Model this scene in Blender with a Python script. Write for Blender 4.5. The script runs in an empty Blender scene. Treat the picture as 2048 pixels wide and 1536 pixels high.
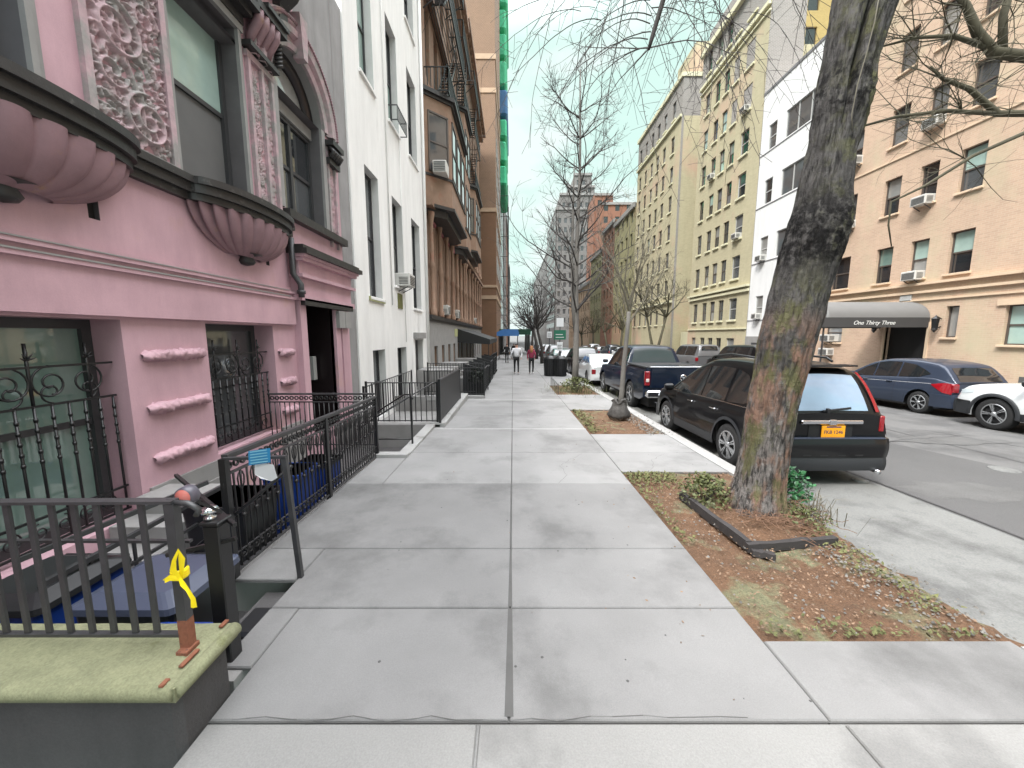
import bpy, math, random
import numpy as np
from mathutils import Vector, Matrix
R=math.radians; PI=math.pi; random.seed(7)
sc=bpy.context.scene; col=sc.collection
# ---------------- camera, world, sun, exposure ----------------
S=0.0185                      # the street falls away gently
def gz(y,off=0.0): return -S*y+off
cam_d=bpy.data.cameras.new("camera"); cam=bpy.data.objects.new("camera",cam_d); col.objects.link(cam)
cam.location=(0,0,1.85); cam.rotation_euler=(R(90-7.35),0,0)
cam_d.sensor_width=36; cam_d.lens=36*760/2048; cam_d.shift_x=-2/2048; cam_d.clip_start=.05; cam_d.clip_end=3000
sc.camera=cam
SUN_EL=R(52); SUN_AZ=R(222)   # azimuth measured clockwise from +Y
w=bpy.data.worlds.new("World"); sc.world=w; w.use_nodes=True
nt=w.node_tree; nt.nodes.clear()
out=nt.nodes.new('ShaderNodeOutputWorld'); bg=nt.nodes.new('ShaderNodeBackground'); bg.inputs['Strength'].default_value=.15
sky=nt.nodes.new('ShaderNodeTexSky'); sky.sky_type='NISHITA'; sky.sun_disc=False; sky.sun_elevation=SUN_EL; sky.sun_rotation=SUN_AZ
sky.air_density=1.0; sky.dust_density=2.5; sky.ozone_density=1
tc=nt.nodes.new('ShaderNodeTexCoord'); n1=nt.nodes.new('ShaderNodeTexNoise'); n1.inputs['Scale'].default_value=2.2; n1.inputs['Detail'].default_value=6; n1.inputs['Roughness'].default_value=.55
mp=nt.nodes.new('ShaderNodeMapping'); mp.inputs['Scale'].default_value=(1,1,2.2)
rp=nt.nodes.new('ShaderNodeValToRGB'); rp.color_ramp.elements[0].position=.38; rp.color_ramp.elements[1].position=.62
mx=nt.nodes.new('ShaderNodeMix'); mx.data_type='RGBA'; mx.inputs[7].default_value=(24.5,24.8,25.4,1)
m2=nt.nodes.new('ShaderNodeMath'); m2.operation='MULTIPLY_ADD'; m2.inputs[1].default_value=.38; m2.inputs[2].default_value=.62
nt.links.new(tc.outputs['Generated'],mp.inputs[0]); nt.links.new(mp.outputs[0],n1.inputs['Vector']); nt.links.new(n1.outputs['Fac'],rp.inputs[0])
nt.links.new(rp.outputs[0],m2.inputs[0]); nt.links.new(m2.outputs[0],mx.inputs[0]); nt.links.new(sky.outputs[0],mx.inputs[6])
sz=nt.nodes.new('ShaderNodeSeparateXYZ'); nt.links.new(tc.outputs['Generated'],sz.inputs[0])
rz_=nt.nodes.new('ShaderNodeMapRange'); rz_.interpolation_type='SMOOTHSTEP'; rz_.inputs[1].default_value=.56; rz_.inputs[2].default_value=.85; nt.links.new(sz.outputs[2],rz_.inputs[0])
n2=nt.nodes.new('ShaderNodeTexNoise'); n2.inputs['Scale'].default_value=5; n2.inputs['Detail'].default_value=7; nt.links.new(mp.outputs[0],n2.inputs['Vector'])
r2_=nt.nodes.new('ShaderNodeValToRGB'); r2_.color_ramp.elements[0].position=.44; r2_.color_ramp.elements[0].color=(2.2,3.0,2.78,1); r2_.color_ramp.elements[1].position=.62; r2_.color_ramp.elements[1].color=(2.75,3.15,3.05,1); nt.links.new(n2.outputs['Fac'],r2_.inputs[0])
mz=nt.nodes.new('ShaderNodeMix'); mz.data_type='RGBA'; nt.links.new(rz_.outputs[0],mz.inputs[0]); nt.links.new(r2_.outputs[0],mz.inputs[6]); nt.links.new(mx.outputs[2],mz.inputs[7])
nt.links.new(mz.outputs[2],bg.inputs[0]); nt.links.new(bg.outputs[0],out.inputs[0])
sd=bpy.data.lights.new("sun",'SUN'); sun=bpy.data.objects.new("sun",sd); col.objects.link(sun)
sd.energy=2.0; sd.angle=R(12); sd.color=(1,.97,.92)
sv=Vector((math.sin(SUN_AZ)*math.cos(SUN_EL),math.cos(SUN_AZ)*math.cos(SUN_EL),math.sin(SUN_EL)))
sun.rotation_euler=sv.to_track_quat('Z','Y').to_euler(); sun.location=(0,0,60)
sc.view_settings.view_transform='Standard'; sc.view_settings.look='None'; sc.view_settings.gamma=1
sc.view_settings.exposure=1.15
# ---------------- helpers ----------------
WL={}
def tag(o,label=None,cat=None,group=None,kind=None):
    if label: o['label']=label
    if cat: o['category']=cat
    if group: o['group']=group
    if kind: o['kind']=kind
    return o
def empty(name,loc,label=None,cat=None,group=None,rz=0):
    o=bpy.data.objects.new(name,None); col.objects.link(o); o.location=loc; o.rotation_euler=(0,0,rz); o.empty_display_size=.2
    WL[o.name]=Vector(loc); return tag(o,label,cat,group)
SPLIT={'panel_border','jamb_moulding','stone_band','capital','plinth','portal_pilaster','portal_capital','fluted_corbel','door_jamb','post','vent_slot','door_panel','course','belt_course','roof_rail','wheel_arch_trim','bracket','rust_stain','conduit','carved_panel','panel','column','cornice','court_wall','ledge','upper_wall_','wheel','handle','side_panel','sign_plate','portal_cornice','sill_trim','stoop_rail','shed_post','oriel_moulding','door_seam'}
class MB:
    def __init__(s): s.v=[]; s.f=[]; s.m=[]; s.s=[]
    def add(s,vs,fs,mi=0,sm=False):
        b=len(s.v); s.v+= [tuple(p) for p in vs]
        for f in fs: s.f.append(tuple(b+i for i in f)); s.m.append(mi); s.s.append(sm)
        return s
    def quad(s,a,b,c,d,mi=0): return s.add([a,b,c,d],[(0,1,2,3)],mi)
    def box(s,x0,x1,y0,y1,z0,z1,mi=0):
        v=[(x0,y0,z0),(x1,y0,z0),(x1,y1,z0),(x0,y1,z0),(x0,y0,z1),(x1,y0,z1),(x1,y1,z1),(x0,y1,z1)]
        return s.add(v,[(0,3,2,1),(4,5,6,7),(0,1,5,4),(1,2,6,5),(2,3,7,6),(3,0,4,7)],mi)
    def bbox(s,x0,x1,y0,y1,z0,z1,b=.01,mi=0):   # chamfered box
        vs=[];
        for (x,sx) in ((x0,1),(x1,-1)):
            for (y,sy) in ((y0,1),(y1,-1)):
                for (z,sz) in ((z0,1),(z1,-1)):
                    vs+=[(x,y+sy*b,z+sz*b),(x+sx*b,y,z+sz*b),(x+sx*b,y+sy*b,z)]
        def I(i,j,k,a): return (i*4+j*2+k)*3+a
        fs=[]
        for i in (0,1):
            fs.append((I(i,0,0,0),I(i,1,0,0),I(i,1,1,0),I(i,0,1,0))); fs.append((I(0,i,0,1),I(1,i,0,1),I(1,i,1,1),I(0,i,1,1))); fs.append((I(0,0,i,2),I(1,0,i,2),I(1,1,i,2),I(0,1,i,2)))
        for i in (0,1):
            for j in (0,1):
                fs.append((I(i,j,0,0),I(i,j,1,0),I(i,j,1,1),I(i,j,0,1)))
                fs.append((I(i,0,j,0),I(i,1,j,0),I(i,1,j,2),I(i,0,j,2)))
                fs.append((I(0,i,j,1),I(1,i,j,1),I(1,i,j,2),I(0,i,j,2)))
                for k in (0,1): fs.append((I(i,j,k,0),I(i,j,k,1),I(i,j,k,2)))
        return s.add(vs,fs,mi)
    def tube(s,pts,rs,n=8,mi=0,sm=True,cap=True,sq=1):
        pts=[Vector(p) for p in pts]
        if not hasattr(rs,'__len__'): rs=[rs]*len(pts)
        vs=[];fs=[];up=None
        for i,p in enumerate(pts):
            d=(pts[min(i+1,len(pts)-1)]-pts[max(i-1,0)])
            d=d.normalized() if d.length>1e-9 else Vector((0,0,1))
            if up is None:
                up=Vector((0,0,1)) if abs(d.z)<.9 else Vector((1,0,0))
            a=up-d*up.dot(d); a=a.normalized() if a.length>1e-6 else d.orthogonal().normalized(); up=a; b=d.cross(a)
            for k in range(n):
                t=2*PI*k/n+(PI/4 if n==4 else 0); vs.append(p+(a*math.cos(t)+b*math.sin(t)*sq)*rs[i])
        for i in range(len(pts)-1):
            for k in range(n):
                fs.append((i*n+k,i*n+(k+1)%n,(i+1)*n+(k+1)%n,(i+1)*n+k))
        if cap: fs.append(tuple(range(n-1,-1,-1))); fs.append(tuple((len(pts)-1)*n+k for k in range(n)))
        return s.add(vs,fs,mi,sm and n>4)
    def bar(s,a,b,w,h=None,mi=0):    # rectangular bar between two points, w across, h up
        a=Vector(a);b=Vector(b);d=(b-a).normalized(); h=h or w
        u=Vector((0,0,1)) if abs(d.z)<.95 else Vector((0,1,0)); sd=d.cross(u).normalized()*w/2; u=sd.cross(d).normalized()*h/2
        vs=[p+x+y for p in (a,b) for x,y in ((-sd,-u),(sd,-u),(sd,u),(-sd,u))]
        return s.add(vs,[(0,3,2,1),(4,5,6,7),(0,1,5,4),(1,2,6,5),(2,3,7,6),(3,0,4,7)],mi)
    def lathe(s,prof,c=(0,0,0),ax='z',n=24,mi=0,sm=True,a0=0,a1=2*PI):
        full=abs(a1-a0-2*PI)<1e-6; m=n if full else n+1; vs=[];fs=[]
        for r,h in prof:
            for k in range(m):
                t=a0+(a1-a0)*k/n; x,y=r*math.cos(t),r*math.sin(t)
                p={'z':(x,y,h),'x':(h,x,y),'y':(x,h,y)}[ax]; vs.append((c[0]+p[0],c[1]+p[1],c[2]+p[2]))
        for i in range(len(prof)-1):
            for k in range(n): fs.append((i*m+k,i*m+(k+1)%m,(i+1)*m+(k+1)%m,(i+1)*m+k))
        return s.add(vs,fs,mi,sm)
    def grid(s,P,nu,nv,mi=0,sm=True):   # P(i,j)
        vs=[P(i,j) for j in range(nv+1) for i in range(nu+1)]
        fs=[(j*(nu+1)+i,j*(nu+1)+i+1,(j+1)*(nu+1)+i+1,(j+1)*(nu+1)+i) for j in range(nv) for i in range(nu)]
        return s.add(vs,fs,mi,sm)
    def prism(s,poly,f,d0,d1,mi=0,sm=False):   # poly of (a,b); f(a,b,d)->xyz
        n=len(poly); vs=[f(a,b,d0) for a,b in poly]+[f(a,b,d1) for a,b in poly]
        fs=[tuple(range(n-1,-1,-1)),tuple(range(n,2*n))]+[(i,(i+1)%n,n+(i+1)%n,n+i) for i in range(n)]
        return s.add(vs,fs,mi,sm)
    def build(s,name,mats,parent=None,label=None,cat=None,group=None,kind=None,loc=None):
        if name in SPLIT and parent is not None and len(s.f)>8:
            ps=s.pieces()
            if len(ps)>1: return [p.build(name,mats,parent,label,cat,group,kind,loc) if len(ps)==1 else p._b(name,mats,parent,label,kind) for p in ps][0]
        return s._b(name,mats,parent,label,kind,cat,group,loc)
    def pieces(s):
        n=len(s.v); par=list(range(n))
        def fd(a):
            while par[a]!=a: par[a]=par[par[a]]; a=par[a]
            return a
        for f in s.f:
            for q in f[1:]:
                a,b=fd(f[0]),fd(q)
                if a!=b: par[a]=b
        comp={}
        for i in range(n): comp.setdefault(fd(i),[]).append(i)
        bbs=[]
        for k,ix in comp.items():
            P=np.array([s.v[i] for i in ix]); bbs.append([P.min(0)-.004,P.max(0)+.004,{k}])
        ch=True
        while ch:
            ch=False
            for i in range(len(bbs)):
                j=i+1
                while j<len(bbs):
                    if (bbs[i][0]<=bbs[j][1]).all() and (bbs[j][0]<=bbs[i][1]).all():
                        bbs[i][0]=np.minimum(bbs[i][0],bbs[j][0]); bbs[i][1]=np.maximum(bbs[i][1],bbs[j][1]); bbs[i][2]|=bbs[j][2]; bbs.pop(j); ch=True
                    else: j+=1
        out_=[]
        for _,_,ks in bbs:
            m=MB(); mp_={}
            for i in range(n):
                if fd(i) in ks: mp_[i]=len(m.v); m.v.append(s.v[i])
            for f,mi,sm in zip(s.f,s.m,s.s):
                if f[0] in mp_: m.f.append(tuple(mp_[q] for q in f)); m.m.append(mi); m.s.append(sm)
            out_.append(m)
        return out_
    def _b(s,name,mats,parent=None,label=None,kind=None,cat=None,group=None,loc=None):
        me=bpy.data.meshes.new(name); o=bpy.data.objects.new(name,me)
        off=Vector((0,0,0))
        if parent is not None: off=WL[parent.name]
        elif loc is not None: off=Vector(loc); o.location=off
        V=[(x-off.x,y-off.y,z-off.z) for x,y,z in s.v]
        me.from_pydata(V,[],s.f)
        if not isinstance(mats,(list,tuple)): mats=[mats]
        for m in mats: me.materials.append(m)
        me.polygons.foreach_set('material_index',s.m); me.polygons.foreach_set('use_smooth',s.s); me.update()
        col.objects.link(o)
        if parent is not None: o.parent=parent
        WL[o.name]=off
        return tag(o,label,cat,group,kind)
def lin(c): c=c/255; return c/12.92 if c<=.04045 else ((c+.055)/1.055)**2.4
def C(r,g,b,k=.8): return (lin(r)*k,lin(g)*k,lin(b)*k,1)
MT={}
def M(name,c1,rough=.75,var=.12,scale=2.0,bump=0,bscale=30,c2=None,c2scale=1.5,c2lo=.55,c2hi=.65,metal=0,coat=0,spec=.5,fine=0,finescale=90,island=0,brick=None,emit=0,stretch=None,bdist=.02,wave=None,streak=0):
    m=bpy.data.materials.new(name); m.use_nodes=True; N=m.node_tree.nodes; L=m.node_tree.links; b=N['Principled BSDF']
    tcn=N.new('ShaderNodeTexCoord'); vec=tcn.outputs['Object']
    if stretch:
        q=N.new('ShaderNodeMapping'); q.inputs['Scale'].default_value=stretch; L.new(vec,q.inputs[0]); vec=q.outputs[0]
    def noise(sc_,det=5,ro=.6):
        n=N.new('ShaderNodeTexNoise'); n.inputs['Scale'].default_value=sc_; n.inputs['Detail'].default_value=det; n.inputs['Roughness'].default_value=ro; L.new(vec,n.inputs['Vector']); return n
    def ramp(src,lo,hi):
        r=N.new('ShaderNodeMapRange'); r.inputs[1].default_value=lo; r.inputs[2].default_value=hi; L.new(src,r.inputs[0]); return r.outputs[0]
    def mixc(f,a,c):
        x=N.new('ShaderNodeMix'); x.data_type='RGBA'
        for i,v in ((0,f),(6,a),(7,c)):
            if isinstance(v,(float,int,tuple)): x.inputs[i].default_value=v
            else: L.new(v,x.inputs[i])
        return x.outputs[2]
    c1=tuple(c1[:3])+(1,)
    cur=c1
    if brick:   # brick=(mortar colour, width, height)
        mc,bw,bh=brick
        sp=N.new('ShaderNodeSeparateXYZ'); L.new(tcn.outputs['Object'],sp.inputs[0]); ad=N.new('ShaderNodeMath'); L.new(sp.outputs[0],ad.inputs[0]); L.new(sp.outputs[1],ad.inputs[1])
        cb=N.new('ShaderNodeCombineXYZ'); L.new(ad.outputs[0],cb.inputs[0]); L.new(sp.outputs[2],cb.inputs[1])
        bt=N.new('ShaderNodeTexBrick'); L.new(cb.outputs[0],bt.inputs[0]); bt.inputs['Scale'].default_value=1; bt.inputs['Brick Width'].default_value=bw; bt.inputs['Row Height'].default_value=bh
        bt.inputs['Mortar Size'].default_value=bh*.09; bt.inputs['Mortar Smooth'].default_value=.3
        bt.inputs['Color1'].default_value=tuple(x*.93 for x in c1[:3])+(1,); bt.inputs['Color2'].default_value=tuple(min(1,x*1.06) for x in c1[:3])+(1,); bt.inputs['Mortar'].default_value=tuple(mc[:3])+(1,)
        cur=bt.outputs[0]
    if c2 is not None: cur=mixc(ramp(noise(c2scale,6,.65).outputs[0],c2lo,c2hi),cur,tuple(c2[:3])+(1,))
    if var:
        v=ramp(noise(scale).outputs[0],.25,.75); mr=N.new('ShaderNodeMapRange'); L.new(v,mr.inputs[0]); mr.inputs[3].default_value=1-var; mr.inputs[4].default_value=1+var
        h=N.new('ShaderNodeHueSaturation'); L.new(mr.outputs[0],h.inputs['Value'])
        if isinstance(cur,tuple): h.inputs['Color'].default_value=cur
        else: L.new(cur,h.inputs['Color'])
        cur=h.outputs[0]
    if streak:
        q2=N.new('ShaderNodeMapping'); q2.inputs['Scale'].default_value=(1.3,1.3,.3); L.new(tcn.outputs['Object'],q2.inputs[0]); ns=N.new('ShaderNodeTexNoise'); ns.inputs['Scale'].default_value=2; ns.inputs['Detail'].default_value=7; ns.inputs['Roughness'].default_value=.7; L.new(q2.outputs[0],ns.inputs['Vector'])
        mr=N.new('ShaderNodeMapRange'); L.new(ns.outputs[0],mr.inputs[0]); mr.inputs[1].default_value=.35; mr.inputs[2].default_value=.6; mr.inputs[3].default_value=1-streak; mr.inputs[4].default_value=1
        h=N.new('ShaderNodeHueSaturation'); L.new(mr.outputs[0],h.inputs['Value'])
        if isinstance(cur,tuple): h.inputs['Color'].default_value=cur
        else: L.new(cur,h.inputs['Color'])
        cur=h.outputs[0]
    if fine:
        v=ramp(noise(finescale,2).outputs[0],.3,.7); mr=N.new('ShaderNodeMapRange'); L.new(v,mr.inputs[0]); mr.inputs[3].default_value=1-fine; mr.inputs[4].default_value=1+fine
        h=N.new('ShaderNodeHueSaturation'); L.new(mr.outputs[0],h.inputs['Value']); L.new(cur,h.inputs['Color']) if not isinstance(cur,tuple) else None; cur=h.outputs[0]
    if island:
        ge=N.new('ShaderNodeNewGeometry'); mr=N.new('ShaderNodeMapRange'); L.new(ge.outputs['Random Per Island'],mr.inputs[0]); mr.inputs[3].default_value=1-island; mr.inputs[4].default_value=1+island
        h=N.new('ShaderNodeHueSaturation'); L.new(mr.outputs[0],h.inputs['Value'])
        if isinstance(cur,tuple): h.inputs['Color'].default_value=cur
        else: L.new(cur,h.inputs['Color'])
        cur=h.outputs[0]
    if isinstance(cur,tuple): b.inputs['Base Color'].default_value=cur
    else: L.new(cur,b.inputs['Base Color'])
    b.inputs['Roughness'].default_value=rough; b.inputs['Metallic'].default_value=metal; b.inputs['Coat Weight'].default_value=coat; b.inputs['Coat Roughness'].default_value=.04; b.inputs['Specular IOR Level'].default_value=spec
    if emit: b.inputs['Emission Color'].default_value=c1; b.inputs['Emission Strength'].default_value=emit
    if bump:
        bn=N.new('ShaderNodeBump'); bn.inputs['Strength'].default_value=bump; bn.inputs['Distance'].default_value=bdist
        src=noise(bscale,8,.7).outputs[0]
        if brick:
            mm=N.new('ShaderNodeMath'); mm.operation='MULTIPLY_ADD'; L.new(bt.outputs['Fac'],mm.inputs[0]); mm.inputs[1].default_value=-.6; L.new(src,mm.inputs[2]); src=mm.outputs[0]
        L.new(src,bn.inputs['Height']); L.new(bn.outputs[0],b.inputs['Normal'])
    MT[name]=m; return m
def glassm(name,base,rough=.04,spec=.8,coat=1.0,var=.2,scale=1.2):
    return M(name,base,rough=rough,var=var,scale=scale,coat=coat,spec=spec)
# ---------------- materials ----------------
pink=M('pink_paint',C(200,162,172,.92),streak=.13,rough=.6,var=.1,scale=1.8,bump=.12,bscale=60,c2=C(202,164,150),c2scale=.9,c2lo=.6,c2hi=.75,fine=.03)
pinkworn=M('pink_relief_paint',C(188,160,166,.9),rough=.7,var=.18,scale=9,bump=.3,bscale=70,c2=C(165,160,158),c2scale=3,c2lo=.42,c2hi=.58)
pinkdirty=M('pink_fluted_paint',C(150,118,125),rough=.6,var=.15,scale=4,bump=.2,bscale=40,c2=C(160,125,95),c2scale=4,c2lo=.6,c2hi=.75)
darktrim=M('dark_trim_paint',C(56,54,54,.7),rough=.45,var=.2,scale=6,bump=.15,bscale=50,c2=C(92,90,88,.7),c2scale=12,c2lo=.6,c2hi=.7)
greystone=M('grey_stone',C(158,156,154,.75),rough=.8,var=.12,scale=3,bump=.2,bscale=45)
greystucco=M('grey_stucco',C(150,148,148,.9),streak=.2,rough=.85,var=.14,scale=1.5,bump=.15,bscale=60)
whitestucco=M('white_stucco',C(236,235,233,.95),rough=.85,var=.06,scale=.8,bump=.12,bscale=50,fine=.03,streak=.1,c2=C(190,188,184),c2scale=.7,c2lo=.62,c2hi=.8,stretch=(1,1,.35))
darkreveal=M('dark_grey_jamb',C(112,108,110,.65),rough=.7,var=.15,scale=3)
reveal=M('window_reveal_stucco',C(214,213,211,.9),rough=.85,var=.08)
brownst=M('brown_stone',C(172,140,118,.6),rough=.8,var=.15,scale=2.5,bump=.25,bscale=25,c2=C(150,105,85),c2scale=1.6,c2lo=.55,c2hi=.7)
redterra=M('red_terracotta',C(160,95,100),rough=.7,var=.2,scale=5,bump=.3,bscale=20)
orangebrick=M('orange_brick',C(164,130,106,.48),rough=.85,var=.08,scale=.6,brick=(C(205,175,150),.26,.085),bump=.2,bscale=30)
brownbrick=M('brown_brick',C(135,100,76,.7),rough=.85,var=.08,scale=.6,brick=(C(150,120,95),.26,.085),bump=.2,bscale=30)
creamst=M('cream_stone',C(222,190,160,.6),rough=.7,var=.08)
tanbrick=M('tan_brick',C(216,184,160,.74),streak=.06,rough=.85,var=.06,scale=.5,brick=(C(215,196,172),.22,.075),bump=.15,bscale=40,c2=C(204,192,162),c2scale=.35,c2lo=.5,c2hi=.75)
tanstone=M('tan_stone',C(226,200,172),rough=.75,var=.06,scale=3)
beige=M('beige_brick',C(198,188,156,.76),streak=.08,rough=.85,var=.06,scale=.3,brick=(C(200,195,165),.24,.08),bump=.12,bscale=30,c2=C(206,176,152),c2scale=.16,c2lo=.52,c2hi=.66)
beigestone=M('beige_stone',C(224,220,188),rough=.75,var=.06,scale=3)
greybrick=M('grey_brick',C(166,160,155,.6),rough=.85,var=.08,scale=.4,brick=(C(190,188,184),.24,.08),bump=.15,bscale=30)
whitepaint=M('white_painted_wall',C(236,236,236,.84),streak=.07,rough=.7,var=.03,scale=.6,bump=.05)
lineg=M('dark_ledge_line',C(120,120,122),rough=.7,var=.1)
yellowbrick=M('yellow_brick',C(206,180,116,.55),rough=.85,var=.06,brick=(C(200,175,120),.24,.08))
towerst=M('tower_stone',C(146,143,141,.6),rough=.8,var=.08,scale=.05)
redbrick=M('red_brick',C(168,120,98,.6),rough=.8,var=.1,scale=.1,c2=C(180,146,126,.6),c2scale=.06)
lowtan=M('low_tan_brick',C(178,172,130,.6),rough=.8,var=.1,scale=.15,c2=C(190,156,128,.6),c2scale=.1,c2lo=.5,c2hi=.6)
greennet=M('green_netting',C(66,190,140,.9),rough=.6,var=.2,scale=.4,bump=.5,bscale=2,bdist=.3)
bluenet=M('blue_netting',C(70,120,170),rough=.6,var=.2)
iron=M('black_iron',C(30,30,32,.7),rough=.38,var=.2,scale=20,bump=.15,bscale=120,bdist=.004,spec=.6)
irongrey=M('worn_iron',C(66,66,68,.7),rough=.4,var=.25,scale=12,bump=.2,bscale=120,bdist=.004,spec=.6)
rust=M('rust',C(140,88,66),rough=.9,var=.3,scale=30,c2=C(90,60,50),c2scale=30)
blackmat=M('black_void',(.012,.012,.013,1),rough=.6,var=0)
blackwood=M('black_door_paint',C(38,30,32),rough=.35,var=.2,scale=5)
framedark=M('dark_window_frame',C(66,66,68),rough=.5,var=.15)
framewhite=M('white_window_frame',C(190,190,188),rough=.5,var=.05)
framebrown=M('brown_window_frame',C(92,82,76),rough=.5,var=.1)
gdark=glassm('dark_glass',(.02,.022,.025,1)); gmid=glassm('grey_glass',(.075,.08,.085,1)); ggreen=glassm('green_reflection_glass',(.16,.24,.21,1),var=.25)
gteal=glassm('teal_reflection_glass',(.34,.46,.42,1),rough=.06); gblue=glassm('blue_glass',(.18,.26,.36,1)); gblind=glassm('blind_behind_glass',(.26,.26,.25,1)); gscreen=M('insect_screen',C(112,112,112),rough=.6,var=.08,scale=3,spec=.3)  # green and teal base colours carry the greenish reflections of the panes
acwhite=M('ac_plastic',C(215,213,208),rough=.5,var=.04); acdark=M('ac_grille',C(95,95,95),rough=.6,var=.1)
concrete=M('concrete_slab',C(186,185,184,.345),rough=.85,var=.15,scale=1.1,bump=.3,bscale=55,bdist=.006,fine=.09,finescale=160,island=.05,c2=C(148,147,146,.31),c2scale=.8,c2lo=.48,c2hi=.7)
concmid=M('lighter_concrete_slab',C(197,196,195,.39),rough=.85,var=.13,scale=1.1,bump=.2,bscale=55,bdist=.006,fine=.08,finescale=160,island=.06,c2=C(172,171,170,.36),c2scale=.8,c2lo=.5,c2hi=.68)
concold=M('old_concrete_slab',C(198,197,194,.36),rough=.9,var=.08,scale=1.3,bump=.5,bscale=45,bdist=.008,fine=.09,finescale=120,c2=C(172,171,169,.37),c2scale=1.1,c2lo=.5,c2hi=.62)
joint=M('joint_mortar',C(128,127,125,.36),rough=.9,var=.15,scale=6)
kerbm=M('kerb_concrete',C(206,205,203,.5),rough=.85,var=.08,scale=2,bump=.3,bscale=40,fine=.08,c2=C(170,168,164,.45),c2scale=2.5,c2lo=.58,c2hi=.68)
asphalt=M('asphalt',C(154,153,152,.36),rough=.85,var=.1,scale=.5,bump=.5,bscale=90,bdist=.008,fine=.16,finescale=110,c2=C(130,129,129,.33),c2scale=1.1,c2lo=.42,c2hi=.62)
asphaltd=M('asphalt_patch',C(132,131,131,.33),rough=.85,var=.12,scale=.6,bump=.6,bscale=90,bdist=.008,fine=.2,finescale=110)
gutter=M('gutter_concrete',C(180,181,178,.34),rough=.9,var=.1,scale=.8,bump=.6,bscale=50,bdist=.01,fine=.14,finescale=70,c2=C(140,140,139,.33),c2scale=1.7,c2lo=.5,c2hi=.7)
soil=M('soil',C(146,110,82,.42),rough=.95,var=.3,scale=6,bump=1,bscale=30,bdist=.03,fine=.25,finescale=80,c2=C(160,158,122,.42),c2scale=1.8,c2lo=.53,c2hi=.62)
straw=M('straw',C(158,122,98,.45),rough=.8,var=.3,scale=20,island=.3)
leafl=M('dead_leaf',C(160,130,104,.46),rough=.7,var=.1,scale=5,island=.45)
chip=M('pebble',C(140,136,130,.5),rough=.9,var=.2,island=.35)
mossy=M('green_moss',C(128,130,84,.55),rough=.95,var=.3,scale=10,bump=.8,bscale=60,island=.25)
capst=M('mossy_cap_stone',C(176,178,140,.5),rough=.9,var=.22,scale=7,bump=.5,bscale=45,bdist=.01,fine=.15,finescale=90,c2=C(140,146,84,.42),c2scale=4,c2lo=.6,c2hi=.72)
pierst=M('dark_pier_stucco',C(90,88,89,.6),streak=.25,rough=.7,var=.15,scale=2,bump=.5,bscale=18,bdist=.02,fine=.1,c2=C(150,110,95),c2scale=3.2,c2lo=.72,c2hi=.76)
arewall=M('areaway_concrete',C(150,148,146),rough=.9,var=.15,scale=2,bump=.3,bscale=40)
darkstep=M('dark_step_stone',C(84,82,82),rough=.6,var=.2,scale=4,bump=.2)
bark=M('bark',C(124,120,117,.75),rough=.9,var=.28,scale=5,bump=1,bscale=9,bdist=.06,fine=.2,finescale=60,c2=C(150,132,106),c2scale=3.4,c2lo=.58,c2hi=.7,stretch=(1,1,.34))
barkdark=M('dark_bark',C(84,81,78),rough=.95,var=.3,scale=8,bump=1,bscale=25,bdist=.05)
barkgreen=M('mossy_bark',C(108,108,72),rough=.95,var=.3,scale=6,bump=1,bscale=16,bdist=.04,stretch=(1,1,.5))
barkred=M('reddish_bark',C(158,118,98),rough=.9,var=.25,scale=6,bump=1,bscale=14,bdist=.03,stretch=(1,1,.4))
twig=M('twig_bark',C(80,76,74,.6),rough=.9,var=.2,scale=8); twiggreen=M('mossy_twig',C(84,80,64),rough=.9,var=.3,scale=5); twigpale=M('pale_twig',C(140,134,118,.55),rough=.9,var=.15)
paletrunk=M('pale_trunk',C(138,134,129,.5),rough=.85,var=.15,scale=8,bump=.4,bscale=20,stretch=(1,1,.4))
blackpl=M('black_plastic',C(40,41,43),rough=.35,var=.1); bluepl=M('blue_plastic',C(30,66,150),rough=.4,var=.08); lidbl=M('grey_blue_lid',C(98,106,130,.5),rough=.35,var=.08,scale=3)
yellowr=M('yellow_ribbon',C(250,222,20,.95),rough=.4,var=.08,scale=20)
sheetblue=M('blue_print',C(60,150,205),rough=.3,var=.05); sheetw=M('white_paper',C(235,236,238),rough=.4,var=.02); lightblue=M('pale_blue_ink',C(150,215,235),rough=.3,var=0)
canvas=M('grey_canvas',C(150,149,148,.48),rough=.7,var=.06,scale=2); canvasd=M('dark_canvas',C(86,85,86,.5),rough=.7,var=.06); canvasb=M('black_canvas',C(40,40,42,.7),rough=.6,var=.1)
whitem=M('white_lettering',C(232,232,230),rough=.5,var=0)
rubber=M('tyre_rubber',C(38,38,39),rough=.8,var=.1,scale=10); alloy=M('alloy_rim',C(190,192,195),rough=.25,var=.05,metal=.7); darkmet=M('brake_dark',C(40,40,42),rough=.6,var=.1)
chrome=M('chrome',C(225,226,230,1),rough=.12,var=0,metal=1); blackunder=M('underbody',(.01,.01,.011,1),rough=.7,var=0); trimpl=M('bumper_plastic',C(46,48,52,.7),rough=.55,var=.05)
carglass=glassm('car_glass',(.012,.014,.016,1),rough=.02); carglassb=glassm('car_glass_reflection',(.22,.30,.40,1),rough=.02)  # second glass has a pale blue reflection put into its base colour
taillt=M('tail_light_red',C(165,18,34,.6),rough=.12,var=.05,coat=1); tailwh=M('tail_light_clear',C(225,215,210),rough=.12,var=0,coat=1); headlt=M('headlight_clear',C(205,215,220),rough=.08,var=0,coat=1)
plateor=M('plate_orange',C(238,160,20,.95),rough=.5,var=.03); plateblue=M('plate_blue',C(24,40,100),rough=.5,var=0)
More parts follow.
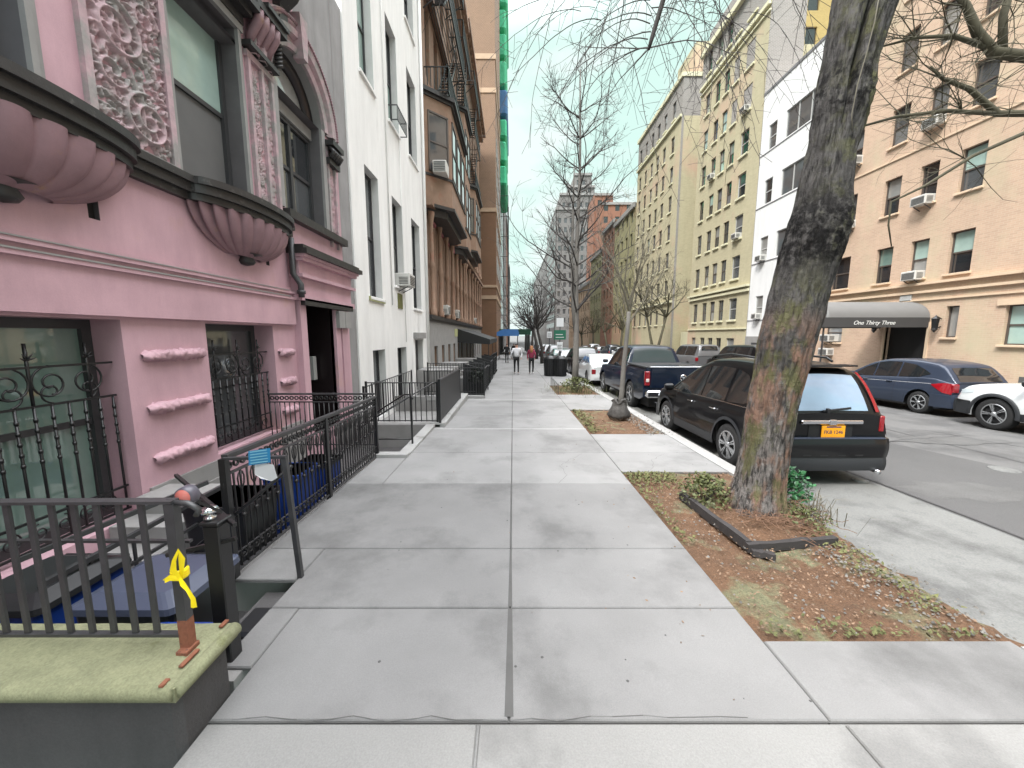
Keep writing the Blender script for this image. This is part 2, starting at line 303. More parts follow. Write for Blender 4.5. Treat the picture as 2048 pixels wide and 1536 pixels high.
def paint(n,c): return M(n,c,rough=.35,var=.04,scale=2,metal=.0 if max(c[:3])<.03 else .2,coat=.6,spec=.15)
pblack=paint('black_car_paint',(.004,.004,.005,1)); pblue=paint('dark_blue_car_paint',(.004,.009,.022,1)); pslate=paint('slate_blue_car_paint',(.032,.042,.066,1)); pwhite=M('white_car_paint',C(232,235,236),rough=.3,var=.02,coat=1)
pgrey=paint('grey_car_paint',(.12,.12,.125,1)); psilver=paint('silver_car_paint',(.42,.43,.45,1)); pred=paint('maroon_car_paint',(.14,.02,.03,1)); pgreen=paint('green_car_paint',(.02,.09,.07,1))
skin=M('skin',C(205,160,140),rough=.6,var=.05); jacketw=M('white_jacket_cloth',C(228,228,232),rough=.8,var=.05,scale=8,bump=.3,bscale=10); clothb=M('black_cloth',C(34,34,36),rough=.9,var=.1); maroon=M('maroon_cloth',C(146,50,76),rough=.85,var=.12,scale=8); hairb=M('dark_hair',C(52,40,34),rough=.6,var=.2); hairl=M('light_brown_hair',C(176,120,78),rough=.6,var=.2,scale=20); shoew=M('white_shoe',C(220,220,222),rough=.6,var=0)
bluecan=M('blue_canvas',C(70,125,190),rough=.7,var=.1); greensign=M('green_sign',C(30,110,84),rough=.5,var=.03); leafg=M('glossy_green_leaf',C(48,104,62),rough=.3,var=.25,scale=10,island=.35,coat=.4); leafd=M('olive_leaf',C(92,98,58),rough=.6,var=.25,scale=10,island=.4); burlap=M('dark_burlap',C(84,82,80),rough=.95,var=.3,scale=6,bump=1,bscale=14,bdist=.03)
ambg=M('amber_lamp',C(210,120,110),rough=.2,var=.1,coat=1); wood=M('dark_timber',C(70,66,66,.5),rough=.85,var=.3,scale=8,bump=.6,bscale=14,stretch=(.2,1,1))
bronze=M('bronze_plaque',C(130,130,80),rough=.5,var=.1,metal=.3)

def barkmat(name):
    m=bpy.data.materials.new(name); m.use_nodes=True; N=m.node_tree.nodes; L=m.node_tree.links; b=N['Principled BSDF']; b.inputs['Roughness'].default_value=.92; b.inputs['Specular IOR Level'].default_value=.25
    tcn=N.new('ShaderNodeTexCoord'); O=tcn.outputs['Object']
    def noise(sc_,st=(1,1,1),det=7,ro=.65):
        q=N.new('ShaderNodeMapping'); q.inputs['Scale'].default_value=st; L.new(O,q.inputs[0]); n=N.new('ShaderNodeTexNoise'); n.inputs['Scale'].default_value=sc_; n.inputs['Detail'].default_value=det; n.inputs['Roughness'].default_value=ro; L.new(q.outputs[0],n.inputs['Vector']); return n.outputs[0]
    def mr(src,a,b_,c=0,d=1):
        r=N.new('ShaderNodeMapRange'); r.interpolation_type='SMOOTHSTEP'
        for i,v in ((1,a),(2,b_),(3,c),(4,d)): r.inputs[i].default_value=v
        L.new(src,r.inputs[0]); return r.outputs[0]
    def mul(*a):
        o=a[0]
        for q in a[1:]:
            x=N.new('ShaderNodeMath'); x.operation='MULTIPLY'; L.new(o,x.inputs[0]); L.new(q,x.inputs[1]); o=x.outputs[0]
        return o
    def mix(f,a,c):
        x=N.new('ShaderNodeMix'); x.data_type='RGBA'
        for i,v in ((0,f),(6,a),(7,c)):
            if isinstance(v,tuple): x.inputs[i].default_value=v
            else: L.new(v,x.inputs[i])
        return x.outputs[2]
    sp=N.new('ShaderNodeSeparateXYZ'); L.new(O,sp.inputs[0]); Z=sp.outputs[2]; X=sp.outputs[0]
    fur=noise(26,(1,1,.22)); pl=noise(9,(1,1,1.6)); big=noise(3.2,(1,1,.6)); fine=noise(90)
    col_=mix(mr(fur,.35,.62),C(52,50,49,.55),C(128,125,123,.55))
    col_=mix(mr(big,.35,.7),col_,C(96,93,91,.55))
    col_=mix(mul(mr(Z,1.0,1.7,1,0),mr(fur,.4,.6)),col_,C(150,144,140,.6))
    low=mul(mr(Z,1.7,2.3,1,0),mr(noise(3.6,(1,1,.45)),.44,.56)); col_=mix(mul(low,mr(fur,.3,.6,.4,1)),col_,C(160,126,108,.58))
    gr=mul(mr(Z,2.0,2.6,1,.25),mr(noise(4.6,(1,1,.5)),.48,.6)); col_=mix(mul(gr,mr(fine,.3,.6,.5,1)),col_,C(122,122,84,.55))
    hi=mul(mr(Z,2.1,2.6),mr(X,.1,.75),mr(noise(5),.5,.64)); col_=mix(hi,col_,C(118,118,84,.7))
    dk=mul(mr(Z,2.35,2.75),mr(Z,3.05,3.45,1,0),mr(noise(11),.36,.56)); col_=mix(dk,col_,C(30,28,28,.5))
    dk2=mul(mr(Z,3.9,4.1),mr(Z,4.3,4.7,1,0),mr(noise(9),.44,.6)); col_=mix(dk2,col_,C(34,32,32,.5))
    L.new(col_,b.inputs['Base Color'])
    ad=N.new('ShaderNodeMath'); ad.operation='MULTIPLY_ADD'; L.new(fur,ad.inputs[0]); ad.inputs[1].default_value=1.6; L.new(pl,ad.inputs[2])
    ad2=N.new('ShaderNodeMath'); ad2.operation='MULTIPLY_ADD'; L.new(fine,ad2.inputs[0]); ad2.inputs[1].default_value=.35; L.new(ad.outputs[0],ad2.inputs[2])
    bn=N.new('ShaderNodeBump'); bn.inputs['Strength'].default_value=1; bn.inputs['Distance'].default_value=.035; L.new(ad2.outputs[0],bn.inputs['Height']); L.new(bn.outputs[0],b.inputs['Normal'])
    return m
bigbark=barkmat('furrowed_bark')
# ---------------- ground, street, sidewalks ----------------
def gy(y): return -S*min(y,150.0)
def sheet(name,mat,x0,x1,ys,off,kind='structure'):
    mb=MB()
    for a,b in zip(ys[:-1],ys[1:]): mb.quad((x0,a,gy(a)+off),(x1,a,gy(a)+off),(x1,b,gy(b)+off),(x0,b,gy(b)+off))
    return mb.build(name,mat,kind=kind)
mb=MB()
def gq(x0,x1,ys,off):
    for a,b in zip(ys[:-1],ys[1:]): mb.quad((x0,a,gy(a)+off),(x1,a,gy(a)+off),(x1,b,gy(b)+off),(x0,b,gy(b)+off))
gq(-1.15,900,[-40,0,60,150,1800],-.3); gq(-900,-4.6,[-40,0,60,150,1800],-.3); gq(-4.6,-1.15,[46,150,1800],-.3); gq(-4.6,-1.15,[-40,1.3],-.3)
gq(-4.6,-1.0,[12.55,46],-.28)
mb.build('ground',asphalt,kind='structure')
sheet('street',asphalt,3.2,13.5,[-30,0,60,150,600],-.15)
sheet('gutter_lane',gutter,3.3,5.15,[-30,0,40],-.146)
mb=MB(); mb.add([(x,y,gy(y)-.144) for x,y in ((5.2,7.6),(5.25,.5),(7.6,.5),(8.1,5.0),(7.2,8.6))],[(0,1,2,3,4)]); mb.build('asphalt_patch',asphaltd,kind='structure')
PITS=[(2.15,5.25),(7.5,10.3),(13.3,16.2)]
PX0,PX1=1.56,3.1
cuts=[2.44,3.21,4.78,6.21,7.95,9.4,10.75,12.05]; y=12.05
while y<48: y+=1.52; cuts.append(y)
cuts.append(150)
def slab(mb,x0,x1,y0,y1,off=0.0,g=.005,mi=0):
    x0+=g;x1-=g;y0+=g;y1-=g
    c=.006
    t=[(x0+c,y0+c),(x1-c,y0+c),(x1-c,y1-c),(x0+c,y1-c)]; o=[(x0,y0),(x1,y0),(x1,y1),(x0,y1)]
    vs=[(a,b,gy(b)+off) for a,b in t]+[(a,b,gy(b)+off-.008) for a,b in o]+[(a,b,gy(b)+off-.03) for a,b in o]
    mb.add(vs,[(0,1,2,3)]+[(4+i,4+(i+1)%4,(i+1)%4,i) for i in range(4)]+[(8+i,8+(i+1)%4,4+(i+1)%4,4+i) for i in range(4)],mi)
def lim(y):
    for a,b,x in ((-30,1.95,-1.5),(1.95,2.76,-1.7),(2.76,5.95,-2.2),(5.95,8.14,-1.72),(8.14,12.42,-1.5),(12.42,26,-1.05),(26,150,-2.1)):
        if a<=y<b: return x
    return -2.1
mb=MB(); bs=MB()
seg=sorted(set(cuts+[1.64,1.95,2.76,5.95,8.14,12.42,26]))
for a,b in zip(seg[:-1],seg[1:]):
    L=lim((a+b)/2); 
    if a in cuts or a==1.64: pass
    bs.quad((L,a,gy(a)-.012),(PX0,a,gy(a)-.012),(PX0,b,gy(b)-.012),(L,b,gy(b)-.012))
rows=[1.64]+cuts
for a,b in zip(rows[:-1],rows[1:]):
    brk=[a]+[q for q in (1.95,2.76,5.95,8.14,12.42,26) if a<q<b]+[b]
    Ls=[lim((p+q)/2) for p,q in zip(brk[:-1],brk[1:])]; Lm=max(Ls)
    mm=1 if a>4.7 else 0
    slab(mb,Lm,-.02,a,b,mi=mm); slab(mb,-.02,PX0,a,b,mi=mm)
    for (p,q),L in zip(zip(brk[:-1],brk[1:]),Ls):
        if L<Lm-.01: slab(mb,L,Lm,p,q,g=.002,mi=mm)
ys=[1.64]
e=[1.64]+[q for pr in PITS for q in pr]
for i,(a,b) in enumerate([(1.64,2.15),(5.25,7.5),(10.3,13.3),(16.2,22),(22,30),(30,44),(44,150)]):
    bs.quad((PX0,a,gy(a)-.012),(PX1,a,gy(a)-.012),(PX1,b,gy(b)-.012),(PX0,b,gy(b)-.012))
    c_=[a,b] if b-a<3.2 else [a]+list(np.arange(a+1.5,b-.8,1.5))+[b]
    if b-a>20: c_=[a,b]
    if (a,b)==(5.25,7.5): c_=[5.25,6.21,7.5]
    for p,q in zip(c_[:-1],c_[1:]): slab(mb,PX0,PX1,p,q,mi=1 if p>4 else 0)
mb.build('sidewalk',[concrete,concmid],kind='structure')
bs.build('sidewalk_joints',joint,kind='structure')
mb=MB()
for a,b in zip([-8,-6.4,-4.8,-3.2,-1.6,0.1],[-6.4,-4.8,-3.2,-1.6,0.1,1.635]):
    slab(mb,-1.5,-.17,a,b,off=-.004,g=.006); slab(mb,-.17,1.62,a,b,off=-.004,g=.006); slab(mb,1.62,PX1,a,b,off=-.004,g=.006)
mb.quad((-1.5,-8,.14),(3.1,-8,.14),(3.1,1.64,-.05),(-1.5,1.64,-.05),0)
mb.build('old_sidewalk',concold,kind='structure')
# pale mortar ridges across the walk
mb=MB()
for yy,wd in ((7.95,.07),(12.05,.12)): slab(mb,lim(yy),PX0,yy-wd/2,yy+wd/2,off=.006,g=0)
for yy,wd in ((1.60,.09),): pass
mb.build('mortar_ridge',kerbm,kind='structure')
mb=MB()
for a,b,w0,w1 in ((1.66,2.43,.045,.03),(2.45,3.2,.03,.016),(3.22,4.77,.014,.01)): mb.quad((-.02-w0/2,a,gy(a)+.0012),(-.02+w0/2,a,gy(a)+.0012),(-.02+w1/2,b,gy(b)+.0012),(-.02-w1/2,b,gy(b)+.0012))
mb.build('tooled_joint',joint,kind='structure')
# kerbs
mb=MB()
ks=[-8,-5.5,-3,-.5,2.1]
def kerb(a,b,x0,x1,top=.003):
    c=.02
    pr=[(x0,top-.2),(x0,top),(x1-c,top),(x1,top-c),(x1+.01,top-.3)] if x1>x0 else [(x0,top-.2),(x0,top),(x1+c,top),(x1,top-c),(x1-.01,top-.3)]
    g=.004; vs=[(x,yy,gy(yy)+z) for yy in (a+g,b-g) for x,z in pr]; n=len(pr)
    mb.add(vs,[(i,i+1,n+i+1,n+i) for i in range(n-1)]+[tuple(range(n)),tuple(range(2*n-1,n-1,-1))])
for a,b in zip(ks[:-1],ks[1:]): kerb(a,b,PX1,3.34)
for a in np.arange(5.0,60,2.4): kerb(a,a+2.4,PX1,3.34)
kerb(62,150,PX1,3.34)
kerb(3.9,5.0,3.18,3.33,top=-.03)
mb.build('kerb',kerbm,kind='structure')
mb=MB()
for a in np.arange(-6,60,3.): kerb(a,a+3,13.62,13.4)
kerb(60,150,13.62,13.4)
mb.build('far_kerb',kerbm,kind='structure')
mb=MB()
for a in np.arange(-6,60,1.5):
    for x0,x1 in ((13.62,15.5),(15.5,17.45)): slab(mb,x0,x1,a,a+1.5)
slab(mb,13.62,17.45,60,150); mb.build('far_sidewalk',concrete,kind='structure')
# small iron covers in the roadway
def cover(x,y,r,mat,label):
    m=MB(); z=gy(y)-.142; m.lathe([(0,.006),(r*.8,.006),(r*.82,.002),(r*.9,.002),(r*.92,.006),(r,.006),(r,-.005)],(x,y,z),n=28)
    m.build('manhole_cover',mat,label=label,cat='manhole cover',loc=(x,y,z))
rq=random.Random(31); mb=MB()
for (cx,cy,rx,ry) in ((6.1,4.9,.9,.35),(4.9,7.4,.6,1.3),(8.9,7.6,1.2,.4),(10,5.2,.8,1.1),(7.0,9.2,.7,.6),(5.6,2.4,.35,.9)):
    n=22; pts=[(cx+rx*math.cos(2*PI*i/n)*rq.uniform(.7,1.15),cy+ry*math.sin(2*PI*i/n)*rq.uniform(.7,1.15)) for i in range(n)]; mb.add([(x,y,gy(y)-.1425) for x,y in pts],[tuple(range(n))])
mb.build('street_patches',M('worn_asphalt_patch',C(146,145,144,.33),rough=.9,var=.18,scale=2.5,fine=.2,bump=.6,bscale=70,bdist=.008),kind='structure')
cover(5.03,5.28,.09,kerbm,'small pale round valve cover in the roadway behind the black suv')
cover(7.72,5.75,.17,gutter,'pale round manhole cover in the asphalt at the right edge')
rr=random.Random(77); mb=MB()
for _ in range(150):
    x,y=rr.uniform(-1.4,3.0),rr.uniform(.9,13)
    if 1.5<x and any(a-.05<y<b+.05 for a,b in PITS): continue
    r=rr.uniform(.003,.009); mb.lathe([(0,.0022),(r,.0022),(r*1.1,.001)],(x,y,gy(y)),n=7)
tag(mb.build('gum_spots',M('old_gum',C(120,119,118,.34),rough=.8,var=.1),label='small dark chewing gum spots dotted over the sidewalk slabs',cat='gum spots'),kind='stuff')
scrap=MB()
for _ in range(46):
    x=rr.uniform(.9,1.55) if rr.random()<.6 else rr.uniform(-1.3,3.0); y=rr.uniform(1.7,7)
    if x>1.5 and any(a-.05<y<b+.05 for a,b in PITS): continue
    a=rr.uniform(0,6.3); s_=rr.uniform(.006,.016); c=Vector((x,y,gy(y)+.003)); u=Vector((math.cos(a),math.sin(a),0))*s_; v=Vector((-math.sin(a),math.cos(a),0))*s_*.5+Vector((0,0,.003)); scrap.add([c-u,c-v,c+u,c+v],[(0,1,2,3)])
tag(scrap.build('stray_leaves',leafl,label='a few stray dead leaf scraps on the sidewalk beside the nearest pit',cat='leaf litter'),kind='stuff')
mb=MB()
for pts in ([(.6,4.8),(.75,5.1),(.7,5.5),(.9,5.8),(1.2,6.2)],[(-1.4,1.652),(-.9,1.655),(-.3,1.65),(.5,1.656),(1.3,1.652)],[(2.0,5.3),(2.2,5.8),(2.6,6.2)]):
    P=[]
    for (x0,y0),(x1,y1) in zip(pts[:-1],pts[1:]):
        for k in range(6): t=k/6; P.append(Vector((x0+(x1-x0)*t+rr.gauss(0,.012),y0+(y1-y0)*t+rr.gauss(0,.012),0)))
    for p,q in zip(P[:-1],P[1:]):
        d=(q-p).normalized(); s_=Vector((-d.y,d.x,0))*rr.uniform(.0008,.0022); z=lambda v:(v.x,v.y,gy(v.y)+.0016); mb.quad(z(p-s_),z(p+s_),z(q+s_),z(q-s_))
mb.build('sidewalk_cracks',M('crack_dirt',C(118,116,114,.34),rough=.9,var=.1),kind='structure')
# tar seams and stains on the asphalt
mb=MB()
for (x0,y0,x1,y1,w_) in ((5.22,.8,5.18,16,.03),(8.2,.5,8.6,9,.02),(6.4,7.2,9.5,7.9,.025),(9.4,8.5,10.8,2,.02),(5.2,7.6,3.4,7.9,.02)):
    n=14; P=[Vector((x0+(x1-x0)*i/n+rr.gauss(0,.03),y0+(y1-y0)*i/n+rr.gauss(0,.03),0)) for i in range(n+1)]
    for p,q in zip(P[:-1],P[1:]):
        d=(q-p).normalized(); s_=Vector((-d.y,d.x,0))*w_*rr.uniform(.4,.7); z=lambda v:(v.x,v.y,gy(v.y)-.1415); mb.quad(z(p-s_),z(p+s_),z(q+s_),z(q-s_))
mb.build('street_seams',M('tar_seam',C(84,84,86,.5),rough=.6,var=.1),kind='structure')
# steps and areaways
mb=MB()
mb.box(-3.9,-1.72,1.9,12.4,-.9,-.66); mb.build('areaway_floor',arewall,kind='structure')
mb=MB()
mb.box(-2.32,-2.21,2.78,5.93,-.7,gy(5.93)-.002)
mb.box(-2.3,-1.74,5.93,6.05,-.7,-.085); mb.box(-1.85,-1.74,6.05,8.1,-.7,-.12)
mb.box(-1.72,-1.55,1.88,2.12,-.7,-.055)
mb.box(-3.9,-1.6,8.14,8.3,-.7,-.1); mb.box(-1.78,-1.5,8.3,12.4,-.7,-.06); mb.box(-3.9,-1.05,12.4,12.55,-.8,-.16)
mb.build('areaway_wall',arewall,kind='structure')
mb=MB(); mb.bbox(-2.34,-1.7,5.9,6.06,-.15,-.05,.01); mb.bbox(-1.9,-1.7,6.06,8.13,-.17,-.08,.01)
mb.bbox(-1.82,-1.48,8.14,12.4,-.22,gy(12)+.17,.015); mb.bbox(-2.9,-.93,12.38,12.55,-.3,-.14,.01)
mb.build('area_kerb',kerbm,kind='structure')
mb=MB(); 
mb.box(-1.95,-1.7,2.13,2.77,-.7,-.17); mb.box(-2.2,-1.95,2.13,2.77,-.7,-.33); mb.box(-2.45,-2.2,2.13,2.77,-.7,-.5)
mb.box(-1.95,-1.75,6.05,8.1,-.6,-.3); mb.box(-3.9,-2.3,6.2,8.1,-.65,-.60)
mb.build('area_steps',darkstep,kind='structure')
# ---------------- tree pits ----------------
def pit(i,y0,y1):
    nx,ny=26,int((y1-y0)/.06)
    rng=np.random.RandomState(i)
    h=rng.rand(ny+1,nx+1)
    def P(a,b):
        x=PX0+(PX1+.04-PX0)*a/nx; yy=y0+(y1-y0)*b/ny
        e=min(1,min(a,nx-a,b,ny-b)/4)
        z=gy(yy)-.035+.03*h[b][a]*e+.05*e*math.sin(x*2.1+yy)*math.sin(yy*1.3)
        if i==0: z+=.09*math.exp(-((x-2.72)**2+(yy-3.95)**2)/.35)
        return (x,yy,z)
    m=MB(); m.grid(P,nx,ny)
    if i==0: m.grid(lambda a,b:(3.06+.13*a*(1+.35*math.sin(b*.9)+.2*math.sin(b*2.3)),2.15+1.9*b/20,gy(2.15+1.9*b/20)-(.04,.12,.147)[a]),2,20)
    return m.build('pit_soil',soil,kind='structure'),P
for i,(a,b) in enumerate(PITS): pit(i,a,b)
def scatter(name,mat,n,area,size,hz,flat=.5,label=None,cat=None,kind='stuff',asp=1.6,seed=3):
    rr=random.Random(seed); m=MB()
    for _ in range(n):
        x,y,zz=area(rr); a=rr.uniform(0,2*PI); s_=rr.uniform(*size); t=Vector((math.cos(a),math.sin(a),rr.uniform(-flat,flat))).normalized()*s_*asp
        u=Vector((-math.sin(a),math.cos(a),rr.uniform(-flat,flat))).normalized()*s_*.5; c=Vector((x,y,gy(y)+zz+rr.uniform(0,hz)))
        m.add([c-t*.5,c+u,c+t*.5+Vector((0,0,s_*.25)),c-u],[(0,1,2,3)])
    return m.build(name,mat,kind=kind,label=label,cat=cat)
def stones(name,mat,n,area,size,label,cat,seed=5):
    rr=random.Random(seed); m=MB()
    for _ in range(n):
        x,y,zz=area(rr); s_=rr.uniform(*size); v=[(x+s_*rr.uniform(.6,1)*dx,y+s_*rr.uniform(.6,1)*dy,gy(y)+zz+s_*dz*rr.uniform(.4,.9)) for dx,dy,dz in ((1,0,0),(0,1,0),(-1,0,0),(0,-1,0),(.1,.1,1),(0,0,-.5))]
        m.add(v,[(0,1,4),(1,2,4),(2,3,4),(3,0,4),(1,0,5),(2,1,5),(3,2,5),(0,3,5)])
    return m.build(name,mat,kind='stuff',label=label,cat=cat)
def inp(y0,y1,x0=PX0+.03,x1=PX1-.03): return lambda r:(r.uniform(x0,x1),r.uniform(y0,y1),.0)
scatter('leaf_litter',leafl,2400,inp(2.2,5.2),(.005,.019),.02,label='brown dead leaves and bark bits scattered over the soil of the nearest tree pit',cat='leaf litter',seed=3)
scatter('leaf_litter',leafl,1200,inp(7.55,10.25),(.008,.026),.02,label='brown dead leaves over the soil of the second tree pit, round the sapling',cat='leaf litter',seed=4)
def edge(r):
    t=r.random()**.8; x=3.14-.5*r.random()**1.3+r.gauss(0,.07); return (x,2.16+2.9*t*(.3+.7*r.random()),-.01)
stones('gravel',chip,700,edge,(.005,.02),'grey grit and stone chips along the kerb side of the nearest tree pit','gravel')
stones('gravel',chip,260,lambda r:(3.05+r.uniform(-.3,.3),r.uniform(7.4,9.5),-.01),(.015,.04),'grey grit at the kerb side of the second tree pit','gravel',seed=9)
stones('gravel',chip,260,inp(2.2,5.2),(.005,.02),'loose pale pebbles lying among the leaves in the nearest tree pit','gravel',seed=8)
def mossa(r):
    q=r.random()
    if q<.45: return (r.uniform(1.6,2.2)+r.gauss(0,.05),5.2-abs(r.gauss(0,.28)),0)
    if q<.6: return (1.58+abs(r.gauss(0,.06)),r.uniform(3.3,5.2),0)
    if q<.7:
        x=r.choice([1.75,2.1,2.35,2.8])+r.gauss(0,.09); return (x,2.17+abs(r.gauss(0,.06)),0)
    return (2.95+r.gauss(0,.09),r.uniform(2.4,4.6),0)
scatter('moss',mossy,1700,mossa,(.012,.03),.03,flat=.9,label='patchy green moss and weeds round the edges of the nearest tree pit',cat='moss',seed=12)
scatter('moss',mossy,500,lambda r:(1.6+abs(r.gauss(0,.15)),r.uniform(7.6,10.2),0),(.02,.045),.04,flat=.9,label='green weeds along the walk side of the second tree pit',cat='moss',seed=13)
def grassy(name,area,n,hr,mat,label,seed,kind='stuff',cat='grass'):
    rr=random.Random(seed); m=MB()
    for _ in range(n):
        x,y,zz=area(rr); h=rr.uniform(*hr); a=rr.uniform(0,2*PI); b=h*rr.uniform(.2,.9); w_=.002+h*.008
        z0=gy(y)+zz; p0=Vector((x,y,z0)); p1=p0+Vector((math.cos(a)*b*.35,math.sin(a)*b*.35,h*.7)); p2=p0+Vector((math.cos(a)*b,math.sin(a)*b,h*(1.0 if b<h*.5 else .8))); sdv=Vector((-math.sin(a),math.cos(a),0))*w_
        m.add([p0-sdv,p0+sdv,p1+sdv*.8,p1-sdv*.8,p2],[(0,1,2,3),(3,2,4)])
    return m.build(name,mat,kind=kind,label=label,cat=cat)
grassy('grass',lambda r:(2.35+r.gauss(0,.45),14.4+r.gauss(0,.7),-.02),900,(.08,.3),leafd,'green grass and weeds round the foot of the tall slim tree in the third pit',5)
# ---------------- facade helpers ----------------
class Side:
    """maps along-street a, outward d, height z to world"""
    def __init__(s,kind,X): s.k=kind; s.X=X
    def __call__(s,a,d,z):
        if s.k=='L': return (s.X+d,a,z)
        if s.k=='R': return (s.X-d,a,z)
        return (a,s.X-d,z)          # 'F' faces the camera (plane y=X)
def fbox(mb,F,a0,a1,d0,d1,z0,z1,mi=0,b=0):
    p=F(a0,d0,z0);q=F(a1,d1,z1)
    x0,x1=sorted((p[0],q[0]));y0,y1=sorted((p[1],q[1]))
    return mb.bbox(x0,x1,y0,y1,z0,z1,b,mi) if b else mb.box(x0,x1,y0,y1,z0,z1,mi)
def wall(mb,F,a0,a1,z0,z1,ops,depth=.25,mi=0,rmi=None):
    rmi=mi if rmi is None else rmi
    A=sorted({a0,a1}|{o[0] for o in ops}|{o[1] for o in ops}); Z=sorted({z0,z1}|{o[2] for o in ops}|{o[3] for o in ops})
    A=[a for a in A if a0<=a<=a1]; Z=[z for z in Z if z0<=z<=z1]
    def inop(a,z): return any(o[0]<a<o[1] and o[2]<z<o[3] for o in ops)
    for i in range(len(A)-1):
        j=0
        while j<len(Z)-1:
            if inop((A[i]+A[i+1])/2,(Z[j]+Z[j+1])/2): j+=1; continue
            k=j+1
            while k<len(Z)-1 and not inop((A[i]+A[i+1])/2,(Z[k]+Z[k+1])/2): k+=1
            mb.quad(F(A[i],0,Z[j]),F(A[i+1],0,Z[j]),F(A[i+1],0,Z[k]),F(A[i],0,Z[k]),mi); j=k
    for o in ops:
        b0,b1,y0,y1=o[:4]; d=-depth
        mb.quad(F(b0,0,y0),F(b0,d,y0),F(b0,d,y1),F(b0,0,y1),rmi); mb.quad(F(b1,0,y0),F(b1,d,y0),F(b1,d,y1),F(b1,0,y1),rmi)
        mb.quad(F(b0,0,y0),F(b1,0,y0),F(b1,d,y0),F(b0,d,y0),rmi); mb.quad(F(b0,0,y1),F(b1,0,y1),F(b1,d,y1),F(b0,d,y1),rmi)
WC={}
rw=random.Random(11)
PANES=[('gdark',4),('gmid',5),('gblind',3),('gscreen',2),('gteal',1)]
def pickpane(): 
    return MT[{'gdark':'dark_glass','gmid':'grey_glass','gblind':'blind_behind_glass','gscreen':'insect_screen','gteal':'teal_reflection_glass'}[rw.choices([p[0] for p in PANES],[p[1] for p in PANES])[0]]]
def window(par,F,a0,a1,z0,z1,depth=.25,frame=None,top=None,bot=None,sill=None,sillout=.07,style='sash',fw=.05,rail=None,sillh=.08,lintel=None,name='window',label=None):
    """one window: frame mesh with pane (and sill) children; meshes are shared by size and look"""
    frame=frame or framedark; top=top or pickpane(); bot=bot or (top if rw.random()<.45 else pickpane())
    w_=round(a1-a0,2);h=round(z1-z0,2); k=(F.k,w_,h,frame.name,style,round(depth,2),fw)
    org=Vector(F(a0,0,z0)); ofs=org-WL[par.name]
    G=Side(F.k,0)
    key=k
    if key not in WC:
        m=MB(); d0=-depth-.04;d1=-depth+.04
        fbox(m,G,0,w_,d0,d1,0,fw);fbox(m,G,0,w_,d0,d1,h-fw,h)
        for a in (0,w_-fw): fbox(m,G,a,a+fw,d0,d1-.002,fw,h-fw)
        if style=='sash': fbox(m,G,fw,w_-fw,d0,d1-.02,h*.5-.03,h*.5+.03)
        if style=='pair':
            fbox(m,G,w_/2-.04,w_/2+.04,d0,d1-.004,fw,h-fw)
            fbox(m,G,fw,w_/2-.04,d0,d1-.02,h*.5-.03,h*.5+.03); fbox(m,G,w_/2+.04,w_-fw,d0,d1-.02,h*.5-.03,h*.5+.03)
        if style=='triple':
            for t in (1/3,2/3): fbox(m,G,w_*t-.03,w_*t+.03,d0,d1-.004,fw,h-fw)
        me=[m]; WC[key]=None
        o=m.build(name,frame); fr=o.data; bpy.data.objects.remove(o)
        WC[key]=fr
    fr=bpy.data.objects.new(name,WC[key]); col.objects.link(fr); fr.parent=par; fr.location=ofs; WL[fr.name]=org
    if label: fr['label']=label
    kp=(F.k,w_,h,top.name,bot.name,'pane',style,round(depth,2))
    if kp not in WC:
        m=MB(); mid=h*.5 if style in('sash','pair') else 0
        q=-depth
        if mid:
            m.quad(G(.02,q-.015,.02),G(w_-.02,q-.015,.02),G(w_-.02,q-.015,mid),G(.02,q-.015,mid),1); m.quad(G(.02,q,mid),G(w_-.02,q,mid),G(w_-.02,q,h-.02),G(.02,q,h-.02),0)
        else: m.quad(G(.02,q,.02),G(w_-.02,q,.02),G(w_-.02,q,h-.02),G(.02,q,h-.02),0)
        o=m.build('pane',[top,bot]); WC[kp]=o.data; bpy.data.objects.remove(o)
    p=bpy.data.objects.new('pane',WC[kp]); col.objects.link(p); p.parent=fr; WL[p.name]=org
    if sill:
        ks=(F.k,w_,'sill',sill.name,sillout,sillh,depth)
        if ks not in WC:
            m=MB(); fbox(m,G,-.06,w_+.06,-.02,sillout,-sillh,0.002,b=.008); o=m.build('sill',sill); WC[ks]=o.data; bpy.data.objects.remove(o)
        s_=bpy.data.objects.new('sill',WC[ks]); col.objects.link(s_); s_.parent=fr; WL[s_.name]=org
    if lintel:
        ks=(F.k,w_,h,'lintel',lintel.name)
        if ks not in WC:
            m=MB(); fbox(m,G,-.1,w_+.1,0,.05,h,h+.14); o=m.build('lintel',lintel); WC[ks]=o.data; bpy.data.objects.remove(o)
        s_=bpy.data.objects.new('lintel',WC[ks]); s_.location=(0,0,0); col.objects.link(s_); s_.parent=fr; WL[s_.name]=org
    return fr
ACM={}
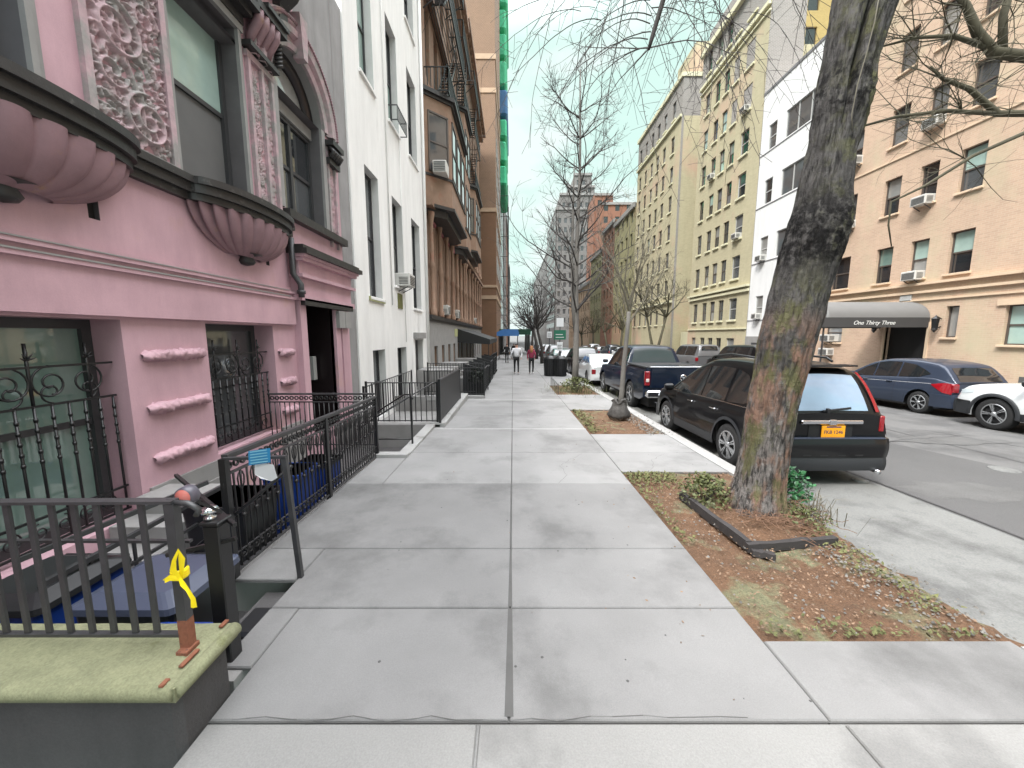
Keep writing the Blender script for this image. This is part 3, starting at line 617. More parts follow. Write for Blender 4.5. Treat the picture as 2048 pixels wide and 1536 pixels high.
def aircon(F,a,z,label,w_=.62,h=.38,out=.38,group='window air conditioners'):
    m=MB(); G=F
    e=empty('air_conditioner',F(a,0,z),label,'air conditioner',group)
    fbox(m,G,a-w_/2,a+w_/2,-.2,out,z,z+h,b=.012)
    m.build('casing',acwhite,e)
    m=MB()
    for i in range(6): fbox(m,G,a-w_/2+.05,a+w_/2-.05,out,out+.012,z+.05+i*(h-.1)/6,z+.05+i*(h-.1)/6+(h-.1)/12)
    for sgn in (-1,1):
        for i in range(5): 
            aa=a+sgn*(w_/2+.004); fbox(m,G,min(aa,aa+sgn*.006),max(aa,aa+sgn*.006),.06,out-.06,z+.07+i*.05,z+.09+i*.05)
    m.build('grille',acdark,e)
    m=MB(); 
    for sgn in (-1,1): m.bar(F(a+sgn*w_*.35,0,z-.18),F(a+sgn*w_*.35,out*.8,z-.01),.025)
    m.build('bracket',irongrey,e)
    return e
# ---------------- pink brownstone townhouse, nearest on the left ----------------
LX=-3.9; L=Side('L',LX)
bs_=empty('townhouse',(LX,4.5,-.7),'pink painted townhouse with carved panels, fluted balcony bowls and barred ground floor windows','townhouse')
GW=[(.6,2.2,.0,2.0),(2.45,3.82,.0,2.0),(4.87,6.23,.28,2.0)]
mb=MB()
wall(mb,L,-3,6.86,-.7,2.03,GW,depth=.42)
# tapered pier faces between the barred windows
mb.build('ground_floor_wall',pink,bs_)
mb=MB()
up=[(-.6,1.3,3.72,6.1),(2.0,3.35,3.72,6.1),(4.72,5.9,3.74,6.1)]
AC_=(7.5,5.95,.85)
ops=up+[(6.78,8.22,4.02,5.95)]
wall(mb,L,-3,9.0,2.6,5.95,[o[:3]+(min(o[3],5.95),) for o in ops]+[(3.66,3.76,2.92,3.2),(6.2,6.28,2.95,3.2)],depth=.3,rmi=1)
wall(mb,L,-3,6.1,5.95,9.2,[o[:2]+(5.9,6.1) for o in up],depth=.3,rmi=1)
# wall round the arch: strips above the spring line
N=18
for i in range(N):
    t0=PI*i/N; t1=PI*(i+1)/N
    a0=AC_[0]+AC_[2]*math.cos(t0);a1=AC_[0]+AC_[2]*math.cos(t1); z0=AC_[1]+AC_[2]*math.sin(t0); z1=AC_[1]+AC_[2]*math.sin(t1)
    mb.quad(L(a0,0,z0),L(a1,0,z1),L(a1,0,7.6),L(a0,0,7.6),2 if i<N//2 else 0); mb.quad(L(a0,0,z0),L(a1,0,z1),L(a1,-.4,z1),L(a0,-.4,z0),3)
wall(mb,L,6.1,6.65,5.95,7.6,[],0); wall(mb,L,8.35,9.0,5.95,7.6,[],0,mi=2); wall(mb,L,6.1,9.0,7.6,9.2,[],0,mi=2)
mb.box(-12,LX-.45,-3,6.88,-.7,9.2); mb.box(-12,LX-.45,6.88,9.0,2.5,9.2); mb.box(-12,LX-.96,6.88,9.0,-.7,2.5); mb.box(LX-.46,LX,-3.05,-3,-.7,9.2); mb.box(LX-.46,LX,8.99,9.0,-.7,9.2)
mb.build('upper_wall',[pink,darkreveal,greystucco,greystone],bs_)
mb=MB()  # frieze band and string courses
mb.box(LX,LX+.07,-3,6.8,2.03,2.46); mb.box(LX,LX+.11,-3,6.81,2.46,2.50); mb.box(LX,LX+.05,-3,6.8,2.50,2.56); mb.box(LX,LX+.09,-3,6.8,2.56,2.60); mb.box(LX,LX+.03,-3,6.79,2.60,2.66)
mb.build('frieze_band',pink,bs_)
mb=MB()
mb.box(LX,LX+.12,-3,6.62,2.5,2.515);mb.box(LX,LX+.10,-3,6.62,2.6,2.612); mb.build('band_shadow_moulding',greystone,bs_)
# rusticated rolls on the piers
def rolls(y0,y1,zs):
    for z in zs:
        m=MB(); rr=random.Random(int(z*100+y0*10)); n=44
        def P(i,j,z=z):
            t=PI*(j/8)-.0; f=.5+.5*min(1,min(i,n-i)/3); r=(.058+.045*rr.random()*rr.random())*f
            return L(y0+(y1-y0)*i/n,r*math.sin(t)*1.2-.003,z+r*math.cos(t)*.9+.008*rr.random())
        m.grid(P,n,8); m.build('rustication_roll',pink,bs_)
rolls(3.98,4.8,(.5,1.05,1.62)); rolls(6.32,6.72,(.55,1.05,1.55)); rolls(-.0+2.22,2.42,(.5,1.05,1.62))
mb=MB()
for y0,y1 in ((3.9,4.87),(6.27,6.8)):
    mb.box(LX,LX+.03,y0,y1,-.66,.22)
mb.box(LX,LX+.05,3.85,4.9,-.66,.0); mb.box(LX,LX+.05,6.25,6.85,-.66,.3)
mb.build('plinth',greystone,bs_)
for (a0,a1,z0,z1),lab in zip(GW,(None,'barred window with pale green reflections in its glass','barred window with grey glass')):
    window(bs_,L,a0,a1,z0,z1,depth=.34,frame=framedark,top=[ggreen,ggreen,gmid][GW.index((a0,a1,z0,z1))],bot=[ggreen,ggreen,gmid][GW.index((a0,a1,z0,z1))],fw=.09,label=lab)
def spiral(m,F,a,z,r,sgn,turns,d,th,start=0,dn=1):
    pts=[]; n=int(18*turns)
    for i in range(n+1):
        t=start+2*PI*turns*i/n*sgn; q=r*(1-i/n*.82); pts.append(F(a+q*math.cos(t),d,z+q*math.sin(t)))
    m.tube(pts,th,5,cap=False)
def grille(a0,a1,z0,z1,d=-.12):
    m=MB(); zt=z1-.42; zb=z1-.75
    for z in (zt,zb,z0+.28,z0+.04): m.bar(L(a0,d,z),L(a1,d,z),.02,.02)
    n=int((a1-a0)/.125)
    for i in range(n+1):
        a=a0+.03+(a1-a0-.06)*i/n; m.tube([L(a,d,z0+.04),L(a,d,zb)],.011,5)
        for q in range(5): m.tube([L(a,d,zb-.1-q*.09),L(a,d,zb-.13-q*.09)],.016,5)
    for i in range(4):
        a=a0+.1+(a1-a0-.2)*(i+.5)/4-.0; r=(a1-a0)/8.4
        spiral(m,L,a,(zt+zb)/2+.02,r*.95,(-1)**i,1.6,d,.009,start=PI/2)
        spiral(m,L,a,(zt+zb)/2-.06,r*.6,-(-1)**i,1.0,d,.008,start=-PI/2)
    for i in range(6):
        spiral(m,L,a0+.1+(a1-a0-.2)*(i+.5)/6,z0+.16,.08,(-1)**i,1.4,d,.007,start=PI/2)
    for i in range(3):
        a=a0+(a1-a0)*(i+.5)/3+.0; m.tube([L(a,d,zb),L(a,d,zt+.2)],.012,6)
        for q in range(5):
            t=q*PI/4; m.tube([L(a,d,zt+.06),L(a+.05*math.cos(t),d+.02,zt+.08+.05*math.sin(t))],[.012,.003],5)
    m.build('window_grille',iron,bs_)
for g in GW[1:]: grille(g[0]+.02,g[1]-.02,g[2]+.02,g[3])
grille(.62,2.18,.02,2.0)
# parlour windows
for (a0,a1,z0,z1),t,b in zip(up,(gteal,gblue,gteal),(gscreen,gblue,gscreen)): window(bs_,L,a0,a1,z0,z1,depth=.24,top=t,bot=b,fw=.07)
window(bs_,L,6.78,8.22,4.02,5.72,depth=.24,style='pair',top=gdark,bot=gmid,fw=.07)
mb=MB(); mb.box(LX-.3,LX-.16,6.7,8.3,5.72,5.92); mb.build('transom',greystone,bs_)
mb=MB(); mb.prism([(AC_[0]+.84*math.cos(PI*i/20),5.93+.84*math.sin(PI*i/20)) for i in range(21)],lambda a,b,d:L(a,d,b),-.27,-.25); mb.build('fanlight',gblind,bs_)
mb=MB(); mb.grid(lambda i,j:L(AC_[0]+(.85,.62,.62)[j]*math.cos(PI*i/24),(-.16,-.16,-.27)[j],AC_[1]+(.85,.62,.62)[j]*math.sin(PI*i/24)),24,2); mb.build('fanlight_frame',blackwood,bs_)
# grey jamb mouldings
mb=MB()
for a0,a1,z0,z1 in up:
    for s_ in (-1,1):
        a=a0 if s_<0 else a1
        for k,(w_,o_) in enumerate(((.05,.05),(.05,.025))):
            x0=a+s_*k*.05; fbox(mb,L,min(x0,x0+s_*.05),max(x0,x0+s_*.05),0,o_,z0,z1+.05*(k+1))
    fbox(mb,L,a0-.1,a1+.1,0,.06,z1,z1+.1)
fbox(mb,L,6.66,6.78,0,.05,4.0,5.95); fbox(mb,L,8.22,8.36,0,.05,4.0,5.95)
mb.build('jamb_moulding',greystone,bs_)
# archivolt
mb=MB(); prof=[(.85,0),(.85,.06),(.93,.09),(.96,.03),(1.04,.03),(1.07,.12),(1.16,.14),(1.2,.05),(1.24,.11),(1.33,.12),(1.36,0)]
n=36
mb.grid(lambda i,j: L(AC_[0]+prof[j][0]*math.cos(PI*i/n),prof[j][1],AC_[1]+prof[j][0]*math.sin(PI*i/n)),n,len(prof)-1,sm=False)
mb.build('archivolt',pinkworn,bs_)
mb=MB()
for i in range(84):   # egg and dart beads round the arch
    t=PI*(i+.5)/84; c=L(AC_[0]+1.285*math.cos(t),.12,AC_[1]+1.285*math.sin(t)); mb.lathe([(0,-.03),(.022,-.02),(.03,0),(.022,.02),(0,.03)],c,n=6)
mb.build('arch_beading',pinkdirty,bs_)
mb=MB(); mb.prism([(7.43,6.72),(7.57,6.72),(7.63,7.42),(7.37,7.42)],lambda a,b,d:L(a,d,b),0,.19); mb.build('keystone',pinkworn,bs_)
# carved panels: relief as real displacement
def relief(a0,a1,z0,z1,seed,big):
    rr=np.random.RandomState(seed); da=.011; na=int((a1-a0)/da); nz=int((z1-z0)/da)
    ca=[];r_=[]
    H=np.zeros((nz+1,na+1)); AA,ZZ=np.meshgrid(np.linspace(0,a1-a0,na+1),np.linspace(0,z1-z0,nz+1))
    W_=a1-a0
    def ridge(pts,wd,ht):
        nonlocal H
        for (x0,y0),(x1,y1) in zip(pts[:-1],pts[1:]):
            i0=max(0,int((min(y0,y1)-wd*2)/da));i1=min(nz+1,int((max(y0,y1)+wd*2)/da)+2); j0=max(0,int((min(x0,x1)-wd*2)/da)); j1=min(na+1,int((max(x0,x1)+wd*2)/da)+2)
            if i1<=i0 or j1<=j0: continue
            X=AA[i0:i1,j0:j1];Y=ZZ[i0:i1,j0:j1]; dx,dy=x1-x0,y1-y0; l=dx*dx+dy*dy+1e-9
            t=np.clip(((X-x0)*dx+(Y-y0)*dy)/l,0,1); D=np.hypot(X-x0-t*dx,Y-y0-t*dy)/wd
            H[i0:i1,j0:j1]=np.maximum(H[i0:i1,j0:j1],ht*np.sqrt(np.clip(1-D*D,0,1)))
    def sp(cx,cy,r,s,turns,wd,ht,st):
        n=int(26*turns); pts=[]
        for i in range(n+1):
            t=st+s*2*PI*turns*i/n; q=r*(1-.85*i/n); pts.append((cx+q*math.cos(t),cy+q*math.sin(t)))
        ridge(pts,wd,ht)
        for k in range(int(9*turns)):   # leaves thrown off the scroll
            t=st+s*2*PI*turns*k/(9*turns); q=r*(1-.85*k/(9*turns)); x,y=cx+q*math.cos(t),cy+q*math.sin(t); an=t+s*.9
            l=r*rr.uniform(.25,.5); ridge([(x,y),(x+l*.6*math.cos(an),y+l*.6*math.sin(an)),(x+l*math.cos(an-s*.5),y+l*math.sin(an-s*.5))],wd*.9,ht*.8)
    step=W_*(.95 if big else 1.1); y=step*.5; k=0
    ridge([(W_/2+.12*W_*math.sin(t*3.0/step),t) for t in np.arange(0,z1-z0,.04)],.022 if big else .012,.055 if big else .025)
    while y<z1-z0-step*.3:
        s=(-1)**k
        sp(W_*(.5+.16*s),y,W_*.34,s,2.0,.022 if big else .011,.085 if big else .034,PI/2); sp(W_*(.5-.27*s),y+step*.42,W_*.2,-s,1.5,.017 if big else .009,.07 if big else .03,0)
        if big: sp(W_*(.5-.3*s),y-step*.15,W_*.14,s,1.2,.014,.045,PI)
        y+=step; k+=1
    for _ in range(int((z1-z0)*W_*(330 if big else 700))):
        x,yy=rr.rand()*W_,rr.rand()*(z1-z0); an=rr.rand()*6.3; l=.05 if big else .025; ridge([(x,yy),(x+l*math.cos(an),yy+l*math.sin(an))],.014 if big else .008,.05 if big else .022)
    m=MB(); m.grid(lambda i,j: L(a0+i*da,-.006+float(H[j,i]),z0+j*da),na,nz); return m
relief(3.84,4.6,3.72,9.1,1,True).build('carved_panel',pinkworn,bs_)
relief(6.14,6.36,3.85,5.85,2,False).build('carved_panel',pinkworn,bs_)
relief(6.44,6.6,3.85,5.85,3,False).build('carved_panel',pinkworn,bs_)
relief(8.5,8.72,4.0,5.7,4,False).build('carved_panel',pinkworn,bs_)
mb=MB()
for a in (3.76,4.61,6.07,6.37,6.61,8.42,8.73): fbox(mb,L,a,a+(.07 if a<5 else .06),0,.055,3.72,9.1 if a<5 else 5.86)
fbox(mb,L,6.05,6.69,0,.06,5.86,5.95); mb.build('panel_border',pinkworn,bs_)
# fluted corbels, capital, entablature
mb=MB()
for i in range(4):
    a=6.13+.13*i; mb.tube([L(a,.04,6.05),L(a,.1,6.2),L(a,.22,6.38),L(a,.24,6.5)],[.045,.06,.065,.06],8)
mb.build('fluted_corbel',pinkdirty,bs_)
mb=MB(); fbox(mb,L,6.0,6.68,0,.16,5.97,6.04); fbox(mb,L,6.0,6.72,0,.3,6.5,6.6); fbox(mb,L,6.2,6.72,0,.34,6.6,6.66); fbox(mb,L,8.35,8.85,0,.22,5.72,5.82)
for q in range(5): mb.tube([L(8.4+.09*q,.12,5.5),L(8.4+.09*q,.2,5.6),L(8.4+.09*q,.12,5.7)],.045,6)
fbox(mb,L,8.38,8.85,0,.12,5.38,5.5)
for q in range(6): mb.tube([L(6.66,.1,6.1+.06*q),L(6.72,.2,6.13+.06*q)],.03,6)
mb.build('capital',darktrim,bs_)
mb=MB(); fbox(mb,L,-3,6.0,0,.08,6.2,6.32); fbox(mb,L,-3,6.02,0,.2,6.32,6.4); fbox(mb,L,-3,6.05,0,.3,6.4,6.5); fbox(mb,L,-3,6.0,0,.1,6.5,7.3); mb.build('entablature',darktrim,bs_)
mb=MB(); fbox(mb,L,4.2,7.35,0,.62,7.75,7.85); fbox(mb,L,4.2,7.4,0,.72,7.85,8.02); fbox(mb,L,4.2,7.3,0,.5,7.6,7.75)
for a in (6.9,5.2): mb.prism([(0,7.6),(.45,7.6),(.3,7.35),(.12,7.2),(.1,6.9),(0,6.8)],lambda d,z,t,a=a:L(a+t,d,z),0,.22)
mb.build('upper_balcony',darktrim,bs_)
# ledge and fluted balcony bowls
mb=MB()
def ledgepath(): 
    pts=[]
    for y in (-3,):pts.append((y,.12))
    for cy,a,b in ((-.1,1.05,.33),(3.02,1.0,.33),(5.68,.96,.31)):
        for i in range(25):
            t=PI-PI*i/24; pts.append((cy+a*math.cos(t),.12+b*math.sin(t)))
    pts.append((6.8,.12)); return pts
lp=ledgepath()
for (k0,k1,ex) in ((3.44,3.52,-.05),(3.52,3.62,0),(3.62,3.70,.045)):
    n=len(lp); vs=[];fs=[]
    for (a,d) in lp:
        for dd,z in ((0,k0),(d+ex,k0),(d+ex,k1),(0,k1)): vs.append(L(a,dd,z))
    for i in range(n-1):
        for k in range(3): fs.append((i*4+k,(i+1)*4+k,(i+1)*4+k+1,i*4+k+1))
    mb.add(vs,fs)
mb.build('balcony_ledge',darktrim,bs_)
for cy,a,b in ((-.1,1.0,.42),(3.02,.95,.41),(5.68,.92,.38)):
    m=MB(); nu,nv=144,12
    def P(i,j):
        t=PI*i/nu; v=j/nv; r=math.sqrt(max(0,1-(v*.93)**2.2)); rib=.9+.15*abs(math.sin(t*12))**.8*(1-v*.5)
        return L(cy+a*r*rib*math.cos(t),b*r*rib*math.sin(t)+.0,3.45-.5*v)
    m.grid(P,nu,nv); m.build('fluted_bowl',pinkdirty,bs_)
    m=MB(); m.lathe([(0,-.06),(.08,-.04),(.11,0),(.08,.06),(.2,.1)],L(cy,.05,2.9),n=20); m.build('bowl_boss',darktrim,bs_)
# vents
mb=MB(); mb.box(LX-.2,LX-.05,3.66,3.76,2.92,3.2); mb.box(LX-.2,LX-.05,6.2,6.28,2.95,3.2); mb.build('vent_slot',blackmat,bs_)
mb=MB(); fbox(mb,L,-3,4.66,0,.1,3.70,3.74); mb.build('panel_sill',greystone,bs_)
# downpipe
mb=MB(); mb.tube([L(6.76,.1,3.5),L(6.76,.1,2.9),L(6.76,.22,2.72),L(6.76,.22,2.5)],.05,10); mb.tube([L(6.76,.22,2.62),L(6.76,.22,2.56)],.07,10)
mb.build('drain_pipe',framedark,bs_)
# portal
mb=MB(); d=.12
fbox(mb,L,6.86,7.06,0,d,-.05,2.46); fbox(mb,L,8.2,8.42,0,d,-.05,2.46); fbox(mb,L,8.5,8.78,0,d,-.05,2.4); fbox(mb,L,8.2,9.0,0,.06,-.1,2.46)
mb.build('portal_pilaster',pink,bs_)
mb=MB(); fbox(mb,L,6.8,9.05,0,.2,2.46,2.56); fbox(mb,L,6.84,9.0,0,.14,2.56,2.86); fbox(mb,L,6.8,9.05,0,.24,2.86,2.92);fbox(mb,L,6.84,9.0,0,.16,2.92,3.14); fbox(mb,L,6.8,9.1,0,.26,3.14,3.2);fbox(mb,L,6.78,9.12,0,.3,3.2,3.25)
mb.build('portal_entablature',pink,bs_)
mb=MB(); fbox(mb,L,6.76,9.2,0,.36,3.25,3.34); fbox(mb,L,6.76,9.16,0,.3,3.34,3.4); fbox(mb,L,6.74,9.0,0,.14,3.84,3.98); fbox(mb,L,6.9,8.95,.12,.2,2.38,2.5)
mb.build('portal_cornice',darktrim,bs_)
mb=MB(); 
for a in (8.36,8.66): fbox(mb,L,a-.14,a+.14,.1,.2,2.0,2.36)
mb.build('portal_capital',greystone,bs_)
mb=MB(); wall(mb,L,6.86,9.0,-.7,2.5,[(7.06,8.2,-.1,2.44)],depth=.9,mi=0,rmi=1); mb.build('portal_wall',[pink,blackwood],bs_)
mb=MB(); fbox(mb,L,7.06,8.2,-.93,-.85,-.1,2.44); mb.build('door',blackwood,bs_)
mb=MB(); 
for a in (7.14,7.68):
    for z0,z1 in ((.1,.9),(1.0,1.95)): fbox(mb,L,a,a+.42,-.85,-.835,z0,z1,b=.005)
mb.build('door_panel',gdark,bs_)
mb=MB(); fbox(mb,L,7.3,7.62,-.9,-.4,2.08,2.28,b=.01); mb.build('transom_sign',greystone,bs_)
mb=MB(); fbox(mb,L,8.0,8.12,-.4,-.3,.9,1.4,b=.01); mb.build('intercom',framewhite,bs_)
mb=MB(); fbox(mb,L,8.98,9.7,-.1,-.04,-.7,9.2); mb.build('side_strip',greystucco,bs_)
# ---------------- white stuccoed house ----------------
wh=empty('stucco_house',(LX,13.6,-.9),'white stuccoed townhouse with three tall narrow windows on each floor','house')
WC_=[(10.6,11.62),(12.87,13.95),(15.22,16.5)]
ops=[]
for i,(a,b) in enumerate(WC_):
    ops.append((a,b,-.55 if i<2 else -.35,1.42 if i<2 else 1.65))
    for z0,z1 in ((2.9 if i!=1 else 3.48,6.3),(8.55,11.6),(13.2,16.0)): ops.append((a,b,z0,z1))
mb=MB(); wall(mb,L,9.7,17.5,-.9,19,ops,depth=.3,rmi=1); mb.box(-12,LX-.32,9.7,17.5,-.9,19); mb.box(LX-.33,LX+.0,9.66,9.7,-.9,19); mb.box(LX-.33,LX+.02,17.5,17.56,-.9,19)
mb.build('wall',[whitestucco,reveal],wh)
for o in ops:
    g=o[2]<0
    if o[0]>15 and g: continue
    window(wh,L,*o,depth=.24,frame=framedark,top=(gteal if o[0]<11 and 8<o[2]<9 else None),sill=None if g else whitestucco,sillout=.06)
mb=MB(); fbox(mb,L,15.22,16.5,-.28,-.22,-.35,1.65); fbox(mb,L,15.35,15.8,-.22,-.205,.5,1.5); fbox(mb,L,15.9,16.35,-.22,-.205,.5,1.5); mb.build('entrance_door',blackwood,wh)
mb=MB(); fbox(mb,L,13.1,13.6,0,.03,2.75,3.25,b=.005); mb.build('wall_plaque',bronze,wh)
mb=MB(); fbox(mb,L,10.5,11.72,0,.05,2.78,2.9); mb.build('stained_sill',M('olive_stained_stone',C(178,180,135),var=.15),wh)
mb=MB(); mb.tube([L(12.45,.03,2.8),L(12.45,.03,19)],.02,6); mb.tube([L(13.9,.03,1.6),L(13.9,.03,9)],.012,5); mb.build('conduit',whitestucco,wh)
mb=MB(); mb.tube([L(17.3,.08,-.8),L(17.3,.08,19)],.06,8); mb.build('drain_pipe',whitestucco,wh)
mb=MB(); fbox(mb,L,15.0,16.7,0,.12,1.7,1.95,b=.01); mb.build('door_hood',greystone,wh)
def basket(a0,a1,z):
    m=MB()
    for zz in (z,z+.42): m.bar(L(a0,.28,zz),L(a1,.28,zz),.025); m.bar(L(a0,0,zz),L(a0,.28,zz),.025); m.bar(L(a1,0,zz),L(a1,.28,zz),.025)
    for i in range(12): a=a0+(a1-a0)*i/11; m.bar(L(a,.28,z),L(a,.28,z+.42),.016)
    m.build('window_basket',irongrey,wh)
basket(12.87,13.95,8.55)
aircon(L,13.5,3.5,'white window air conditioner above the plaque on the white stuccoed house',w_=.7,h=.42,out=.42)
# ---------------- brown houses with oriels and fire escapes ----------------
def oriel(par,F,a0,a1,z0,z1,out=.9,cut=1.0,name='oriel',wins=()):
    """three-sided bay: plan a0..a1, slanted cheeks"""
    pl=[(a0,0),(a0+cut,out),(a1-cut,out),(a1,0)]
    m=MB(); m.prism(pl,lambda a,d,z:F(a,d,z),z0,z1); o=m.build(name,brownst,par)
    m=MB()
    for z,e,h in ((z0-.12,.12,.14),(z0+1.2,.06,.1),(z1-.15,.1,.12),(z1-.02,.22,.16)):
        p2=[(a0-e,0),(a0+cut-e*.4,out+e),(a1-cut+e*.4,out+e),(a1+e,0)]; m.prism(p2,lambda a,d,z:F(a,d,z),z,z+h)
    m.prism([(a0+.2,0),(a0+cut,out-.25),(a1-cut,out-.25),(a1-.2,0)],lambda a,d,z:F(a,d,z),z0-.45,z0-.12)
    t=m.build('oriel_moulding',darktrim,o)
    for (wz0,wz1) in wins:
        # near cheek window and front windows
        ca=Vector(F(a0,0,0));cb=Vector(F(a0+cut,out,0)); u=(cb-ca); l=u.length; u.normalize(); nrm=Vector((u.y,-u.x,0)) 
        if nrm.y>0: nrm=-nrm
        m=MB(); q=.22
        def pnt(s,e,z): p=ca+u*s+nrm*e; return (p.x,p.y,z)
        s0,s1=q,l-q*.8
        for (x0,x1,y0,y1) in ((s0,s0+.07,wz0,wz1),(s1-.07,s1,wz0,wz1),(s0,s1,wz0,wz0+.07),(s0,s1,wz1-.07,wz1),(s0,s1,(wz0+wz1)/2-.03,(wz0+wz1)/2+.03)):
            m.prism([(x0,y0),(x1,y0),(x1,y1),(x0,y1)],lambda s,z,e:pnt(s,e,z),-.02,.05)
        m.build('bay_window',framebrown,o)
        m=MB(); m.quad(pnt(s0,.015,wz0),pnt(s1,.015,wz0),pnt(s1,.015,wz1),pnt(s0,.015,wz1)); m.build('bay_window_pane',gmid,o)
        n=max(1,int((a1-a0-2*cut)/1.3)); w_=(a1-a0-2*cut)/n
        for i in range(n):
            a=a0+cut+w_*i
            m=MB()
            for (x0,x1,y0,y1) in ((a+.15,a+.22,wz0,wz1),(a+w_-.22,a+w_-.15,wz0,wz1),(a+.15,a+w_-.15,wz1-.07,wz1),(a+.15,a+w_-.15,wz0,wz0+.07),(a+.15,a+w_-.15,(wz0+wz1)/2-.03,(wz0+wz1)/2+.03)): fbox(m,F,x0,x1,out-.02,out+.05,y0,y1)
            m.build('bay_window',framebrown,o)
            m=MB(); fbox(m,F,a+.2,a+w_-.2,out,out+.015,wz0,wz1); m.build('bay_window_pane',gdark,o)
    return o
def balcony_rail(m,F,a0,a1,d0,d1,z,h=.95,sp=.14):
    for zz in (z,z+h): m.bar(F(a0,d1,zz),F(a1,d1,zz),.07); m.bar(F(a0,d0,zz),F(a0,d1,zz),.04); m.bar(F(a1,d0,zz),F(a1,d1,zz),.04)
    n=max(2,int((a1-a0)/sp))
    for i in range(n+1): a=a0+(a1-a0)*i/n; m.bar(F(a,d1,z),F(a,d1,z+h),.035)
    k=max(1,int((d1-d0)/sp))
    for i in range(k+1): dd=d0+(d1-d0)*i/k; m.bar(F(a0,dd,z),F(a0,dd,z+h),.035)
bh=empty('brownstone_house',(LX,23,-1),'brown stone house with large first oriel holding a window air conditioner, fire escape above','house')
bh2=empty('brownstone_house',(LX,37,-1.3),'farther brown stone house with red trim panels beside the plain brick wall','house')
def brownhouse(par,a0,a1,cols,zg,top,orl):
    m=MB(); ops=[(a,a+.95,z,z+h) for a in cols for z,h in ((4.0,3.0),(8.6,3.2),(13.4,3.2),(18,3.0))]+[(a+.05,a+.85,-.3,1.3) for a in cols]
    wall(m,L,a0,a1,-1.4,top,ops,depth=.25); m.box(-12,LX-.27,a0+.001,a1,-1.4,top); m.build('wall',brownst,par)
    m=MB(); wall(m,Side('L',LX+.06),a0,a1,-1.4,2.55,[(a+.05,a+.85,-.3,1.3) for a in cols],depth=.06); m.build('ground_floor_wall',greystone,par)
    m=MB(); fbox(m,L,a0,a1,0,.2,2.6,2.78); fbox(m,L,a0,a1,0,.12,2.5,2.6); m.build('string_course',darktrim,par)
    for o in ops: window(par,L,*o,depth=.2,frame=framebrown)
    m=MB()
    for i,a in enumerate(cols+[cols[-1]+1.9]):
        c=a-.45
        for z0,z1 in ((2.8,7.4),(8.2,12.6)):
            p=L(c,.16,z0); m.lathe([(.16,0),(.16,.25),(.11,.3),(.1,(z1-z0)*.45),(.13,(z1-z0)*.47),(.13,(z1-z0)*.5),(.1,(z1-z0)*.52),(.09,z1-z0-.5),(.17,z1-z0-.1),(.17,z1-z0)],p,n=10)
    m.build('column',brownst,par)
    m=MB()
    for a in cols: fbox(m,L,a-.1,a+1.05,0,.1,7.1,7.5); fbox(m,L,a-.1,a+1.05,0,.1,12,12.5); fbox(m,L,a-.3,a-.15,0,.12,9.0,12.4)
    m.build('panel',redterra,par)
    m=MB(); fbox(m,L,a0,a1,0,.35,7.55,7.8); fbox(m,L,a0,a1,0,.5,top-.9,top-.6); fbox(m,L,a0,a1,0,.8,top-.4,top); fbox(m,L,a0,a1,0,.3,16.8,17.0)
    for i in range(int((a1-a0)/.8)): fbox(m,L,a0+.2+i*.8,a0+.45+i*.8,0,.65,top-.6,top-.4)
    m.build('cornice',brownst,par)
brownhouse(bh,17.6,30,[18.6,20.6,22.6,24.6,26.6,28.3],0,23.5,None)
brownhouse(bh2,30,46.5,[31.4,33.8,36.2,38.6,41,43.4],0,24.5,None)
oriel(bh,L,17.8,24.6,7.7,12.3,out=1.05,cut=1.0,wins=((9.1,11.6),))
oriel(bh2,L,31,37.4,8.6,13.4,out=.9,wins=((10,12.6),)); oriel(bh,L,25.4,29.8,7.6,16,out=.8,cut=.8,wins=((8.9,11.6),(12.6,15)))
# fire escapes
for par,a0,a1,zs,dd in ((bh,18.2,24.4,(12.5,16.6,20.4),1.05),(bh2,32,37,(13.8,17.6,21),.9),(bh,25.6,29.6,(16.2,19.8),.85)):
    m=MB()
    for z in zs:
        for i in range(9): d=.08+(dd-.08)*i/8; m.bar(L(a0,d,z),L(a1,d,z),.03)
        balcony_rail(m,L,a0,a1,0,dd,z)
        for a in (a0+.2,a1-.2): m.bar(L(a,0,z-.7),L(a,dd*.9,z),.04)
    for z,z2 in zip(zs[:-1],zs[1:]):
        for d in (.25,.75): m.bar(L(a0+1,d,z),L(a1-1.4,d,z2),.035,.1)
        for i in range(14): t=(i+.5)/14; m.bar(L(a0+1+(a1-a0-2.4)*t,.25,z+(z2-z)*t),L(a0+1+(a1-a0-2.4)*t,.75,z+(z2-z)*t),.1,.02)
        m.bar(L(a0+1,.8,z+.9),L(a1-1.4,.8,z2+.9),.025)
    m.build('fire_escape',iron,par)
u=Vector((.9,.0,0))
m=MB()
ac=empty('air_conditioner',(-3.05,18.25,8.9),'white window air conditioner hanging from the first oriel of the brown stone house','air conditioner','window air conditioners')
m.bbox(-3.55,-2.95,17.85,18.6,9.0,9.5,.02); m.build('casing',acwhite,ac)
m=MB()
for i in range(6): m.box(-3.5,-3.0,17.83,17.85,9.06+i*.07,9.09+i*.07)
m.build('grille',acdark,ac)
for i,(a,z) in enumerate(((21.2,2.95),(25.2,2.95),(36.8,2.95))): aircon(L,a,z,['white window air conditioner resting on the string course of the nearer brown house','white window air conditioner low on the nearer brown house, just before the black awning','white window air conditioner low on the farther brown house'][i],w_=.7,h=.5,out=.4)
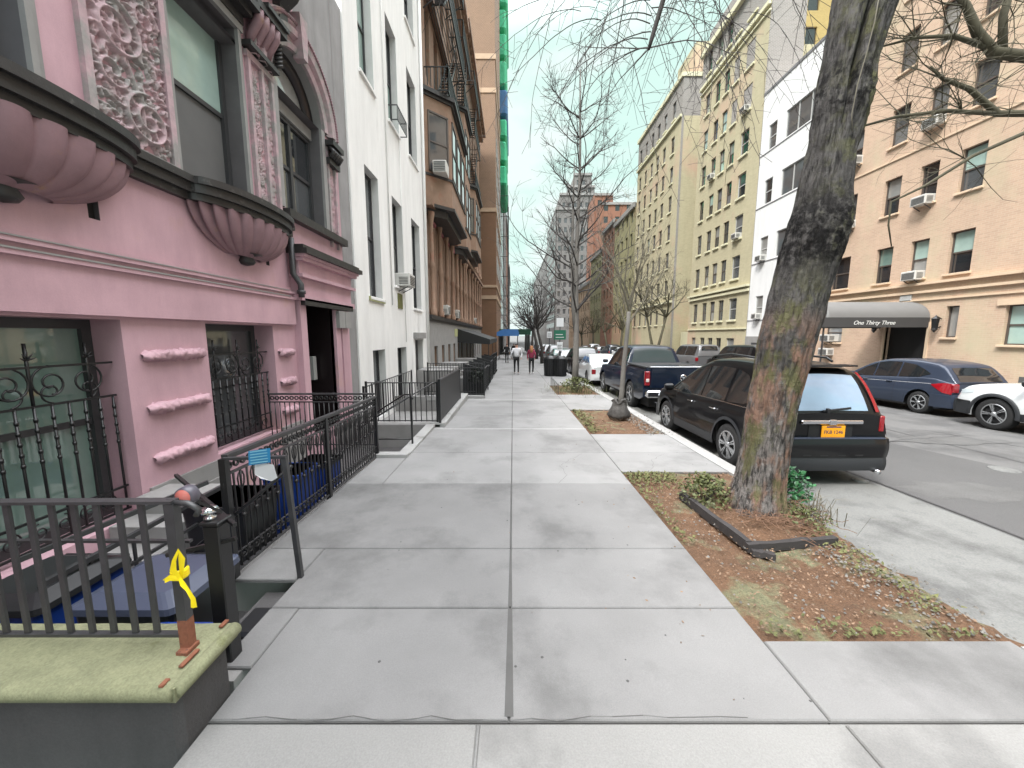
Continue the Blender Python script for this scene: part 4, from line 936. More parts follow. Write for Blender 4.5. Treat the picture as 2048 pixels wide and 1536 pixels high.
# black entrance awning
aw=empty('entrance_awning',(-3.3,31,-.6),'black canvas entrance awning over the stoop of the brown houses','awning')
m=MB(); m.prism([(0,2.3),(2.3,1.55),(2.3,1.2),(0,1.35)],lambda d,z,a:L(a,d,z),26.5,38); m.build('canopy',canvasb,aw)
m=MB()
for a in (26.6,32,37.9): m.bar(L(a,2.2,-.75),L(a,2.2,1.5),.05)
m.build('post',iron,aw)
m=MB(); fbox(m,L,25.2,35,.03,.08,1.75,2.25); m.build('sign_band',M('pale_green_band',C(190,192,140),var=.1),bh)
# ---------------- tall brick apartment house, blank wall to the camera ----------------
br=empty('brick_apartment_house',(-8,50,-1.5),'tall orange brown brick apartment house with a blank end wall crossed by pale bands','apartment house')
FB=Side('F',47.5)
m=MB(); m.box(-20,-2.04,47.5,64,16.6,62); m.build('wall',orangebrick,br)
m=MB(); m.box(-20,-2.04,47.5,64,-1.5,16.6); m.build('lower_wall',brownbrick,br)
m=MB()
for z,h in ((29.4,.5),(32.9,.55),(16.4,.45),(6.2,.45),(7.6,.3)): m.box(-20.05,-1.95,47.42,64.05,z,z+h)
m.build('stone_band',creamst,br)
FL=Side('L',-2.04)
for i in range(6):
    for j in range(5): window(br,FL,49+i*2.6,50.2+i*2.6,9.5+j*3.4,11.6+j*3.4,depth=-.03,frame=framewhite)
# building wrapped in green netting
gn=empty('netted_building',(-8,75,-1.5),'tall building beyond the brick wall, wrapped in green construction netting','building')
m=MB(); m.box(-20,-2.3,66,92,-1.5,52); m.build('wall',greystone,gn)
rr=random.Random(4); z=26.0; k=0
while z<57:
    h=rr.uniform(3.2,4.4); m=MB(); m.bbox(-12,-.95+rr.uniform(-.15,.15),65.2,80,z,z+h-.5,.3); m.build('net',bluenet if k==3 else greennet,gn); z+=h; k+=1
m=MB()
for y in (65.5,70,76): 
    m.bar((-.85,y,-1.3),(-.85,y,26),.1); 
for z in np.arange(2,26,3.2): m.bar((-.85,65.5,z),(-.85,80,z),.08); m.bar((-2.3,65.5,z),(-.85,65.5,z),.08)
m.build('scaffold',irongrey,gn)
m=MB()
for z in np.arange(3,26,3.2):
    for y in np.arange(67,91,3): m.box(-2.35,-2.26,y,y+1.4,z,z+2)
m.build('window_row',gdark,gn)
# far left row towards the vanishing point
for i,(y0,y1,x,h,mat,lab) in enumerate(((94,125,-2.2,46,towerst,'grey stone apartment block on the left, beyond the green netting'),(128,175,-2.4,40,redbrick,'reddish brick block far down the left side of the street'),(180,250,-2.0,34,towerst,'pale grey block at the far left end of the street'))):
    b=empty('apartment_block',(x,y0,-2),lab,'apartment block')
    F=Side('L',x); m=MB(); ops=[(a,a+1.6,z,z+2.1) for a in np.arange(y0+2,y1-2,4.5) for z in np.arange(4,h-3,3.6)]
    wall(m,F,y0,y1,-3,h,ops,depth=.3); m.box(x-18,x-.32,y0,y1,-3,h); m.build('wall',mat,b)
    m=MB()
    for o in ops: fbox(m,F,o[0],o[1],-.28,-.2,o[2],o[3])
    tag(m.build('window',gdark,b),kind='stuff')
    m=MB(); fbox(m,F,y0-.1,y1,0,.5,h-1,h); fbox(m,F,y0-.1,y1,0,.25,4.6,5); m.build('cornice',greystone,b)
ba=empty('blue_awning',(-.2,41,-.8),'small blue canvas awning over the far left sidewalk','awning')
m=MB(); m.prism([(-1.7,2.15),(-.95,2.45),(.5,2.45),(.62,2.1),(.62,1.75),(-1.7,1.75)],lambda x,z,y:(x,y,z),40,43); m.build('canopy',bluecan,ba)
m=MB()
for x in (-1.5,.5):
    for y in (40.1,42.9): m.bar((x,y,-.75),(x,y,1.8),.06)
m.build('post',irongrey,ba)
gs=empty('sidewalk_shed',(-1,58,-1.1),'dark green sidewalk shed on posts beyond the blue awning','sidewalk shed')
m=MB(); m.box(-2.0,2.6,56,72,1.9,2.7); m.build('deck',M('shed_green',C(40,84,66),var=.15),gs)
m=MB()
for y in np.arange(56.2,72,3):
    for x in (-1.9,2.5): m.bar((x,y,-1.3),(x,y,1.9),.1)
m.build('post',irongrey,gs)
# ---------------- right-hand side of the street ----------------
RX=17.5; Rr=Side('R',RX)
def block(par,F,a0,a1,zb,top,ops,wm,depth=.25,back=14,zsplit=None,um=None,winkw=None):
    m=MB()
    if zsplit: wall(m,F,a0,a1,zb,zsplit,[o for o in ops if o[3]<zsplit],depth,0); wall(m,F,a0,a1,zsplit,top,[o for o in ops if o[2]>=zsplit],depth,1)
    else: wall(m,F,a0,a1,zb,top,ops,depth)
    p=F(a0,-depth-.05,zb); q=F(a1,-back,top)
    m.box(min(p[0],q[0]),max(p[0],q[0]),a0+.002,a1,zb,zsplit or top-.02,0)
    if zsplit: m.box(min(p[0],q[0]),max(p[0],q[0]),a0+.002,a1,zsplit,top-.02,1)
    for a in (a0,a1):
        m.quad(F(a,0,zb),F(a,-depth-.05,zb),F(a,-depth-.05,top-.01),F(a,0,top-.01),1 if zsplit else 0)
    m.quad(F(a0,0,top-.01),F(a1,0,top-.01),F(a1,-depth-.05,top-.01),F(a0,-depth-.05,top-.01),0)
    m.build('wall',[wm,um or wm],par)
tb=empty('tan_apartment_house',(RX,10,-.6),'tan brick apartment house with a grey entrance canopy, at the right','apartment house')
cols=[(-2.4,-1.3),(0.2,1.3),(3.2,4.0),(5.4,6.5),(8.3,9.4),(10.2,11.3),(12.1,13.2),(15.0,15.83),(16.6,17.33),(18.13,18.93),(20.35,21.5)]
rows=[4.28,7.37,10.42,13.5,16.55,19.6]
ops=[(a,b,z,z+1.62) for a,b in cols for z in rows]
gops=[(12.45,13.72,1.5,2.9),(15.15,15.6,1.75,3.0),(16.2,18.0,-.42,2.35),(20.4,21.5,1.45,2.5),(8,9.3,1.5,2.9),(4,5.3,1.5,2.9),(0,1.3,1.5,2.9)]
block(tb,Rr,-6,22.2,-.9,23.5,ops+gops,tanbrick)
rw.seed(21)
for k,(a,b) in enumerate(cols):
    for j,z in enumerate(rows):
        t=bt=None
        if (k,j)==(7,0): t=gteal;bt=gdark
        if (k,j)==(7,1): t=gteal;bt=gmid
        if (k,j)==(9,0): t=ggreen
        window(tb,Rr,a,b,z,z+1.62,depth=.17,frame=framebrown,top=t,bot=bt,sill=tanstone,sillout=.09)
for o in gops:
    if o[2]<0: continue
    window(tb,Rr,*o,depth=.17,frame=framebrown,top=gteal if o[0]==12.45 else None,sill=tanstone,sillout=.1,style='sash' if o[1]-o[0]>.6 else 'one')
m=MB(); fbox(m,Rr,-6,22.2,0,.1,3.62,3.72); fbox(m,Rr,-6,22.21,0,.16,3.96,4.06); fbox(m,Rr,-6,22.2,0,.06,3.3,3.36); m.build('belt_course',tanstone,tb)
m=MB(); fbox(m,Rr,-6,22.2,0,.05,9.75,9.83); fbox(m,Rr,-6,22.2,0,.3,22.6,22.9); fbox(m,Rr,-6,22.25,-.3,.12,23.4,23.6); m.build('course',tanstone,tb)
m=MB(); fbox(m,Rr,16.2,18.0,-.29,-.2,-.5,2.36); m.build('entrance_door',blackmat,tb)
m=MB(); fbox(m,Rr,16.1,16.2,-.1,.05,-.5,2.4); fbox(m,Rr,18.0,18.1,-.1,.05,-.5,2.4); fbox(m,Rr,12.2,13.95,0,.06,2.9,3.12); m.build('door_jamb',tanstone,tb)
m=MB(); fbox(m,Rr,12.75,13.05,0,.02,.1,.42); m.build('standpipe_panel',acdark,tb)
cn=empty('entrance_canopy',(15.3,17,-.5),'grey barrel vaulted entrance canopy with script lettering, reaching from the tan building to the kerb','canopy')
m=MB(); ay0,ay1=16.15,18.25; cz=2.58; ns=14
arc=[(ay0+(ay1-ay0)*(1-math.cos(PI*i/ns))/2,cz+.72*math.sin(PI*i/ns)) for i in range(ns+1)]
m.grid(lambda i,j:((13.25,17.48)[j],arc[i][0],arc[i][1]),ns,1); 
m.grid(lambda i,j:((12.95,13.25)[j],16.25+(arc[i][0]-16.15)*(.9 if j==0 else 1)+(.06 if j==0 else -.1),cz+(arc[i][1]-cz)*((.45,1)[j])),ns,1)
m.add([(12.95,16.31+(a-16.15)*.9,cz+(b-cz)*.45) for a,b in arc],[tuple(range(ns+1))])
m.build('vault',canvas,cn)
m=MB(); m.box(13.0,17.48,ay0-.005,ay0+.02,2.17,cz); m.box(13.0,17.48,ay1-.02,ay1,2.17,cz); m.box(12.96,13.0,ay0,ay1,2.17,cz); m.build('valance',canvasd,cn)
m=MB()
for x in (13.15,): 
    for y in (16.25,18.15): m.bar((x,y,-.45),(x,y,2.3),.05)
m.build('post',irongrey,cn)
def text(s,size,loc,rot,mat,parent,name='lettering',ext=.004,shear=0,align='CENTER'):
    cu=bpy.data.curves.new(name,'FONT'); cu.body=s; cu.size=size; cu.extrude=ext; cu.align_x=align; cu.shear=shear
    o=bpy.data.objects.new(name,cu); col.objects.link(o); o.location=Vector(loc)-WL[parent.name]; o.rotation_euler=rot; o.parent=parent; cu.materials.append(mat)
    dg=bpy.context.evaluated_depsgraph_get(); me=bpy.data.meshes.new_from_object(o.evaluated_get(dg)); n=bpy.data.objects.new(name,me); n.location=o.location; n.rotation_euler=o.rotation_euler; n.parent=parent; col.objects.link(n); bpy.data.objects.remove(o); WL[n.name]=Vector(loc)
    return n
text('One Thirty Three',.24,(15.15,ay0-.012,2.28),(PI/2,0,0),whitem,cn,shear=.35)
m=MB(); fbox(m,Rr,17.0,17.5,0,.06,3.32,3.6,b=.01); m.build('lamp_box',framewhite,tb)
for i,y in enumerate((15.72,18.35)):
    e=empty('wall_lantern',Rr(y,.15,2.0),('black wall lantern on the right of the dark entrance under the grey canopy','black wall lantern on the left of the dark entrance, below the canopy lettering')[i],'lantern','entrance lanterns')
    m=MB(); x,yy,z=Rr(y,.25,2.05); m.lathe([(0,.62),(.04,.55),(.14,.46),(.12,.44),(.09,.05),(.1,.03),(.03,-.08),(0,-.1)],(x,yy,z),n=6,sm=False); m.bar(Rr(y,0,2.2),Rr(y,.2,2.1),.03); m.bar(Rr(y,0,2.5),Rr(y,.25,2.62),.03); m.build('cage',iron,e)
for a,z,lab in ((16.95,4.2,'white window air conditioner directly above the grey entrance canopy, first floor of the tan building'),(16.95,7.3,'white window air conditioner two floors above the grey canopy on the tan building'),(16.9,10.35,'white window air conditioner three floors above the grey canopy on the tan building'),
                (12.75,4.25,'white window air conditioner at the right edge, first floor of the tan building'),(20.6,7.3,'white window air conditioner right beside the big trunk, second floor of the tan building'),(20.6,10.4,'white window air conditioner right beside the big trunk, third floor of the tan building'),
                (21.1,1.5,'white window air conditioner in the ground floor window left of the canopy'),(21.1,.75,'lower grey vent unit below the ground floor air conditioner left of the canopy')):
    aircon(Rr,a,z,lab)
# white slab-fronted building
wb=empty('white_building',(RX,25.5,-.8),'narrow white painted building between the tan and the beige brick houses','building')
fl=[2.95,6.98,10.8,14.35]
ops=[(27.15,27.95,z+.05,z+1.65) for z in fl]+[(23.2,26.3,z+.05,z+1.7) for z in fl[1:]]+[(23.4,25.6,3.0,4.6)]
block(wb,Rr,22.2,28.75,-.9,18.45,ops,whitepaint,depth=.14)
for o in ops: window(wb,Rr,*o,depth=.1,frame=framewhite,style='sash' if o[1]-o[0]<1 else 'triple',top=None if o[1]-o[0]<1 else gmid)
m=MB()
for z in fl: fbox(m,Rr,22.2,28.76,0,.03,z-.08,z-.03)
fbox(m,Rr,22.2,28.76,0,.04,18.3,18.47); m.build('ledge',lineg,wb)
m=MB(); fbox(m,Rr,22.2,28.77,0,.05,-.9,1.75); m.build('base',greystone,wb)
m=MB(); fbox(m,Rr,23,28,-.3,.06,-.6,1.3); m.build('shopfront',framedark,wb)
aircon(Rr,27.55,7.0,'white window air conditioner on the white building, low left window'); aircon(Rr,27.5,3.0,'white window air conditioner at the lowest small window of the white building',w_=.5)
# beige brick apartment house A with court
ab=empty('beige_apartment_house',(RX,33.5,-1),'tall beige brick apartment house next to the white building, grey above a stone band','apartment house')
ac_=[(30.3,31.4,'w'),(32.2,33.0,'n'),(33.6,34.4,'n'),(35.0,35.8,'n'),(36.7,37.5,'n')]
ar=[(3.05,1.7),(6.25,1.75),(9.3,1.75),(12.35,1.75),(15.4,1.75),(18.45,1.75),(21.5,1.75),(25.0,1.8)]
ops=[(a,b,z,z+h) for a,b,_ in ac_ for z,h in ar]+[(a,b,0.2,1.6) for a,b,_ in ac_]
block(ab,Rr,28.8,38.4,-1,27.2,ops,beige,zsplit=24.3,um=greybrick,depth=.2,back=2.4)
m=MB(); fbox(m,Rr,28.75,38.42,0,.22,24.1,24.35); fbox(m,Rr,28.75,38.42,0,.12,23.7,23.8); fbox(m,Rr,28.8,38.4,0,.3,26.9,27.3); fbox(m,Rr,28.8,38.4,0,.14,5.1,5.3); fbox(m,Rr,28.8,38.4,0,.24,5.45,5.6); fbox(m,Rr,28.8,38.4,0,.1,2.3,2.4); m.build('stone_band',beigestone,ab)
for o in ops: window(ab,Rr,*o,depth=.14,frame=framewhite if o[1]-o[0]>1 else framebrown,sill=beigestone,sillout=.12,sillh=.14)
m=MB(); m.box(17.54,19.92,28.77,33,18.4,31.5); m.box(17.9,22.4,33,38.3,-1,29); m.build('rear_wall',greybrick,ab)
for a,z in ((30.8,9.3),(30.8,18.4),(35.3,15.4)): aircon(Rr,a,z,'white air conditioner in a window of the beige building, %s'%({(30.8,9.3):'right column, third floor up',(30.8,18.4):'right column, near the top',(35.3,15.4):'narrow columns, fifth floor up'}[(a,z)]))
bb=empty('beige_wing',(RX,49,-1.4),'beige brick apartment wing beyond the recessed court, grey top floors','apartment wing')
bc=[44.2,46.6,48.6,50.6,52.8,55]
ops=[(a,a+.9,z,z+h) for a in bc for z,h in ar]
block(bb,Rr,42.6,56.6,-1.5,28.2,ops,beige,zsplit=24.4,um=greybrick,depth=.2,back=8)
for o in ops: window(bb,Rr,*o,depth=.14,frame=framebrown,sill=beigestone,sillout=.12,sillh=.14)
m=MB(); fbox(m,Rr,42.55,56.62,0,.22,24.3,24.55); m.box(17.3,25.6,42.5,56.7,28.1,28.5); fbox(m,Rr,42.6,56.6,0,.24,5.4,5.6); m.build('stone_band',beigestone,bb)
m=MB(); m.box(24.5,34,38.4,57,-1.5,28.2); m.box(19,26,43.5,48,28.4,32); m.build('court_wall',beige,bb)
m=MB(); m.box(18.6,24.6,38.35,42.5,-1.5,2.2); m.build('court_gate_wall',beigestone,bb)
# further low blocks
def farblock(name,lab,cat,F,a0,a1,zb,h,mat,sx=3.2,sz=3.2,ww=1.2,wh_=1.7,back=20,z0=3.2,frontx=None,cn=greystone):
    b=empty(name,F(a0,0,zb),lab,cat); m=MB(); ops=[(a,a+ww,z,z+wh_) for a in np.arange(a0+1,a1-ww-.3,sx) for z in np.arange(zb+z0+1,h-2,sz)]
    wall(m,F,a0,a1,zb,h,ops,depth=.25); p=F(a0,-.3,zb);q=F(a1,-back,h); m.box(min(p[0],q[0]),max(p[0],q[0]),min(p[1],q[1])+.01,max(p[1],q[1]),zb,h); 
    for a in (a0,a1): m.quad(F(a,0,zb),F(a,-.3,zb),F(a,-.3,h),F(a,0,h))
    m.build('wall',mat,b); m=MB()
    for o in ops: fbox(m,F,o[0],o[1],-.28,-.16,o[2],o[3])
    o=m.build('window',gdark,b); tag(o,kind='stuff')
    m=MB(); fbox(m,F,a0,a1,-.1,.3,h-.5,h+.15); m.build('cornice',cn,b); return b
farblock('low_apartment_house','lower olive tan apartment house just beyond the beige wing','apartment house',Rr,57,68,-2,20.5,lowtan,sx=2.4)
farblock('low_apartment_house','orange tan apartment house, third beyond the court','apartment house',Rr,68.2,77,-2,21.5,redbrick,sx=2.4)
farblock('low_apartment_house','last olive tan house before the grey tower','apartment house',Rr,77.2,88,-2,18.5,lowtan,sx=2.4)
farblock('low_apartment_house','pale low house at the foot of the grey tower','apartment house',Rr,88.5,120,-3,14,creamst,sx=3)
# red brick roofs and water tower, set back
FF=Side('F',112)
farblock('red_brick_building','orange red brick building rising behind the low blocks','building',FF,24.5,34,-3,38.5,redbrick,back=14)
m_=farblock('red_brick_building','narrow white and red building left of the orange red brick one','building',Side('F',118),24,29.5,-3,43,redbrick,back=10)
farblock('yellow_brick_building','yellow brick building seen above the white building, left of the big trunk','building',Side('F',44),29.5,42,-3,46,yellowbrick,back=10,sx=40,z0=2)
# grey tower with set-backs
tw=empty('stone_tower',(20,160,-3),'tall grey stepped stone tower at the end of the street','tower')
FT=Side('F',160)
for (x0,x1,z0,z1,yo) in ((17.3,34.5,-3,52,0),(19,33.5,52,58,1.5),(22.5,33,58,61.5,3),(25,32,61.5,66.5,4)):
    F=Side('F',160+yo); m=MB(); ops=[(a,a+1.1,z,z+1.9) for a in np.arange(x0+1,x1-1.5,2.3) for z in np.arange(max(z0,6)+1,z1-2,3.6)]
    wall(m,F,x0,x1,z0,z1,ops,depth=.3); m.box(x0,x1,160+yo+.32,200,z0,z1); m.quad((x0,160+yo,z0),(x0,160.4+yo,z0),(x0,160.4+yo,z1),(x0,160+yo,z1)); m.build('wall',towerst,tw)
    m=MB()
    for o in ops: fbox(m,F,o[0],o[1],-.3,-.2,o[2],o[3])
    tag(m.build('window',gmid,tw),kind='stuff')
    m=MB(); fbox(m,F,x0-.2,x1+.2,-1,.4,z1-.4,z1+.5); m.build('parapet',greystone,tw)
FS=Side('R',17.25); m=MB(); ops=[(a,a+1.5,z,z+2) for a in np.arange(162,198,4) for z in np.arange(5,50,3.6)]
m.box(17.25,17.5,160,200,-3,52)
for o in ops: m.box(17.2,17.25,o[0],o[1],o[2],o[3],1)
m.build('side_wall',[towerst,gmid],tw)
farblock('distant_block','pale block far down the right side of the street, beyond the tower','building',Side('R',17.5),205,330,-4,44,towerst,sx=5,sz=4)
# ---------------- foreground pier, rail and gate ----------------
pr=empty('stone_pier',(-2.6,1.64,-.03),'low dark stuccoed pier with mossy green cap stone, bottom left corner','pier')
m=MB()
def Pp(i,j,k=None): pass
m.bbox(-4.2,-1.50,1.50,1.82,-.7,.27,.03); m.build('shaft',pierst,pr)
m=MB(); nx,ny=60,14; rg=np.random.RandomState(2)
X0,X1,Y0,Y1,ZT=-4.3,-1.465,1.46,1.84,.34
hh=rg.rand(ny+1,nx+1)*.004
def capP(i,j):
    x=X0+(X1-X0)*i/nx; y=Y0+(Y1-Y0)*j/ny; e=min(nx-i,j,ny-j); z=ZT+hh[j,i]-(0.012 if e==0 else 0)
    if x<X1-.1 and y>Y0+.08: z-=.0
    if X1-.075<x<X1-.045 and Y0+.05<y<Y1-.02: z-=.016
    return (x,y,z)
m.grid(capP,nx,ny); m.tube([(X0,Y0+.012,ZT-.036),(X1-.012,Y0+.012,ZT-.036)],.034,12); m.tube([(X1-.012,Y0+.012,ZT-.036),(X1-.012,Y1,ZT-.036)],.034,12); m.box(X0,X1-.002,Y0+.002,Y1-.002,.262,ZT-.01)
m.build('cap_stone',capst,pr)
m=MB()
for y0,y1 in ((1.46,1.5),(1.56,1.66),(1.8,1.85)): m.bbox(X1-.07,X1-.048,y0,y1,.335,.348,.003)
m.bbox(-1.6,-1.545,1.62,1.7,.335,.36,.004); m.build('rust_stain',rust,pr)
fr=empty('iron_railing',(-2.4,1.67,.34),'dark iron railing of flat bars standing on the mossy pier cap, bottom left','railing')
m=MB(); yk=1.67; m.bar((-4.2,yk,1.075),(-1.56,yk,1.09),.045,.014); m.tube([(-1.6,yk,1.085),(-1.5,yk,1.08),(-1.455,yk,1.05),(-1.47,yk,1.02)],.014,6); m.bar((-4.2,yk,.415),(-1.6,yk,.415),.03,.014); m.bar((-4.2,yk+.06,.86),(-1.56,yk+.06,.86),.02,.012); m.build('rail',irongrey,fr)
m=MB(); i=0
x=-1.72
while x>-4.2:
    m.box(x-.013,x+.013,yk-.006,yk+.006,.415,1.075); x-=.104
m.build('slats',irongrey,fr)
m=MB(); m.box(-1.6,-1.555,yk-.02,yk+.02,.5,1.08); m.build('end_post',irongrey,fr); m=MB(); m.box(-1.6,-1.555,yk-.021,yk+.021,.34,.5); m.build('rusted_post_foot',rust,fr)
gp=empty('gate_post',(-1.56,1.98,-.04),'thick square black gate post behind the mossy pier, clear knob on top','post')
m=MB(); m.bbox(-1.72,-1.63,1.98,2.07,-.1,.80,.006); m.bbox(-1.73,-1.62,1.97,2.08,.80,.825,.006); m.build('post',iron,gp)
m=MB(); m.lathe([(0,.0),(.03,.003),(.03,.015),(.012,.02),(.012,.032),(.04,.04),(.046,.055),(.035,.07),(0,.078)],(-1.7,2.02,.825),n=18); m.build('knob',chrome,gp)
m=MB(); m.bar((-1.55,2.0,.80),(-2.4,2.6,.86),.02); m.bar((-1.55,2.0,.72),(-1.95,2.0,.62),.02); m.tube([(-1.66,2.0,.63),(-1.7,2.0,.35)],.02,8); m.build('gate_arm',iron,gp)
lp_=empty('round_lamp',(-1.66,1.9,1.0),'small round pinkish reflector lamp by the end of the pier railing','lamp')
m=MB(); m.lathe([(0,-.02),(.045,-.02),(.05,0),(.05,.03),(.03,.05),(0,.05)],(-1.66,1.84,1.04),ax='y',n=20); m.build('lamp_case',M('lamp_grey',C(130,126,140,.4),rough=.3,var=.05),lp_)
m=MB(); m.lathe([(0,-.032),(.03,-.028),(.042,-.018)],(-1.66,1.84,1.04),ax='y',n=20); m.build('lens',ambg,lp_)
m=MB(); m.bar((-1.66,1.86,1.02),(-1.6,1.98,.885),.015); m.build('stalk',iron,lp_)
# yellow ribbon knotted on the end post
m=MB(); rr=random.Random(3)
def ribbon(pts,w_):
    pts=[Vector(p) for p in pts]; vs=[]
    for i,p in enumerate(pts):
        d=(pts[min(i+1,len(pts)-1)]-pts[max(i-1,0)]).normalized(); s_=d.cross(Vector((.25,-1,.2*math.sin(i)))).normalized()*w_/2*(1+.25*math.sin(i*2.1)); vs+=[p-s_,p+Vector((0,-.006*math.cos(i*1.7),0)),p+s_]
    m.add(vs,[(3*i+k,3*i+3+k,3*i+4+k,3*i+1+k) for i in range(len(pts)-1) for k in (0,1)],0,True)
kx,kz=-1.545,.73
ribbon([(kx,1.63,kz),(kx-.015,1.62,kz+.05),(kx+.0,1.615,kz+.1),(kx+.02,1.62,kz+.145),(kx+.022,1.63,kz+.1),(kx+.01,1.635,kz+.04),(kx,1.635,kz)],.022)
ribbon([(kx,1.63,kz),(kx+.03,1.61,kz-.01),(kx+.06,1.6,kz-.035),(kx+.08,1.6,kz-.08),(kx+.075,1.605,kz-.125)],.02)
ribbon([(kx,1.63,kz),(kx-.03,1.615,kz+.015),(kx-.055,1.61,kz+.0)],.022)
for q in range(3): m.lathe([(.026,-.012),(.036,-.004),(.036,.008),(.027,.015)],(-1.577,1.67,.72+q*.012),n=10)
m.build('yellow_ribbon',yellowr,label='bright yellow plastic ribbon knotted round the railing end post',cat='ribbon',loc=(kx,1.63,kz))
# things in the first areaway
def tapered(m,cx,cy,w0,w1,d0,d1,z0,z1,b=.03,mi=0):
    vs=[]
    for w_,d_,z in ((w0,d0,z0),(w1,d1,z1)):
        for sx,sy in ((-1,-1),(1,-1),(1,1),(-1,1)):
            for t in range(4):
                an={(-1,-1):PI,(1,-1):1.5*PI,(1,1):0,(-1,1):.5*PI}[(sx,sy)]+t*PI/6; vs.append((cx+sx*(w_/2-b)+b*math.cos(an),cy+sy*(d_/2-b)+b*math.sin(an),z))
    n=16; m.add(vs,[(i,(i+1)%n,n+(i+1)%n,n+i) for i in range(n)]+[tuple(range(n-1,-1,-1)),tuple(range(n,2*n))],mi)
def bin_(cx,cy,z,w_,d_,h,matb,matl,label,rz=0):
    e=empty('wheeled_bin',(cx,cy,z),label,'bin','bins in the sunken areaway')
    m=MB(); tapered(m,cx,cy,w_*.8,w_*.95,d_*.8,d_*.95,z+.06,z+h-.06); m.build('tub',matb,e)
    m=MB(); tapered(m,cx,cy,w_*1.04,w_*1.02,d_*1.04,d_*1.02,z+h-.06,z+h-.02,.05); tapered(m,cx,cy,w_*1.02,w_*.7,d_*1.02,d_*.7,z+h-.02,z+h+.03,.05); m.build('lid',matl,e)
    m=MB(); m.tube([(cx-w_*.4,cy+d_*.54,z+h-.04),(cx+w_*.4,cy+d_*.54,z+h-.04)],.018,8); m.build('handle',blackpl,e)
    m=MB()
    for sx in (-1,1): m.lathe([(0,-.03),(.09,-.03),(.1,0),(.09,.03),(0,.03)],(cx+sx*w_*.38,cy+d_*.4,z+.1),ax='x',n=16)
    m.build('wheel',blackpl,e)
bin_(-2.45,2.46,-.78,.66,.6,.96,blackpl,lidbl,'large bin with grey blue lid behind the pier railing, bottom left')
bin_(-3.25,2.45,-.8,.6,.6,.98,bluepl,blackpl,'blue bin behind the pier railing at the left edge of the photo')
def tub(cx,cy,z,w_,d_,h,mat,label,rim=None,name='recycling_tub'):
    e=empty(name,(cx,cy,z),label,'tub'); m=MB(); tapered(m,cx,cy,w_*.82,w_,d_*.82,d_,z,z+h); m.build('body',mat,e)
    m=MB(); tapered(m,cx,cy,w_*1.08,w_*1.08,d_*1.08,d_*1.08,z+h-.05,z+h,.04); m.build('rim',rim or mat,e)
tub(-1.98,1.98,-.33,.4,.3,.42,bluepl,'small blue recycling tub on the steps right behind the pier railing')
tub(-2.62,4.3,-.66,.42,.42,.95,bluepl,'nearer blue bin standing behind the ornate fence, paper notice above it',rim=bluepl)
tub(-2.62,4.95,-.66,.42,.42,.85,bluepl,'farther blue bin behind the ornate fence',rim=blackpl)
tub(-2.75,3.55,-.66,.6,.5,.95,blackpl,'black bin behind the near end of the ornate fence')
m=MB(); m.bbox(-1.86,-1.62,2.2,2.5,-.17,-.10,.02); m.bbox(-1.84,-1.66,2.22,2.48,-.10,-.06,.02); m.build('folded_bag',blackpl,label='crumpled dark bag on the step behind the thick black gate post',cat='bag',loc=(-1.74,2.35,-.17))
# stoop side with handrail in the first areaway
sp_=empty('area_stair',(-3.0,3,-.66),'grey stone stair block with iron handrails inside the first areaway','stair')
m=MB()
for i in range(5): m.box(-3.88,-3.25,2.6+i*.28,4.1,-.66+i*.17,-.49+i*.17)
m.build('steps',greystone,sp_)
m=MB(); m.bar((-3.1,2.3,.22),(-2.85,3.6,.38),.035); m.bar((-3.1,2.3,.0),(-2.85,3.6,.16),.025); m.bar((-3.1,2.2,.45),(-2.3,2.75,.75),.03)
for i in range(6): y=2.3+i*.26; m.bar((-3.1+i*.05,y,-.6),(-3.1+i*.05,y,.22+i*.032),.018)
m.build('handrail',irongrey,sp_)
# ornate cast-iron fence
fn=empty('ornate_fence',(-2.2,4.3,-.07),'ornate black cast iron fence with scrolls along the first areaway, paper notice tied to it','fence')
FA=Side('L',-2.2); y0,y1=2.8,5.95; g0=gy(y0);g1=gy(y1)
def gr(y): return gy(y)
m=MB(); m.bar((-2.2,y0,gr(y0)+.985),(-2.2,y1,gr(y1)+.985),.05,.022); m.bar((-2.2,y0,gr(y0)+.965),(-2.2,y1,gr(y1)+.965),.03,.02)
m.bar((-2.2,y0,gr(y0)+.84),(-2.2,y1,gr(y1)+.84),.022,.018); m.bar((-2.2,y0,gr(y0)+.04),(-2.2,y1,gr(y1)+.04),.03,.02); m.bar((-2.2,y0,gr(y0)+.18),(-2.2,y1,gr(y1)+.18),.012,.01)
m.build('rails',irongrey,fn)
m=MB(); n=42
for i in range(n+1):
    y=y0+(y1-y0)*i/n; b=gr(y); m.tube([(-2.2,y,b+.05),(-2.2,y,b+.3),(-2.2,y,b+.5),(-2.2,y,b+.7),(-2.2,y,b+.84)],[.009,.008,.013,.008,.01],5)
    if i%2==0:
        for sg in (-1,1):
            spiral(m,FA,y+sg*.036,b+.13,.034,sg,1.3,0,.006,start=PI/2)
            m.tube([(-2.2,y,b+.66),(-2.2,y+sg*.03,b+.71),(-2.2,y+sg*.037,b+.77),(-2.2,y+sg*.02,b+.81),(-2.2,y,b+.78)],.006,5)
        m.lathe([(0,-.025),(.018,-.012),(.022,0),(.018,.012),(0,.025)],(-2.2,y,b+.45),n=6)
m.build('balusters',iron,fn)
m=MB(); 
for i in range(n): 
    y=y0+(y1-y0)*(i+.5)/n; b=gr(y); m.lathe([(.018,-.008),(.03,-.008),(.03,.008),(.018,.008),(.018,-.008)],(-2.2,y,b+.902),ax='x',n=10)
m.build('ring_frieze',iron,fn)
for y in (2.79,4.35,5.96):
    m=MB(); m.box(-2.225,-2.175,y-.025,y+.025,gr(y)-.02,gr(y)+.97); m.build('post',iron,fn)
